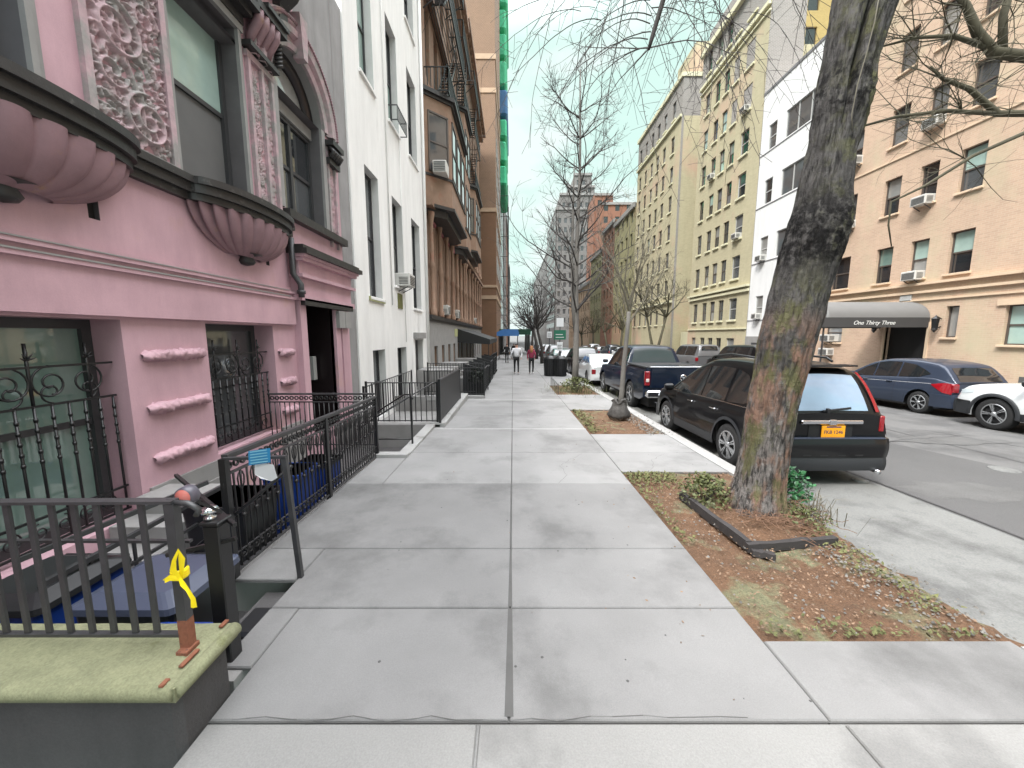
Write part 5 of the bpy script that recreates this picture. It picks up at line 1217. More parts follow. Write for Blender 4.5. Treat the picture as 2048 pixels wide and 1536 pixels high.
m=MB(); m.bar((-2.2,2.79,gr(2.8)+.97),(-1.72,2.79,gr(2.8)+.985),.035,.02); m.bar((-1.735,2.79,gr(2.8)+.98),(-1.68,2.79,gr(2.8)-.01),.035); m.build('return_rail',irongrey,fn)
m=MB(); m.tube([(-1.72,2.85,.84),(-2.1,2.83,.52),(-2.7,2.8,.02)],.014,6); m.build('stair_handrail',iron,fn)
# notice tied to the fence
nt_=empty('notice',(-2.0,2.76,.83),'blue and white paper notice tied to the ornate fence','notice')
def nq(m,x0,x1,z0,z1,y,mi=0): m.quad((x0,y-(x0+2)*.1,z0+(x0+2)*.1),(x1,y-(x1+2)*.1,z0+(x1+2)*.1),(x1,y-(x1+2)*.1,z1+(x1+2)*.1),(x0,y-(x0+2)*.1,z1+(x0+2)*.1),mi)
m=MB(); m.add([(-1.9,2.70,.93),(-1.75,2.68,.91),(-1.73,2.68,.81),(-1.78,2.69,.78),(-1.86,2.69,.8),(-1.91,2.7,.83)],[(0,1,2,3,4,5)]); m.build('white_sheet',sheetw,nt_)
m=MB(); m.quad((-1.94,2.69,.90),(-1.765,2.67,.93),(-1.755,2.665,1.04),(-1.93,2.685,1.01)); m.build('printed_sheet',sheetblue,nt_)
m=MB()
for q in range(5):
    z=.91+q*.021; m.quad((-1.92,2.684,z+.004),(-1.78+.005*(q%2),2.664,z+.028),(-1.78,2.664,z+.036),(-1.92,2.684,z+.012))
m.build('print_lines',lightblue,nt_)
# fence across the far end of the first areaway
e=empty('cross_fence',(-2.85,5.98,-.1),'short ring frieze iron fence across the first areaway\'s far end, by the townhouse door','fence')
m=MB(); b=-.11
m.bar((-3.9,5.98,b+1.03),(-2.2,5.98,b+1.03),.05,.025); m.bar((-3.9,5.98,b+.9),(-2.2,5.98,b+.9),.02,.018); m.bar((-3.9,5.98,b+.2),(-2.2,5.98,b+.2),.02,.018); m.build('rails',irongrey,e)
m=MB()
for i in range(22):
    x=-3.88+i*.078; m.tube([(x,5.98,b+.2),(x,5.98,b+.9)],.009,5); m.lathe([(.02,-.008),(.034,-.008),(.034,.008),(.02,.008),(.02,-.008)],(x+.039,5.98,b+.965),ax='y',n=10)
m.build('balusters',iron,e)
# handrail post at second well
e=empty('stair_rail',(-1.8,6.6,-.1),'thin black handrail going down into the second areaway','handrail')
m=MB(); m.bar((-1.8,6.62,-.1),(-1.8,6.62,.8),.03); m.tube([(-1.74,6.5,.76),(-1.8,6.62,.81),(-1.95,6.7,.79),(-2.5,7.0,.45),(-3.1,7.4,.05)],.015,6); m.tube([(-1.8,6.62,.0),(-2.4,6.62,.0)],.012,6); m.bar((-2.6,7.0,-.62),(-2.6,7.0,.4),.025); m.build('rail',iron,e)
e=empty('stair_rail',(-1.7,8.1,-.1),'black handrail sloping up to the black panel fence on the second areaway','handrail')
m=MB(); m.tube([(-2.9,6.9,.1),(-2.3,7.5,.5),(-1.72,8.05,.83),(-1.62,8.3,.84)],.015,6); m.build('rail',iron,e)
# railing on the second areaway's far wall
def picket(name,label,p,q,h,zb,n,mat=iron,mid=None,posts=True,cat='fence'):
    e=empty(name,((p[0]+q[0])/2,(p[1]+q[1])/2,zb),label,cat); P=Vector((p[0],p[1],p[2] if len(p)>2 else zb)); Q=Vector((q[0],q[1],q[2] if len(q)>2 else zb)); U=Vector((0,0,1))
    m=MB(); m.bar(P+U*h,Q+U*h,.035,.02); m.bar(P+U*.08,Q+U*.08,.025,.02)
    if mid: m.bar(P+U*mid,Q+U*mid,.025,.02)
    m.build('rails',irongrey,e); m=MB()
    for i in range(n+1):
        a=P.lerp(Q,i/n); m.bar(a+U*.06,a+U*h,.016)
    m.build('pickets',mat,e)
    if posts:
        for a in (P,Q): m=MB(); m.bar(a-U*.05,a+U*(h+.03),.04); m.build('post',mat,e)
    return e
picket('picket_fence','thin iron picket fence on the far wall of the second areaway, before the white house',(-3.2,8.2),(-1.66,8.2),.92,-.1,13)
picket('picket_fence','iron picket railing before the white house windows, behind the black panel fence',(-3.3,8.3),(-3.3,12.3),.9,-.2,22)
e=empty('panel_fence',(-1.6,9.8,-.1),'solid black panel fence with silver top rail beside the sidewalk','fence')
m=MB()
m.add([(-1.62,8.2,-.02),(-1.62,11.3,-.04),(-1.62,11.3,.82),(-1.62,8.2,.86),(-1.59,8.2,-.02),(-1.59,11.3,-.04),(-1.59,11.3,.82),(-1.59,8.2,.86)],[(0,1,2,3),(4,5,6,7),(0,1,5,4),(3,2,6,7),(0,3,7,4),(1,2,6,5)]); m.build('panel',M('fence_panel',C(48,48,50),rough=.5,var=.12),e)
m=MB(); m.bar((-1.6,8.15,.88),(-1.6,11.35,.84),.05,.03); m.build('top_rail',irongrey,e)
m=MB(); m.bar((-1.6,8.17,-.1),(-1.6,8.17,.9),.05); m.build('post',iron,e); m=MB(); m.bar((-1.6,11.33,-.1),(-1.6,11.33,.88),.05); m.build('post',iron,e)
picket('grid_fence','tall iron fence with double rails square to the walk, beyond the black panel fence',(-2.8,12.45),(-.95,12.45),1.1,-.17,20,mid=.95)
picket('grid_fence','lower iron fence behind the double railed one, in front of the brown houses',(-3.1,13.2),(-1.3,13.2),.8,-.2,20)
picket('picket_fence','black picket fence running along the walk beside the brown house stoop',(-.97,12.5,-.17),(-.97,14.6,-.2),.9,-.17,16)
def stoop(y0_,y1_,x,label):
    e=empty('stoop',((x-3.9)/2,(y0_+y1_)/2,gy(y0_)),label,'stoop'); m=MB()
    for i in range(6): m.box(-3.88,x-.12-i*.25,y0_+.1,y1_-.1,gy(y0_)-.3+i*.17,gy(y0_)-.13+i*.17)
    m.build('steps',arewall,e)
    for yy in (y0_,y1_):
        m=MB(); m.prism([(x-.9,-.8),(x,-.8),(x,gy(yy)+.75),(x-.5,gy(yy)+.9),(x-.9,gy(yy)+1.0)],lambda a,z,t,yy=yy:(a,yy+t,z),-.04,.04); m.build('side_panel',canvasb,e)
    m=MB(); m.bar((x-.0,y0_,gy(y0_)+.8),(x,y1_,gy(y1_)+.8),.05); m.bar((x,y0_+.06,gy(y0_)-.1),(x,y0_+.06,gy(y0_)+.85),.06); m.build('rail',irongrey,e)
stoop(15.2,17.4,-1.1,'first brown house stoop with solid black side panels')
stoop(19.6,21.6,-1.15,'second brown house stoop with black side panels, under the first oriel')
stoop(25.4,27.6,-1.2,'third stoop with black side panels, at the near end of the black awning')
picket('picket_fence','black fence between the first and second brown house stoops',(-1.05,17.5,-.32),(-1.05,19.5,-.36),.95,-.34,22)
picket('picket_fence','black fence beyond the second brown house stoop',(-1.1,21.7,-.4),(-1.1,25.3,-.47),.95,-.44,34)
picket('picket_fence','black fence far along the left of the walk, under the black awning',(-1.6,28,-.5),(-1.6,38,-.7),.9,-.6,60)
m=MB(); rr=random.Random(8)
for _ in range(240):
    a=rr.uniform(0,6.3); b=rr.uniform(-.3,.9); r=.42*rr.uniform(.6,1); c=Vector((-1.35+r*math.cos(a)*math.cos(b),14.9+r*math.sin(a)*math.cos(b),.15+r*math.sin(b)*1.2)); t=Vector((rr.uniform(-1,1),rr.uniform(-1,1),rr.uniform(-1,1))).normalized()*.09; u=t.cross(Vector((rr.random(),rr.random(),rr.random()))).normalized()*.05
    m.add([c-t,c+u,c+t,c-u],[(0,1,2,3)])
e=empty('shrub',(-1.35,14.9,-.25),'small dark shrub by the black fence of the brown houses','shrub'); m.build('foliage',M('dark_shrub',C(48,54,44),rough=.6,var=.3,island=.3),e)
m=MB(); m.tube([(-1.35,14.9,-.28),(-1.35,14.9,.1)],.02,6); m.build('stem',twig,e)
# ---------------- vehicles ----------------
def interp(P,s):
    if s<=P[0][0]: return P[0][1]
    for (a,b),(c,d) in zip(P[:-1],P[1:]):
        if s<=c: t=(s-a)/(c-a+1e-9); return b+(d-b)*t
    return P[-1][1]
def smooth(P,k=6):   # Catmull-Rom densify
    out_=[]
    for i in range(len(P)-1):
        p0=P[max(i-1,0)];p1=P[i];p2=P[i+1];p3=P[min(i+2,len(P)-1)]
        for j in range(k):
            t=j/k; z=.5*((2*p1[1])+(-p0[1]+p2[1])*t+(2*p0[1]-5*p1[1]+4*p2[1]-p3[1])*t*t+(-p0[1]+3*p1[1]-3*p2[1]+p3[1])*t**3); out_.append((p1[0]+(p2[0]-p1[0])*t,z))
    out_.append(P[-1]); return out_
class Car:
    def __init__(c,name,label,cat,x,y,c_,pm,group=None,hi=True,back=False):
        c.e=empty(name,(x,y+c_['L']/2,gy(y+c_['L']/2)-.15),label,cat,group); c.c=c_; c.x=x; c.y=y; c.pm=pm; g=c_; L_=g['L'];W=g['W']/2
        c.z0=gy(y+L_/2)-.15
        belt=smooth(g['belt']); roof=smooth(g['roof'],8); c.belt=belt;c.roof=roof; wr=g['wr']
        def T(px,s,z): return (x+px,(y+L_-s) if back else (y+s),c.z0+z+(c.c['L']/2-s)*S*(-1 if back else 1))
        c.T=T
        rr_,fr_=g.get('round',(.35,.8)); tr,tf=g.get('taper',(.08,.2))
        def tap(s): 
            v=1.0
            if s<rr_: v-=tr*(1-s/rr_)**2.2
            if s>L_-fr_: v-=tf*((s-(L_-fr_))/fr_)**2.2
            return v
        c.tap=tap
        def zb(s):
            z=g.get('zb',.22)+ (.10*(1-s/.3) if s<.3 else 0)+(.06*((s-L_+.4)/.4) if s>L_-.4 else 0)
            for w_ in g['wheels']:
                R_=g['R']+.065; dd=abs(s-w_)
                if dd<R_: z=max(z,g['R']+math.sqrt(R_*R_-dd*dd))
            return z
        def xs(s,z):  # body side half-width at height z below the belt
            zt=interp(belt,s); t=(z-.2)/(zt-.2); t=max(0,min(1,t))
            f=.93+.07*math.sin(PI*min(1,t*.95+.12)) if t<.5 else .93+.07*math.sin(PI*min(1,t*.95+.12))+.0
            f-= .02*max(0,(t-.8)/.2)
            return W*tap(s)*f
        c.xs=xs
        k=g.get('tumble',.34)
        def xc(s,z):  # cabin side
            zt=interp(belt,s); return (xs(s,zt)-.015)-k*max(0,z-zt)
        c.xc=xc
        # lower body
        m=MB(); st=sorted(set([0,.015,.05,.1,.17,.25,.35]+list(np.arange(.45,L_-.45,.06 if hi else .12))+[L_-.45,L_-.35,L_-.25,L_-.17,L_-.1,L_-.05,L_-.015,L_]+[q for w_ in g['wheels'] for q in (w_-g['R']-.064,w_+g['R']+.064)]))
        nr=9; ring=[]
        for s in st:
            z1=interp(belt,s); b0=min(zb(s),z1-.1); row=[]
            inset=0
            for j in range(nr): z=b0+(z1-b0)*j/(nr-1); row.append((xs(s,z),z))
            wt=row[-1][0]; row+= [(wt*.96,z1+.018),(wt*.75,z1+.04),(wt*.4,z1+.055),(0,z1+.06)]
            full=[(px,z) for px,z in row]+[(-px,z) for px,z in row[-2::-1]]; ring.append([T(px,s,z) for px,z in full])
        n=len(ring[0]); vs=[p for r in ring for p in r]; fs=[(i*n+j,(i+1)*n+j,(i+1)*n+j+1,i*n+j+1) for i in range(len(ring)-1) for j in range(n-1)]
        m.add(vs,fs,0,True); N=len(ring)-1
        m.add(ring[0],[tuple(range(n))],0); m.add(ring[-1],[tuple(range(n-1,-1,-1))],0)
        m.build('body',pm,c.e)
        # cabin shell
        c0,c1=roof[0][0],roof[-1][0]
        m=MB(); ring=[]; stc=list(np.linspace(c0,c1,46 if hi else 26))
        for s in stc:
            zt=interp(belt,s); zr=max(interp(roof,s),zt+.005); row=[]
            H=zr-zt; ze=zt+H*.86
            for j in range(6): z=zt+(ze-zt)*j/5; row.append((xc(s,z),z))
            xe=row[-1][0]; row+=[(xe-.03-.02*H,zt+H*.93),(xe*.86,zt+H*.965),(xe*.6,zt+H*.99),(0,zr)]
            full=row+[(-px,z) for px,z in row[-2::-1]]; ring.append([T(px,s,z) for px,z in full])
        n=len(ring[0]); vs=[p for r in ring for p in r]; m.add(vs,[(i*n+j,(i+1)*n+j,(i+1)*n+j+1,i*n+j+1) for i in range(len(ring)-1) for j in range(n-1)],0,True)
        m.add(ring[0],[tuple(range(n))]); m.build('cabin',pm,c.e)
        # underbody and wells
        m=MB(); q0=T(-W+.26,.25,.2);q1=T(W-.26,L_-.3,.7); m.box(min(q0[0],q1[0]),max(q0[0],q1[0]),min(q0[1],q1[1]),max(q0[1],q1[1]),c.z0+.2,c.z0+.66); m.build('underbody',blackunder,c.e)
        for w_ in g['wheels']:
            for sx in (-1,1): c.wheel(sx,w_,hi)
    def wheel(c,sx,s,hi):
        g=c.c; R_=g['R']; W=g['W']/2; xo=sx*(W*c.tap(s)-.02); p=c.T(xo,s,R_); wx=p[0]; n=32 if hi else 16
        m=MB(); d=-sx; wd=.22
        pf=[(R_*.66,0),(R_*.72,.0),(R_*.9,-.004),(R_*.97,.015),(R_,.04),(R_,wd-.04),(R_*.95,wd),(R_*.6,wd)]
        m.lathe([(R_*.3,.05*d),(R_*.66,.03*d),(R_*.66,wd*d)],p,ax='x',n=n); m.lathe([(0,.05*d),(R_*.3,.05*d)],p,ax='x',n=n); wo=m.build('wheel',darkmet,c.e)
        m=MB(); m.lathe([(r,h*d) for r,h in pf],p,ax='x',n=n); m.build('tyre',rubber,wo)
        m=MB(); m.lathe([(R_*.60,.0),(R_*.67,-.004*d),(R_*.67,.04*d)],p,ax='x',n=n); m.lathe([(0,-.012*d),(R_*.13,-.01*d),(R_*.16,.02*d)],p,ax='x',n=16)
        ns=g.get('spokes',7)
        for i in range(ns):
            t=2*PI*i/ns; a=t-.12;b=t+.12
            if g.get('split'): prs=((t-.17,t-.05),(t+.05,t+.17))
            else: prs=((t-.11,t+.11),)
            for a,b in prs:
                v=[(wx-.006*d,p[1]+R_*.12*math.cos(a),p[2]+R_*.12*math.sin(a)),(wx-.006*d,p[1]+R_*.12*math.cos(b),p[2]+R_*.12*math.sin(b)),(wx+.0*d,p[1]+R_*.62*math.cos(b),p[2]+R_*.62*math.sin(b)),(wx+.0*d,p[1]+R_*.62*math.cos(a),p[2]+R_*.62*math.sin(a))]
                v2=[(x_+.03*d,y_,z_) for x_,y_,z_ in v]; m.add(v+v2,[(0,1,2,3),(4,5,6,7),(0,1,5,4),(2,3,7,6),(1,2,6,5),(0,3,7,4)])
        m.build('rim',alloy,wo)
    def band(c,name,mat,surf,s0,s1,lo,hi,sides=(-1,1),eps=.006,n=14,rows=3,parent=None,label=None):
        """patch on the body ('xs') or cabin ('xc') side between curves lo(s), hi(s)"""
        f=c.xs if surf=='xs' else c.xc; lo=lo if callable(lo) else (lambda s,P=lo:interp(P,s)) ; hi=hi if callable(hi) else (lambda s,P=hi:interp(P,s)); r=None
        for sx in sides:
            m=MB()
            def P(i,j): s=s0+(s1-s0)*i/n; z=lo(s)+(hi(s)-lo(s))*j/rows; return c.T(sx*(f(s,z)+eps),s,z)
            m.grid(P,n,rows); r=m.build(name,mat,parent or c.e,label=label)
        return r
    def topstrip(c,name,mat,s0,s1,fx0,fx1,eps=.006,n=12,sy=-1,parent=None,narrow=0):
        """patch on the cabin's front or rear slope; fx fractions of half width; eps pushes outwards"""
        m=MB()
        def P(i,j):
            s=s0+(s1-s0)*j/8; zt=interp(c.belt,s); zr=interp(c.roof,s); H=zr-zt; fr=fx0+(fx1-fx0)*i/n
            xe=c.xc(s,zt+H*.86); px=fr*(xe-.03-.02*H)*(1-narrow*j/8); f=abs(fr); z=zt+H*(1-.07*f**2.2); return c.T(px,s+sy*eps,z+eps)
        m.grid(P,n,8); return m.build(name,mat,parent or c.e)
    def boxp(c,name,mat,px0,px1,s0,s1,z0,z1,b=.015,parent=None,label=None):
        a=c.T(px0,s0,z0);q=c.T(px1,s1,z0); h=z1-z0; m=MB(); za=min(a[2],q[2]); m.bbox(min(a[0],q[0]),max(a[0],q[0]),min(a[1],q[1]),max(a[1],q[1]),za,za+h,b); return m.build(name,mat,parent or c.e,label=label)
def bumper(c,name,mat,rear,z0,z1,out_,wrap=.45,eps=.012):
    m=MB(); g=c.c; L_=g['L']; W=g['W']/2; n=28; js=6
    def P(i,j):
        t=-1+2*i/n; a=abs(t); sg=1 if t>0 else -1
        if a<.72: px=t/.72*W*c.tap(0 if rear else L_)*.97; s=-out_*(1-.25*(a/.72)**3)
        else: q=(a-.72)/.28; s=-out_*.75+(wrap+out_*.75)*q; ss=max(0,s) ; px=sg*(c.xs(ss if rear else L_-ss,(z0+z1)/2)+eps*(1-.7*q))
        z=z0+(z1-z0)*j/js; bul=.02*math.sin(PI*j/js); sv=s-bul if a<.72 else s
        if a<.72: pass
        s_=sv if rear else L_-sv
        return c.T(px,s_,z)
    m.grid(P,n,js); 
    m.grid(lambda i,j:P(i,js) if j==0 else c.T(P(i,js)[0]*0+ (P(i,js)[0]-c.x)*.93, (0.06 if rear else L_-.06) if True else 0, z1+.012),n,1)
    return m.build(name,mat,c.e)
def plate(c,rear,pxc,z,s,txt=None):
    m=MB(); L_=c.c['L']; e=c.T(pxc,s,z); sg=-1 
    m.bbox(e[0]-.16,e[0]+.16,e[1]-.008,e[1]+.004,e[2]-.08,e[2]+.08,.003); o=m.build('licence_plate',plateor,c.e)
    m=MB()
    if txt: text(txt,.066,(e[0],e[1]-.0095,e[2]-.03),(PI/2,0,0),plateblue,o,name='plate_lettering',ext=.001)
    m.box(e[0]-.1,e[0]+.1,e[1]-.0095,e[1]-.008,e[2]+.055,e[2]+.072); m.build('plate_header',plateblue,o)
    return o
SUV=dict(L=4.35,W=1.78,R=.345,wheels=(.92,3.38),belt=[(0,.98),(.5,1.0),(1.5,.985),(2.7,.96),(3.35,.95),(3.8,.92),(4.15,.83),(4.35,.62)],
  roof=[(.02,1.0),(.10,1.2),(.21,1.42),(.36,1.60),(.75,1.705),(1.5,1.735),(2.1,1.69),(2.55,1.52),(2.95,1.27),(3.4,.97)],wr=.6,tumble=.32,spokes=7,split=True,zb=.25,taper=(.12,.2),round=(.45,.8))
c=Car('parked_suv','black suv parked at the near kerb right behind the big tree trunk, orange licence plate','suv',4.34,5.08,SUV,pblack,group='cars parked along the near kerb'); crv=c
def wl(s): return 1.03
sgl=c.band('side_glass',carglass,'xc',2.02,3.18,[(2.0,1.0),(3.2,.985)],[(2.02,1.56),(2.3,1.5),(2.6,1.4),(3.0,1.13),(3.18,1.0)])
c.band('side_glass',carglass,'xc',1.22,1.98,[(1.0,1.02),(2,1.0)],[(1.1,1.56),(1.5,1.575),(2.0,1.56)])
c.band('side_glass',carglass,'xc',.52,1.15,[(.5,1.12),(.7,1.05),(1.15,1.02)],[(.52,1.14),(.7,1.38),(.85,1.5),(1.15,1.555)])
c.band('window_trim',chrome,'xc',.5,3.2,[(.5,1.0),(1.15,1.0),(3.2,.97)],[(.5,1.012),(1.15,1.012),(3.2,.985)],n=20,rows=1,eps=.009)
c.topstrip('rear_glass',carglassb,.05,.31,-.80,.80,sy=-1); c.topstrip('windscreen',carglass,2.35,3.35,-.9,.9,sy=1)
for f0,f1 in ((-1.0,-.93),(.93,1.0)): c.topstrip('tail_light',taillt,.04,.36,f0,f1,eps=.016)
for sx in (-1,1):
    tl=c.band('tail_light',taillt,'xs',.0,.16,[(0,.72),(.16,.86)],[(0,1.0),(.16,1.0)],sides=(sx,),eps=.014)
for sx in (-1,1): c.boxp('tail_light',taillt,sx*.70-.035,sx*.70+.03,-.016,.05,.78,1.0,b=.012)
c.boxp('bumper_reflection',pslate,-.70,.70,-.092,-.02,.69,.715,b=.01)  # slate strip paints a light blue reflection along the black bumper's upper edge
bumper(c,'rear_bumper',pblack,True,.44,.70,.09); bumper(c,'rear_bumper_skirt',trimpl,True,.25,.45,.075); bumper(c,'front_bumper',trimpl,False,.25,.5,.02)
c.boxp('chrome_bar',chrome,-.42,.42,-.04,-.005,.885,.945,b=.012); c.boxp('emblem',chrome,-.05,.05,-.052,-.03,.875,.955,b=.01)
plate(c,True,.02,.79,-.028,'FKB 1246')
c.boxp('hatch_recess',blackunder,-.3,.3,-.008,.01,.70,.88,b=.003)
m=MB(); a=c.T(-.1,.02,1.06); m.bar(a,c.T(.30,.06,1.10),.025); m.bar(c.T(-.05,.01,1.04),c.T(-.05,-.0,1.1),.04); m.build('rear_wiper',blackpl,c.e)
m=MB()
for sx in (-1,1):
    pts=[c.T(sx*(.56),s,interp(c.roof,s)+h) for s,h in ((.75,.0),(.85,.045),(1.5,.06),(2.05,.045),(2.15,.0))]; m.tube(pts,.018,8)
m.build('roof_rail',blackpl,c.e)
c.boxp('spoiler',pblack,-.55,.55,.28,.5,1.655,1.68,b=.01)
m=MB()
for sx in (-1,1):
    for w_ in SUV['wheels']:
        R_=.41; n=20
        m.grid(lambda i,j,sx=sx,w_=w_:c.T(sx*(c.xs(w_,.5)+.012-.01*j),w_+(R_+.05*j)*math.cos(PI*i/n),.345+(R_+.05*j)*math.sin(PI*i/n)),n,1)
m.build('wheel_arch_trim',trimpl,c.e)
c.band('sill_trim',trimpl,'xs',1.35,2.95,[(1,.26),(4,.26)],[(1,.42),(4,.42)],n=10)
def seams(c,ss,z0,z1,handles,hz):
    m=MB()
    for s in ss:
        for sx in (-1,1): m.grid(lambda i,j,s=s,sx=sx:c.T(sx*(c.xs(s,z0+(z1-z0)*j/8)+.002),s+.004*(i*2-1),z0+(z1-z0)*j/8),1,8)
    m.build('door_seam',blackunder,c.e)
    for s in handles:
        for sx in (-1,1): 
            p=c.T(sx*(c.xs(s,hz)+.02),s,hz); m=MB(); m.bbox(p[0]-.018,p[0]+.018,p[1]-.09,p[1]+.09,p[2]-.014,p[2]+.014,.01); m.build('door_handle',chrome if c is crv else c.pm,c.e)
def mirrors(c,s,z,mat=None):
    for sx in (-1,1):
        p=c.T(sx*(c.c['W']/2+.09),s,z); m=MB(); m.bbox(p[0]-.1,p[0]+.1,p[1]-.05,p[1]+.06,p[2]-.07,p[2]+.07,.035); m.build('wing_mirror',mat or c.pm,c.e)
seams(c,(1.2,2.05,3.12),.3,.97,(1.45,2.3),.86); mirrors(c,3.02,1.05)
c.band('headlight',headlt,'xs',3.9,4.25,[(3.9,.74),(4.25,.62)],[(3.9,.86),(4.25,.76)])
m=MB(); m.tube([c.T(.62,-.02,.25),c.T(.62,-.13,.245)],.03,10); m.build('exhaust',chrome,c.e)
for sx in (-.35,-.12,.12,.35): c.boxp('bumper_notch',blackunder,sx-.06,sx+.06,-.098,-.07,.46,.49,b=.008)
# pickup
PK=dict(L=5.75,W=1.98,R=.40,wheels=(1.28,4.83),belt=[(0,1.28),(1.0,1.27),(1.85,1.27),(2.3,1.16),(4.1,1.13),(4.5,1.12),(5.3,1.08),(5.6,1.0),(5.75,.75)],
  roof=[(1.92,1.28),(2.02,1.55),(2.12,1.82),(2.4,1.9),(3.2,1.92),(3.7,1.86),(4.1,1.6),(4.5,1.14)],wr=.6,tumble=.32,spokes=5,zb=.38,taper=(.01,.14),round=(.1,.6))
c=Car('pickup_truck','dark blue pickup truck parked ahead of the black suv, behind the thin sapling','pickup truck',4.6,10.45,PK,pblue,group='cars parked along the near kerb')
c.band('side_glass',carglass,'xc',2.15,3.1,[(2,1.2),(3.2,1.19)],[(2.15,1.78),(2.4,1.8),(3.1,1.8)]); c.band('side_glass',carglass,'xc',3.16,4.15,[(3,1.19),(4.2,1.18)],[(3.16,1.8),(3.6,1.76),(3.9,1.55),(4.15,1.2)])
c.topstrip('rear_glass',carglass,1.95,2.11,-.88,.88,sy=-1); c.topstrip('windscreen',carglass,3.75,4.4,-.9,.9,sy=1)
c.boxp('bed_floor',blackunder,-.8,.8,.12,1.8,1.325,1.345,b=.002); c.boxp('tailgate',pblue,-.80,.80,-.03,.03,.72,1.30,b=.02); c.boxp('bed_rail',trimpl,-.93,-.84,.05,1.85,1.31,1.36); c.boxp('bed_rail',trimpl,.84,.93,.05,1.85,1.31,1.36); c.boxp('tailgate_cap',psilver,-.82,.82,-.04,.06,1.30,1.335)
for sx in (-1,1):
    t=c.boxp('tail_light',taillt,sx*.885-.075,sx*.885+.075,-.035,.06,.8,1.2,b=.02); c.boxp('reverse_lamp',tailwh,sx*.885-.045,sx*.885+.045,-.05,-.02,.9,.99,b=.01,parent=t)
c.boxp('rear_bumper',chrome,-.95,.95,-.2,-.04,.48,.68,b=.04); c.boxp('hitch',blackpl,-.06,.06,-.3,-.1,.38,.46); plate(c,True,0,.62,-.215)
m=MB(); e=c.T(.1,-.035,1.02); m.lathe([(0,-.012),(.085,-.01),(.09,.0)],e,ax='y',n=24); o=m.build('emblem',chrome,c.e); m=MB(); m.lathe([(0,-.016),(.065,-.014)],e,ax='y',n=20); m.build('emblem_field',pblue,o)
m=MB(); m.add([(e[0]-.045,e[1]-.018,e[2]+.03),(e[0]+.045,e[1]-.018,e[2]+.03),(e[0]+.03,e[1]-.018,e[2]),(e[0],e[1]-.018,e[2]-.045),(e[0]-.03,e[1]-.018,e[2])],[(0,1,2,3,4)]); m.build('emblem_mark',chrome,o)
seams(c,(1.95,3.12,4.1),.45,1.1,(2.35,3.4),1.02); mirrors(c,4.0,1.3,blackpl)
bumper(c,'front_bumper',chrome,False,.4,.7,.03)
# across the street: slate blue hatchback
HB=dict(L=4.1,W=1.7,R=.31,wheels=(.75,3.3),belt=[(0,.9),(.5,1.0),(1.4,.96),(2.6,.9),(3.2,.86),(3.7,.78),(4.1,.5)],
  roof=[(.0,.92),(.12,1.1),(.35,1.36),(.7,1.46),(1.3,1.52),(2.0,1.5),(2.5,1.36),(2.9,1.12),(3.3,.87)],wr=.6,tumble=.32,spokes=7,zb=.2)
c=Car('hatchback','slate blue hatchback parked across the street before the canopy, red tail light','hatchback',12.28,9.85,HB,pslate,group='cars parked along the far kerb')
c.band('side_glass',carglass,'xc',.62,1.45,[(.6,1.12),(.9,1.02),(1.45,.99)],[(.62,1.14),(.8,1.24),(1.1,1.36),(1.45,1.41)]); c.band('side_glass',carglass,'xc',1.5,2.2,[(1.4,.99),(2.3,.95)],[(1.5,1.415),(1.9,1.42),(2.2,1.37)]); c.band('side_glass',carglass,'xc',2.25,2.95,[(2.2,.95),(3,.91)],[(2.25,1.35),(2.6,1.2),(2.95,.93)])
c.topstrip('rear_glass',carglass,.03,.3,-.85,.85,sy=-1); c.topstrip('windscreen',carglass,2.3,3.2,-.9,.9,sy=1)
for sx in (-1,1): c.band('tail_light',taillt,'xs',.0,.48,[(0,.62),(.18,.66),(.48,.84)],[(0,.9),(.2,.92),(.48,.86)],sides=(sx,),eps=.012); c.boxp('tail_light',taillt,sx*.68-.09,sx*.68+.08,-.02,.06,.66,.9,b=.02)
bumper(c,'rear_bumper',pslate,True,.26,.6,.05); bumper(c,'front_bumper',pslate,False,.24,.5,.02); seams(c,(1.48,2.28,3.0),.26,.9,(1.65,2.45),.84); mirrors(c,2.85,.98)
c.band('door_crease_highlight',psilver,'xs',.5,3.2,[(.5,.865),(3.2,.79)],[(.5,.875),(3.2,.80)],n=14,rows=1,eps=.002); c.band('sill_trim',blackunder,'xs',1.1,2.95,[(1,.2),(3,.2)],[(1,.25),(3,.25)],n=6)  # thin silver strip paints the highlight along the door crease
# white suv nose at the right edge
RV=dict(SUV); RV.update(W=1.84,R=.36,L=4.6,wheels=(.95,3.68),spokes=5,split=True,zb=.27,belt=[(0,1.0),(.5,1.02),(1.5,1.03),(2.7,1.02),(3.35,1.02),(3.9,1.0),(4.3,.94),(4.5,.82),(4.6,.66)],roof=[(.02,1.02),(.16,1.25),(.35,1.5),(.6,1.64),(1.0,1.69),(1.7,1.7),(2.3,1.66),(2.7,1.5),(3.05,1.28),(3.45,1.03)])
c=Car('parked_suv','white suv with black wheel arches, only its nose in view at the right edge','suv',11.88,4.85,RV,pwhite,group='cars parked along the far kerb')
c.band('side_glass',carglass,'xc',2.02,3.2,[(2.0,1.07),(3.2,1.06)],[(2.02,1.58),(2.4,1.55),(2.7,1.43),(3.0,1.24),(3.2,1.08)]); c.topstrip('windscreen',carglass,2.5,3.38,-.9,.9,sy=1); c.topstrip('rear_glass',carglass,.07,.42,-.8,.8)
c.band('headlight',headlt,'xs',4.15,4.5,[(4.15,.8),(4.5,.74)],[(4.15,.9),(4.5,.84)]); bumper(c,'front_bumper',trimpl,False,.28,.6,.04); bumper(c,'rear_bumper',trimpl,True,.28,.6,.04); mirrors(c,3.1,1.12,blackpl); seams(c,(1.2,2.05,3.14),.34,1.0,(1.45,2.3),.9)
m=MB()
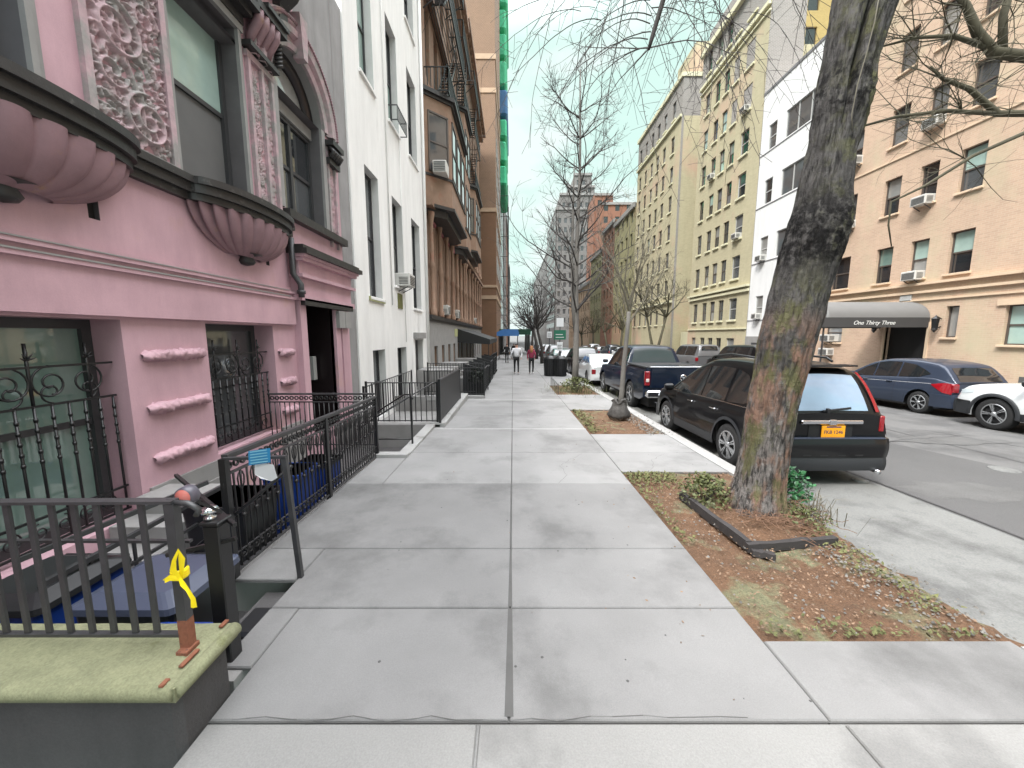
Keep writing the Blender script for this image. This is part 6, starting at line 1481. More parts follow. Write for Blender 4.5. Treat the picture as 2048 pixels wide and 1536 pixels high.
for sx in (-1,1):
    for w_ in RV['wheels']:
        m.grid(lambda i,j,sx=sx,w_=w_:c.T(sx*(c.xs(w_,.55)+.018-.012*(j>1)),w_+(.405+.075*min(j,1)+.003*(j>1))*math.cos(PI*(i-1)/22),.36+(.405+.075*min(j,1))*math.sin(PI*(i-1)/22)),24,2)
m.build('wheel_arch_trim',trimpl,c.e); c.band('sill_trim',trimpl,'xs',1.4,3.24,[(1,.28),(4,.28)],[(1,.45),(4,.45)],n=8)
# the rows beyond
SD=dict(L=4.6,W=1.78,R=.32,wheels=(.95,3.65),belt=[(0,.85),(.4,.97),(1.0,.98),(2.0,.93),(3.2,.9),(3.9,.82),(4.4,.68),(4.6,.45)],roof=[(.55,.98),(.9,1.15),(1.3,1.36),(1.9,1.44),(2.4,1.42),(2.8,1.28),(3.4,.9)],wr=.6,tumble=.33,spokes=5,zb=.2)
SU=dict(SUV); BX=dict(SUV); BX.update(L=4.6,W=1.86,belt=[(0,1.1),(.5,1.12),(3.2,1.1),(3.6,1.09),(4.3,1.02),(4.6,.8)],roof=[(.0,1.12),(.06,1.5),(.12,1.76),(.4,1.85),(1.5,1.87),(2.7,1.84),(3.0,1.7),(3.35,1.12)],wheels=(.95,3.7))
def simple(name,label,cat,x,y,cfg,pm,group,glass=carglass):
    c=Car(name,label,cat,x,y,cfg,pm,group=group,hi=False); r=c.roof; s0=r[0][0];s1=r[-1][0]; top=max(z for _,z in r)
    def lo(s): return interp(c.belt,s)+.04
    def hi_(s): return max(lo(s)+.005,min(interp(r,s)-.1-.0,top-.14))
    a=s0+(.45 if cfg is SD else .3); b=s1-.3; mid=(a+b)/2
    c.band('side_glass',glass,'xc',a,mid-.04,lo,hi_,n=8); c.band('side_glass',glass,'xc',mid+.04,b,lo,hi_,n=8)
    pk=[s for s,z in r if z>top-.12]; c.topstrip('rear_glass',glass,s0+.06,pk[0],-.85,.85,sy=-1); c.topstrip('windscreen',glass,pk[-1],s1-.1,-.88,.88,sy=1)
    zt=interp(c.belt,0); wv=c.c['W']/2
    for sx in (-1,1): c.boxp('tail_light',taillt,sx*(wv-.16)-.1,sx*(wv-.16)+.08,-.02,.08,zt-.28,zt-.06,b=.02)
    bumper(c,'rear_bumper',pm,True,.3,.55,.06); plate(c,True,0,.7 if cfg is not SD else .6,-.015); mirrors(c,s1-.35,interp(c.belt,s1-.35)+.08)
    return c
NK='cars parked along the near kerb'; FK='cars parked along the far kerb'
simple('parked_sedan','white sedan parked ahead of the dark blue pickup, beyond the slim tall tree','sedan',4.35,16.9,SD,pwhite,NK,carglassb)
near=[('parked_suv','black suv parked ahead of the white sedan at the near kerb','suv',SU,pblack,4.3,22.1),('parked_sedan','silver sedan far up the near kerb, third beyond the pickup','sedan',SD,psilver,4.3,27.3),('parked_sedan','pale green grey sedan by the green sign post up the near kerb','sedan',SD,pgreen,4.3,32.6),('parked_suv','grey suv far up the near kerb beyond the green sign','suv',SU,pgrey,4.3,37.8)]
for n_,lab,cat,cfg,pm,x,y in near: simple(n_,lab,cat,x,y,cfg,pm,NK)
colors=[psilver,pblack,pgrey,pwhite,pblue,pgrey]
for i in range(6): simple('parked_sedan' if i%2 else 'parked_suv',('one of a distant line of cars whose roofs show far up the near kerb'),'car',4.3,43.3+i*5.4,SD if i%2 else SU,colors[i],'distant line of cars up the near kerb')
simple('boxy_suv','boxy black suv across the street, seen over the near black suv\'s roof','suv',12.3,18.2,BX,pblack,FK)
simple('boxy_suv','second dark boxy suv across the street, seen over the pickup bed','suv',12.3,23.8,BX,pgrey,FK)
simple('parked_sedan','maroon sedan across the street behind the pickup cab','sedan',12.3,29.3,SD,pred,FK)
for i in range(6): simple('parked_sedan' if i%2 else 'parked_suv','one of a distant line of cars along the far kerb','car',12.3,34.8+i*5.5,SD if i%2 else SU,colors[(i+2)%6],'distant line of cars up the far kerb')
# ---------------- trees ----------------
def grow(m,p,d,L_,r,lev,rg,up=.15,spread=.7,nch=5,minr=.004,wob=.12,mi=0,curl=0,ratio=.55,mid=0):
    """one bare branch and, recursively, its side twigs"""
    n=max(3,int(L_/.22)) if lev>0 else max(3,int(L_/.14)); n=min(n,14); pts=[Vector(p)];rs=[r]; d=Vector(d).normalized(); dirs=[d.copy()]
    for i in range(n):
        d=(d+Vector((rg.gauss(0,wob),rg.gauss(0,wob),rg.gauss(0,wob)+up*.25+curl*(i/n)))).normalized(); pts.append(pts[-1]+d*L_/n); rs.append(max(minr*.6,r*(1-.75*(i+1)/n))); dirs.append(d.copy())
    m.tube(pts,rs,7 if r>.03 else (5 if r>.012 else 3),mi,cap=False)
    if lev<=0: return pts
    for k in range(nch):
        t=rg.uniform(.2 if mid==0 else mid,1); i=min(n,int(t*n)); q=dirs[i]; a=Vector((rg.gauss(0,1),rg.gauss(0,1),rg.gauss(0,1))); a=(a-q*a.dot(q)).normalized()
        nd=(q*(1-spread*.5)+a*spread).normalized(); grow(m,pts[i],nd,L_*ratio*rg.uniform(.6,1.2),max(minr,rs[i]*.6),lev-1,rg,up,spread,max(2,nch-1),minr,wob,mi,curl,ratio)
    return pts
rg=random.Random(5)
bt=empty('street_tree',(2.72,4.0,-.05),'big leaning street tree with thick furrowed trunk in the nearest pit','tree','street trees')
axis=[(-.25,2.70,3.98,.50),(-.08,2.73,3.99,.40),(.1,2.755,4.0,.335),(.35,2.785,4.02,.30),(.7,2.82,4.03,.285),(1.15,2.86,4.04,.285),(1.7,2.94,4.05,.31),(2.2,3.02,4.06,.32),(2.7,3.11,4.06,.325),(3.0,3.16,4.06,.315),(3.25,3.19,4.06,.285),(3.7,3.23,4.06,.27),(4.1,3.28,4.06,.285),(4.35,3.31,4.07,.30),(4.7,3.37,4.08,.32),(5.1,3.45,4.1,.33),(5.6,3.54,4.12,.34),(6.1,3.62,4.15,.30)]
def axi(z):
    for A,B in zip(axis[:-1],axis[1:]):
        if z<=B[0]:
            t=(z-A[0])/(B[0]-A[0]); t=t*t*(3-2*t)*.5+t*.5; return [A[k]+(B[k]-A[k])*t for k in (1,2,3)]
    return axis[-1][1:]
from mathutils import noise as mn
NU,NV=128,300
m=MB(); knobs=[(2.95,-1.9,.16,.07),(3.1,-.9,.2,.08),(2.8,-1.2,.18,.06),(3.05,3.6,.15,.05),(4.15,-2.4,.2,.06),(4.2,-.8,.22,.07),(3.9,-.3,.16,.05),(1.9,3.4,.2,.05),(1.1,-2.6,.22,.03),(2.2,-.3,.14,.03)]
zz=[-.25+ (6.35)*(j/NV) for j in range(NV+1)]; face_mat=[]
def bk(i,j):
    z=zz[j]; x0,y0_,r=axi(z); r*=.80*(1-.1*min(1,max(0,z-3.3)/.6)*min(1,max(0,5.2-z)/.6)); x0-=.062; t=2*PI*i/NU
    q=Vector((math.cos(t)*2.6,math.sin(t)*2.6,z*.55)); f=mn.fractal(q*2.2,1,2,4); fur=abs(mn.noise(Vector((math.cos(t)*7,math.sin(t)*7,z*1.3)))) 
    rr_=r*(1+.05*f)-.022*(1-min(1,fur*5))+.012*mn.noise(Vector((math.cos(t)*16,math.sin(t)*16,z*6)))
    if z<.6: rr_*=1+((.6-z)/.85)**2*(.16+.2*math.sin(t*5+1)+.08*math.sin(t*11))
    kn=0
    for kz,kt,kr,kh in knobs:
        dt=math.atan2(math.sin(t-kt),math.cos(t-kt))*r; dd=((z-kz)**2+dt*dt)/(kr*kr)
        if dd<4: kn+=.45*kh*math.exp(-dd)*(1+.5*mn.noise(Vector((t*9,z*18,3))))
    # fork slot high on the trunk
    if z>3.75:
        dt=math.atan2(math.sin(t+1.95),math.cos(t+1.95)); rr_-=.17*min(1,(z-3.75)/.8)*math.exp(-(dt/.13)**2)
    return (x0+(rr_+kn)*math.cos(t),y0_+(rr_+kn)*math.sin(t),z+gz(4)), kn
P_=[[bk(i,j) for i in range(NU)] for j in range(NV+1)]
vs=[p[0] for row in P_ for p in row]; base=len(m.v); m.v+=vs
for j in range(NV):
    for i in range(NU):
        z=zz[j]; t=2*PI*i/NU; k=P_[j][i][1]; nz=mn.fractal(Vector((math.cos(t)*1.3,math.sin(t)*1.3,z*1.1)),1,2,4); n2=mn.fractal(Vector((math.cos(t)*2+5,math.sin(t)*2,z*.8)),1,2,4)
        mi=0
        if k>.02 and nz>-.25: mi=1
        if 2.55<z<3.2 and nz>-.05: mi=1
        if mi==0 and z<1.9 and n2>.25: mi=2
        elif mi==0 and z<1.75 and nz>.32: mi=3
        elif mi==0 and z>2.2 and n2>.42 and math.cos(t)>.1: mi=2
        m.f.append((base+j*NU+i,base+j*NU+(i+1)%NU,base+(j+1)*NU+(i+1)%NU,base+(j+1)*NU+i)); m.m.append(mi); m.s.append(True)
m.build('trunk',[bigbark,bigbark,bigbark,bigbark],bt)
m=MB(); m.tube([(3.22,3.74,4.9),(3.2,3.745,4.6),(3.17,3.76,4.35),(3.12,3.76,4.1),(3.1,3.765,3.85),(3.12,3.76,3.7)],[.004,.005,.004,.005,.004,.003],5); m.build('dead_vine',twigpale,bt)
m=MB(); o0=Vector((3.62,4.15,6.0))
limbs=[[(3.5,4.1,5.7),(3.2,4.5,6.8),(2.7,5.1,7.8),(2.2,5.7,8.3),(1.6,6.2,8.5)],[(3.6,4.15,5.8),(4.1,4.4,7.2),(4.6,4.8,9),(4.9,5.2,11)],[(3.5,4.1,5.8),(3.1,3.6,7.6),(2.6,3.0,9.5)],[(3.6,4.2,5.9),(4.2,5.2,7.4),(4.6,6.4,8.6),(4.4,7.6,9.4)]]
for l in limbs:
    m.tube(l,[.17-.12*i/(len(l)-1) for i in range(len(l))],9); 
    for q in range(5): a=Vector(l[-1-(q%3)]); grow(m,a,(rg.gauss(0,.6),rg.gauss(0,.6),.8),2.2,.035,2,rg,up=.2,nch=4)
# the dark limb that dips into view and the drooping twigs
m.tube([(2.5,5.6,8.1),(2.3,5.8,7.3),(2.1,5.95,6.5),(1.98,6.0,6.05),(1.94,6.0,5.9)],[.06,.05,.035,.03,.022],7)
for q in range(3): grow(m,(1.95,6.0,5.92),(rg.uniform(-1,.7),rg.uniform(-.5,.5),rg.uniform(-.6,.1)),rg.uniform(.8,1.5),.011,1,rg,up=-.35,nch=6,spread=.6,wob=.14,minr=.0035)
def weep(m,p,d,L_,r,g_=.2,side=True):
    st=.11; n=int(L_/st); p=Vector(p); d=Vector(d).normalized(); pts=[p]; ds=[d]
    for i in range(n):
        d=(d+Vector((rg.gauss(0,.05),rg.gauss(0,.05),rg.gauss(0,.05)-g_*(1-max(0,-d.z))))).normalized(); pts.append(pts[-1]+d*st); ds.append(d)
    m.tube(pts,[max(.0026,r*(1-.6*i/n)) for i in range(len(pts))],4 if r>.007 else 3,cap=False)
    if side:
        for i in range(2,n,2):
            a=Vector((rg.gauss(0,1),rg.gauss(0,1),rg.gauss(0,.5))); a=(a-ds[i]*a.dot(ds[i])).normalized(); weep(m,pts[i],ds[i]*.5+a*.8,rg.uniform(.12,.55),.0036,.12,False)
for q in range(66):
    u=rg.random(); a=rg.uniform(0,2*PI); weep(m,(.9+3.0*u,rg.uniform(5.2,6.9),rg.uniform(6.3,7.7)),(math.cos(a)-.3,math.sin(a)*.6,.25 if q%5<2 else -1.2),rg.uniform(1.1,3.4),rg.uniform(.004,.008),rg.uniform(.1,.24))
for q in range(9): weep(m,(1.95+rg.uniform(-.03,.05),6.0,5.93+.1*q),(rg.choice((-1,-1,1))*1.0,rg.uniform(-.5,.5),.3),rg.uniform(.8,1.9),.008,.16)
for q in range(8): m.tube([(1.6+.3*q,6+.1*q,8.4),(1.5+.3*q,6,7.8),(1.2+.33*q,6,7.2)],[.03,.02,.01],5)
m.build('crown',twig,bt)
# overhanging limbs at the right edge
ot=empty('street_tree',(2.9,-2.6,.05),'street tree behind the camera, its mossy limbs reaching in from the right edge','tree','street trees')
m=MB(); m.tube([(2.9,-2.6,-.1),(3.0,-2.5,1.5),(3.3,-2.3,3)],[.3,.25,.2],14); m.tube([(3.3,-2.3,3),(3.2,-2.6,5),(3.0,-3,8)],[.17,.13,.08],10); m.build('trunk',bark,ot)
m=MB(); T4=[(3.3,-2.3,3),(4.6,-1,3.9),(5.8,.8,4.4),(6.3,2.6,4.65),(5.95,3.9,4.72)]
m.tube(T4+[(5.5,4.45,4.78),(5.15,4.5,4.86),(4.95,4.5,5.05),(4.8,4.5,5.3),(4.55,4.6,5.75)],[.11,.10,.09,.08,.07,.06,.052,.045,.035,.022],9,0)
m.tube([(5.25,4.5,4.85),(5.2,4.5,5.2),(5.28,4.5,5.7)],[.04,.035,.03],7)
m.tube([(5.1,4.5,4.9),(4.7,4.5,5.02),(4.3,4.5,5.0),(4.0,4.55,4.95)],[.03,.022,.016,.01],6)
m.tube([(6.1,1.8,4.3),(6.1,3.2,4.2),(5.75,4.3,4.15),(5.3,4.5,4.25),(4.95,4.5,4.5),(4.65,4.5,4.6),(4.5,4.5,4.72)],[.06,.05,.042,.034,.026,.018,.010],8)
m.tube([(5.3,4.5,4.25),(4.75,4.5,4.28),(4.2,4.5,4.22),(3.7,4.55,4.1)],[.028,.022,.016,.009],6)
m.tube([(5.75,4.35,4.12),(5.1,4.5,3.82),(4.6,4.5,3.5),(4.3,4.55,3.35),(4.3,4.55,3.1),(4.42,4.6,2.85)],[.022,.018,.014,.011,.01,.006],6)
for a,n_ in (((5.1,4.5,4.9),7),((4.7,4.5,5.0),7),((4.3,4.5,5.0),6),((5.2,4.5,5.4),6),((4.65,4.5,4.6),6),((4.9,4.5,4.3),7),((4.3,4.5,4.2),6),((5.0,4.5,3.8),4),((4.8,4.5,5.3),5),((5.5,4.4,4.7),5),((5.5,4.4,4.2),4)):
    for q in range(n_): grow(m,a,(rg.uniform(-1,.6),rg.uniform(-.4,.4),rg.uniform(-.4,.6)),rg.uniform(.5,1.2),.007,1,rg,up=.05,nch=7,spread=.75,wob=.18,minr=.0024,ratio=.5)
m.build('crown',twiggreen,ot)
m=MB(); gr_=random.Random(9)
for q in range(6): grow(m,(3.0,-3+.2*q,7),(gr_.gauss(0,1),gr_.gauss(-.5,.6),.8),3,.05,2,gr_)
o_=m.build('upper_limbs',twig,ot)
# sapling in the second pit, with burlap round its foot
s2=empty('sapling',(2.64,9.2,-.17),'thin leaning sapling in the second pit with a dark sack round its foot','tree')
m=MB(); m.tube([(2.62,9.2,-.2),(2.66,9.2,.4),(2.69,9.2,1.2),(2.74,9.2,1.9),(2.76,9.2,2.4)],[.075,.062,.055,.05,.045],12); m.build('trunk',[paletrunk],s2)
m=MB(); r2=random.Random(14)
for q in range(13): grow(m,(2.75,9.2,2.0+.06*q),(r2.uniform(-.75,.75),r2.uniform(-.6,.6),1.1),r2.uniform(1.3,2.1),.018,2,r2,up=.2,nch=4,spread=.42,wob=.09,minr=.004)
m.build('crown',twigpale,s2)
m=MB(); prof=[(.02,.0),(.2,.02),(.24,.12),(.21,.25),(.16,.36),(.14,.42),(.17,.46),(.12,.47),(.07,.44)]
rb=np.random.RandomState(3).rand(30,20)
m.grid(lambda i,j:(2.6+prof[j][0]*(1+.16*math.sin(i*1.9+j)+.08*rb[i%28,j])*math.cos(2*PI*i/28),9.15+prof[j][0]*(1+.16*math.sin(i*1.9+j))*math.sin(2*PI*i/28),-.2+prof[j][1]*(1+.12*math.sin(i*.9))),28,len(prof)-1)
m.build('watering_sack',burlap,label='dark crumpled watering sack tied round the foot of the sapling in the second pit',cat='sack',loc=(2.6,9.15,-.2))
# tall slim tree in the third pit
def slim(e,x,y,h,r0,rg2,whorls,mt,stem2=True,ln=2.6):
    m=MB(); b=gy(y)-.05; pts=[(x+.03*math.sin(i*1.1),y,b+h*i/10) for i in range(11)]; m.tube(pts,[r0*(1-.85*(i/10)**.8) for i in range(11)],10)
    if stem2: m.tube([(x,y,b+2.2),(x-.12,y,b+3.2),(x-.2,y,b+5),(x-.19,y,b+7.5),(x-.18,y,b+8.6)],[r0*.55,r0*.5,r0*.4,r0*.22,.01],8)
    m.build('trunk',mt,e); m=MB()
    for z in whorls:
        for k in range(5):
            a=2*PI*k/5+rg2.uniform(-.4,.4)+z; L_=ln*(1-.55*(z/h))*rg2.uniform(.7,1.15); grow(m,(x,y,b+z+rg2.uniform(-.15,.15)),(math.cos(a),math.sin(a),.45),L_,r0*.26*(1-.5*z/h)+.004,2,rg2,up=.22,nch=6,spread=.6,wob=.10,minr=.0065,ratio=.42)
    m.build('crown',twig,e)
s3=empty('street_tree',(2.42,14.8,-.3),'tall slim bare tree with tiered branches in the third pit, beside the white sedan','tree','street trees')
slim(s3,2.42,14.8,11.5,.14,random.Random(21),(3.1,3.9,4.7,5.5,6.4,7.3,8.2,9.1,10),paletrunk,ln=3.9)
def spreading(x,y,h,r,label,seed,mt=twig,dark=True,side=False,name='street_tree',v=False):
    e=empty(name,(x,y,gy(y)),label,'tree','street trees'); r3=random.Random(seed); b=gy(y)-.2; m=MB()
    if v:
        tops=[]
        for sx in (-1,1):
            q=(x+sx*1.0,y,b+h*.42); m.tube([(x,y,b),(x+sx*.25,y,b+h*.12),q],[r,r*.8,r*.5],8); tops.append(q)
    else:
        q=(x+r3.uniform(-.4,.4),y,b+h*.36); m.tube([(x,y,b),(x,y,b+h*.18),q],[r,r*.85,r*.7],9); tops=[q]*1
    m.build('trunk',mt,e); m=MB()
    for q in tops:
        for k in range(8 if not v else 6): grow(m,q,(r3.uniform(-1,1),r3.uniform(-1,1),r3.uniform(.5,1.4)),h*.5*r3.uniform(.7,1.1),r*.42,3 if y<60 else 2,r3,up=.12,nch=5,spread=.62,wob=.12,minr=.012 if y>30 else .006,ratio=.5)
    m.build('crown',mt if dark else twigpale,e)
far=[(2.5,33,8.5,.16,'dark bare tree beyond the third pit, by the trash cans',31),(2.6,42,9.5,.2,'dark bare street tree right of the walking couple, second from the trash cans',32),(2.6,52,10,.2,'dark bare tree farther up the near kerb',33),(2.6,64,10,.2,'distant dark bare tree up the near kerb, before the green shed',34),(2.6,80,11,.2,'farthest bare tree up the near kerb',35)]
for x,y,h,r,lab,sd_ in far: spreading(x,y,h,r,lab,sd_,mt=twig)
spreading(14.9,40,11,.2,'forked bare tree with two stems in a V before the beige wing across the street',41,mt=twiggreen,v=True)
spreading(14.7,52,10,.18,'greenish bare tree across the street before the far end of the beige wing',42,mt=twiggreen); spreading(14.7,60,10,.18,'bare tree across the street before the lower olive tan house',43,mt=twiggreen); spreading(14.7,70,10,.2,'distant bare tree across the street before the orange tan house',44,mt=twiggreen); spreading(14.8,82,10,.2,'farthest bare tree across the street, near the grey tower',45,mt=twiggreen)
# plants and timber round the big trunk
def board(a,b,h,label,tilt=0):
    m=MB(); A=Vector(a);B=Vector(b); n=8; d=(B-A).normalized(); s_=d.cross(Vector((0,0,1)))*.03; r4=random.Random(int(a[0]*100)); vs=[]
    for i in range(n+1):
        p=A.lerp(B,i/n)+Vector((0,0,r4.uniform(-.006,.006))); vs+=[p-s_,p+s_,p+s_*.9+Vector((0,0,h)),p-s_*.9+Vector((0,0,h+r4.uniform(-.006,.006)))]
    m.add(vs,[(i*4+k,(i+1)*4+k,(i+1)*4+(k+1)%4,i*4+(k+1)%4) for i in range(n) for k in range(4)]+[(0,1,2,3),(n*4+3,n*4+2,n*4+1,n*4)])
    m.build('timber_edging',wood,label=label,cat='timber',group='timber edging round the big tree',loc=a)
board((2.02,4.35,-.1),(2.13,3.22,-.08),.09,'dark timber edging board along the walk side of the big trunk'); board((2.1,3.2,-.08),(3.0,3.32,-.08),.075,'dark timber edging board across the front of the big trunk')
board((2.12,3.16,-.09),(2.3,3.12,-.1),.05,'short broken timber stub at the corner of the edging boards')
def roots(r): a=r.uniform(-2.9,.6); q=.28+abs(r.gauss(0,.14)); return (2.75+q*math.cos(a),3.95+q*math.sin(a)*1.1,.0)
rr=random.Random(17); m=MB()
for _ in range(170):
    x,y,_z=roots(rr); a=rr.uniform(0,6.3); l=rr.uniform(.08,.28); h=.03+.07*math.exp(-((x-2.72)**2+(y-3.95)**2)/.3); p=Vector((x,y,gy(y)+h)); pts=[p]; 
    for i in range(4): a+=rr.uniform(-.6,.6); pts.append(pts[-1]+Vector((math.cos(a)*l/4,math.sin(a)*l/4,rr.uniform(-.015,.02))))
    m.tube(pts,.0028,4,cap=False)
tag(m.build('root_mat',straw,label='tangle of reddish dry roots and straw at the foot of the big trunk',cat='roots'),kind='stuff')
def bush(name,cx,cy,cz,rx,ry,rz,n,size,mat,label,seed,cat='plant'):
    e=empty(name,(cx,cy,gy(cy)),label,cat); r5=random.Random(seed); m=MB(); st=MB()
    for k in range(12):
        a=r5.uniform(0,6.3); b=r5.uniform(.2,1.3); tip=Vector((cx+rx*math.cos(a)*math.cos(b),cy+ry*math.sin(a)*math.cos(b),cz+rz*math.sin(b))); st.tube([(cx,cy,gy(cy)-.02),Vector((cx,cy,cz)).lerp(tip,.5),tip],[.006,.004,.002],4,cap=False)
    for _ in range(n):
        a=r5.uniform(0,6.3); b=r5.uniform(-.3,1.5); q=r5.uniform(.55,1.05); c=Vector((cx+rx*q*math.cos(a)*math.cos(b),cy+ry*q*math.sin(a)*math.cos(b),max(gy(cy)+.01,cz+rz*q*math.sin(b))))
        u=Vector((r5.gauss(0,1),r5.gauss(0,1),r5.gauss(0,.6))).normalized(); v=u.cross(Vector((r5.gauss(0,1),r5.gauss(0,1),1))).normalized(); s_=r5.uniform(*size); nn=u.cross(v)
        m.add([c-u*s_,c-u*s_*.3+v*s_*.5+nn*s_*.1,c+u*s_*.4+v*s_*.4,c+u*s_,c+u*s_*.4-v*s_*.4,c-u*s_*.3-v*s_*.5+nn*s_*.1],[(0,1,2,3),(0,3,4,5)])
    m.build('foliage',mat,e); st.build('stems',twig,e)
bush('ivy_plant',3.2,4.35,.0,.34,.3,.32,800,(.022,.045),leafg,'dark glossy green ivy on the street side of the big trunk',1)
bush('ivy_plant',2.26,4.25,-.02,.28,.34,.26,900,(.014,.03),leafd,'olive green leafy weed on the walk side of the big trunk',2)
bush('ivy_plant',2.98,3.72,-.03,.26,.32,.12,520,(.010,.022),leafd,'low light green weeds behind the front timber board, right of the trunk',3)
grassy('grass_tuft',lambda r:(3.2+r.gauss(0,.09),3.75+r.gauss(0,.12),0),46,(.14,.36),twigpale,'tuft of long arching grass blades at the kerb beside the big tree',7,kind=None,cat='grass')
bush('low_bush',2.35,13.9,.0,.6,.45,.3,380,(.03,.06),leafd,'low green bush at the near end of the third pit, before the tall slim tree',4)
# ---------------- people and street things ----------------
def skinmesh(name,verts,edges,radii,mat,parent,root=0,sub=2):
    me=bpy.data.meshes.new(name); off=WL[parent.name]; me.from_pydata([Vector(v)-off for v in verts],edges,[]); o=bpy.data.objects.new(name,me); col.objects.link(o); o.parent=parent; WL[o.name]=off
    me.materials.append(mat); o.modifiers.new('skin','SKIN'); sub_=o.modifiers.new('sub','SUBSURF'); sub_.levels=sub; sub_.render_levels=sub
    if not me.skin_vertices: 
        bpy.context.view_layer.objects.active=o
    for i,r in enumerate(radii):
        sv=me.skin_vertices[0].data[i]; sv.radius=(r,r*.8) if not isinstance(r,tuple) else r; sv.use_root=(i==root)
    o.modifiers['skin'].use_smooth_shade=True
    dg=bpy.context.evaluated_depsgraph_get(); nm=bpy.data.meshes.new_from_object(o.evaluated_get(dg)); nm.name=name; n=bpy.data.objects.new(name,nm); col.objects.link(n); n.parent=parent; WL[n.name]=off; bpy.data.objects.remove(o); return n
def person(x,y,h,label,top,toplen,bottom,hair,hairlen,shoe,stride=.28,ph=1,group=None,sw=.2):
    b=gy(y); e=empty('person',(x,y,b),label,'person',group); k=h/1.72
    def V(a,d,z): return (x+a*k,y+d*k,b+z*k)
    st=stride*ph
    J=dict(pel=V(0,0,.95),sp=V(0,.0,1.15),ch=V(0,.0,1.36),nk=V(0,.01,1.49),hd=V(0,.02,1.60),ht=V(0,.02,1.68),
      sl=V(-sw*.9,0,1.40),el=V(-sw*1.35,-.06*ph,1.14),wl=V(-sw*1.25,.08*ph,.92),hl=V(-sw*1.2,.12*ph,.82),sr=V(sw*.9,0,1.40),er=V(sw*1.35,.06*ph,1.14),wr=V(sw*1.25,-.05*ph,.92),hr=V(sw*1.2,-.06*ph,.82),
      pl=V(-.09,0,.9),kl=V(-.10,st*.55,.5),al=V(-.10,st*.7,.09),fl=V(-.11,st*.7+.15,.04),pr=V(.09,0,.9),kr=V(.10,-st*.25,.5),ar=V(.10,-st*1.0,.12),frr=V(.11,-st*1.0+.13,.05))
    K=list(J); I={n:i for i,n in enumerate(K)}; E=[('pel','sp'),('sp','ch'),('ch','nk'),('nk','hd'),('hd','ht'),('ch','sl'),('sl','el'),('el','wl'),('wl','hl'),('ch','sr'),('sr','er'),('er','wr'),('wr','hr'),('pel','pl'),('pl','kl'),('kl','al'),('al','fl'),('pel','pr'),('pr','kr'),('kr','ar'),('ar','frr')]
    R_=dict(pel=.13,sp=.115,ch=.13,nk=.055,hd=(.085,.1),ht=(.075,.08),sl=.06,el=.042,wl=.028,hl=.035,sr=.06,er=.042,wr=.028,hr=.035,pl=.085,kl=.058,al=.04,fl=.035,pr=.085,kr=.058,ar=.04,frr=.035)
    sc_=lambda r:tuple(q*k for q in r) if isinstance(r,tuple) else r*k
    skinmesh('body',[J[n] for n in K],[(I[a],I[c_]) for a,c_ in E],[sc_(R_[n]) for n in K],skin,e)
    Kt=['pel','sp','ch','nk','sl','el','wl','sr','er','wr']; Jt=dict(J); Jt['pel']=V(0,0,toplen); Jt['nk']=V(0,.01,1.47); rt=dict(pel=(.185,.15),sp=(.175,.14),ch=(.185,.14),nk=(.075,.07),sl=.085,el=.065,wl=.05,sr=.085,er=.065,wr=.05)
    It={n:i for i,n in enumerate(Kt)}; skinmesh('jacket',[Jt[n] for n in Kt],[(It[a],It[c_]) for a,c_ in E if a in It and c_ in It],[sc_(rt[n]) for n in Kt],top,e,root=0)
    Kl=['pel','pl','kl','al','pr','kr','ar']; rl=dict(pel=(.15,.13),pl=.105,kl=.072,al=.055,pr=.105,kr=.072,ar=.055); Il={n:i for i,n in enumerate(Kl)}
    skinmesh('trousers',[J[n] for n in Kl],[(Il[a],Il[c_]) for a,c_ in E if a in Il and c_ in Il],[sc_(rl[n]) for n in Kl],bottom,e,root=0)
    for a,f in (('al','fl'),('ar','frr')):
        A=Vector(J[a]);F_=Vector(J[f]); skinmesh('shoe',[A+Vector((0,-.05*k,-.04*k)),A+Vector((0,.03*k,-.03*k)),F_+Vector((0,.02,0))],[(0,1),(1,2)],[.045*k,.05*k,.038*k],shoe,e)
    if hairlen: skinmesh('hair',[V(0,-.02,1.70),V(0,-.04,1.6),V(0,-.09,1.6-hairlen*.5),V(0,-.10,1.6-hairlen)],[(0,1),(1,2),(2,3)],[.095*k,.115*k,.12*k,.07*k],hair,e)
    else: skinmesh('hair',[V(0,.0,1.70),V(0,-.02,1.60)],[(0,1)],[.092*k,.10*k],hair,e)
    return e
person(.2,21.9,1.78,'person in a white jacket and black trousers walking away up the sidewalk',jacketw,.92,clothb,hairb,0,shoew,ph=1,sw=.215)
person(1.06,21.9,1.68,'person with long light brown hair, maroon top and black trousers walking away',maroon,.88,clothb,hairl,.34,shoew,ph=-1,stride=.2,sw=.17)
person(-.55,34,1.72,'distant person in dark clothes left of the white jacketed walker, under the blue awning',clothb,.9,clothb,hairb,0,clothb,ph=1)
person(.1,41,1.7,'farther person in dark clothes beneath the blue awning, hidden in part by the white jacket',clothb,.9,clothb,hairb,0,clothb,ph=-1)
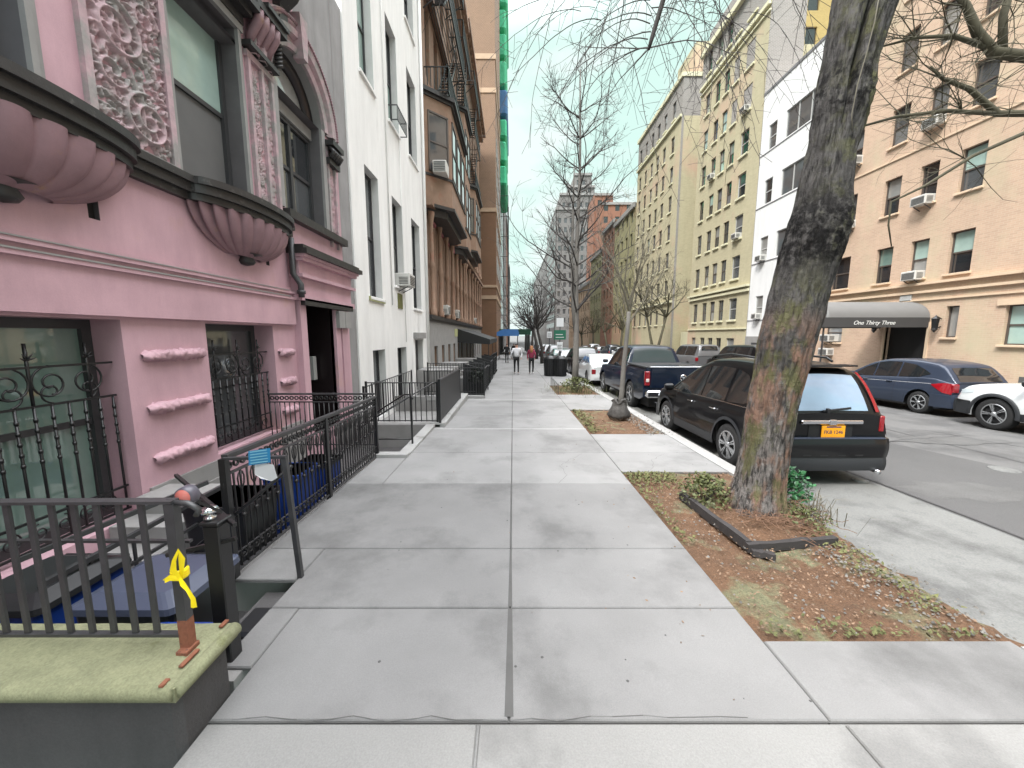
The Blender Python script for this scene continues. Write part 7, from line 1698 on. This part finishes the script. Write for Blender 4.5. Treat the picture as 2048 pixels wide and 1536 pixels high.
def trash(x,y,label):
    b=gy(y); e=empty('trash_can',(x,y,b),label,'trash can','trash cans at the kerb'); m=MB(); m.lathe([(.28,.0),(.3,.05),(.34,.95)],(x,y,b),n=20)
    for i in range(20):
        t=2*PI*i/20; m.bar((x+.31*math.cos(t),y+.31*math.sin(t),b+.03),(x+.36*math.cos(t),y+.36*math.sin(t),b+.95),.03)
    m.build('basket',iron,e); m=MB(); m.lathe([(.37,.9),(.39,.95),(.37,1.0),(.3,1.0)],(x,y,b),n=20); m.build('rim',blackpl,e)
    m=MB(); m.lathe([(0,1.12),(.2,1.1),(.33,1.0),(.34,.96)],(x,y,b),n=16); m.build('bag',blackpl,e)
trash(2.05,20.9,'black wire trash can nearer the walkers, left of two at the kerb'); trash(2.6,20.7,'black wire trash can right of two at the kerb, beside the sign post')
def sign(x,y,h,label,plates,group='kerbside sign posts'):
    b=gy(y); e=empty('sign_post',(x,y,b),label,'sign post',group); m=MB(); m.bar((x,y,b-.05),(x,y,b+h),.06,.04); m.build('post',irongrey,e)
    for (z,w_,hh_,mat,ln) in plates:
        m=MB(); m.bbox(x-w_/2,x+w_/2,y-.04,y-.03,b+z,b+z+hh_,.003); o=m.build('sign_plate',mat,e)
        if ln:
            m=MB()
            for i in range(ln): q=b+z+hh_*(.2+.6*i/ln); m.box(x-w_*.35,x+w_*(.35-.1*(i%2)),y-.043,y-.041,q,q+hh_*.07)
            m.build('sign_print',whitem if mat is greensign else framedark,o)
sign(2.75,22.5,3.3,'kerbside post with white plate over a green sign, beyond the third pit',[(2.75,.42,.5,sheetw,0),(2.0,.7,.55,greensign,2),(1.35,.34,.5,sheetw,3)])
sign(2.95,31,3.0,'distant kerbside post with small white parking sign',[(2.2,.4,.5,sheetw,3)])
# hydrant-like low guard and small pit fence round the third pit
m=MB(); e=empty('pit_guard',(1.75,14.8,-.3),'low thin metal guard along the walk side of the third tree pit','tree guard')
m.bar((1.62,13.4,.1),(1.62,16.1,.05),.02)
for i in range(8): y=13.4+i*.385; m.bar((1.62,y,gy(y)-.02),(1.62,y,.1),.016)
m.build('rail',irongrey,e)
def facade_scaffold(): pass
# US flag colours hint beside canopy is too small to read; small grey electrical box by the kerb
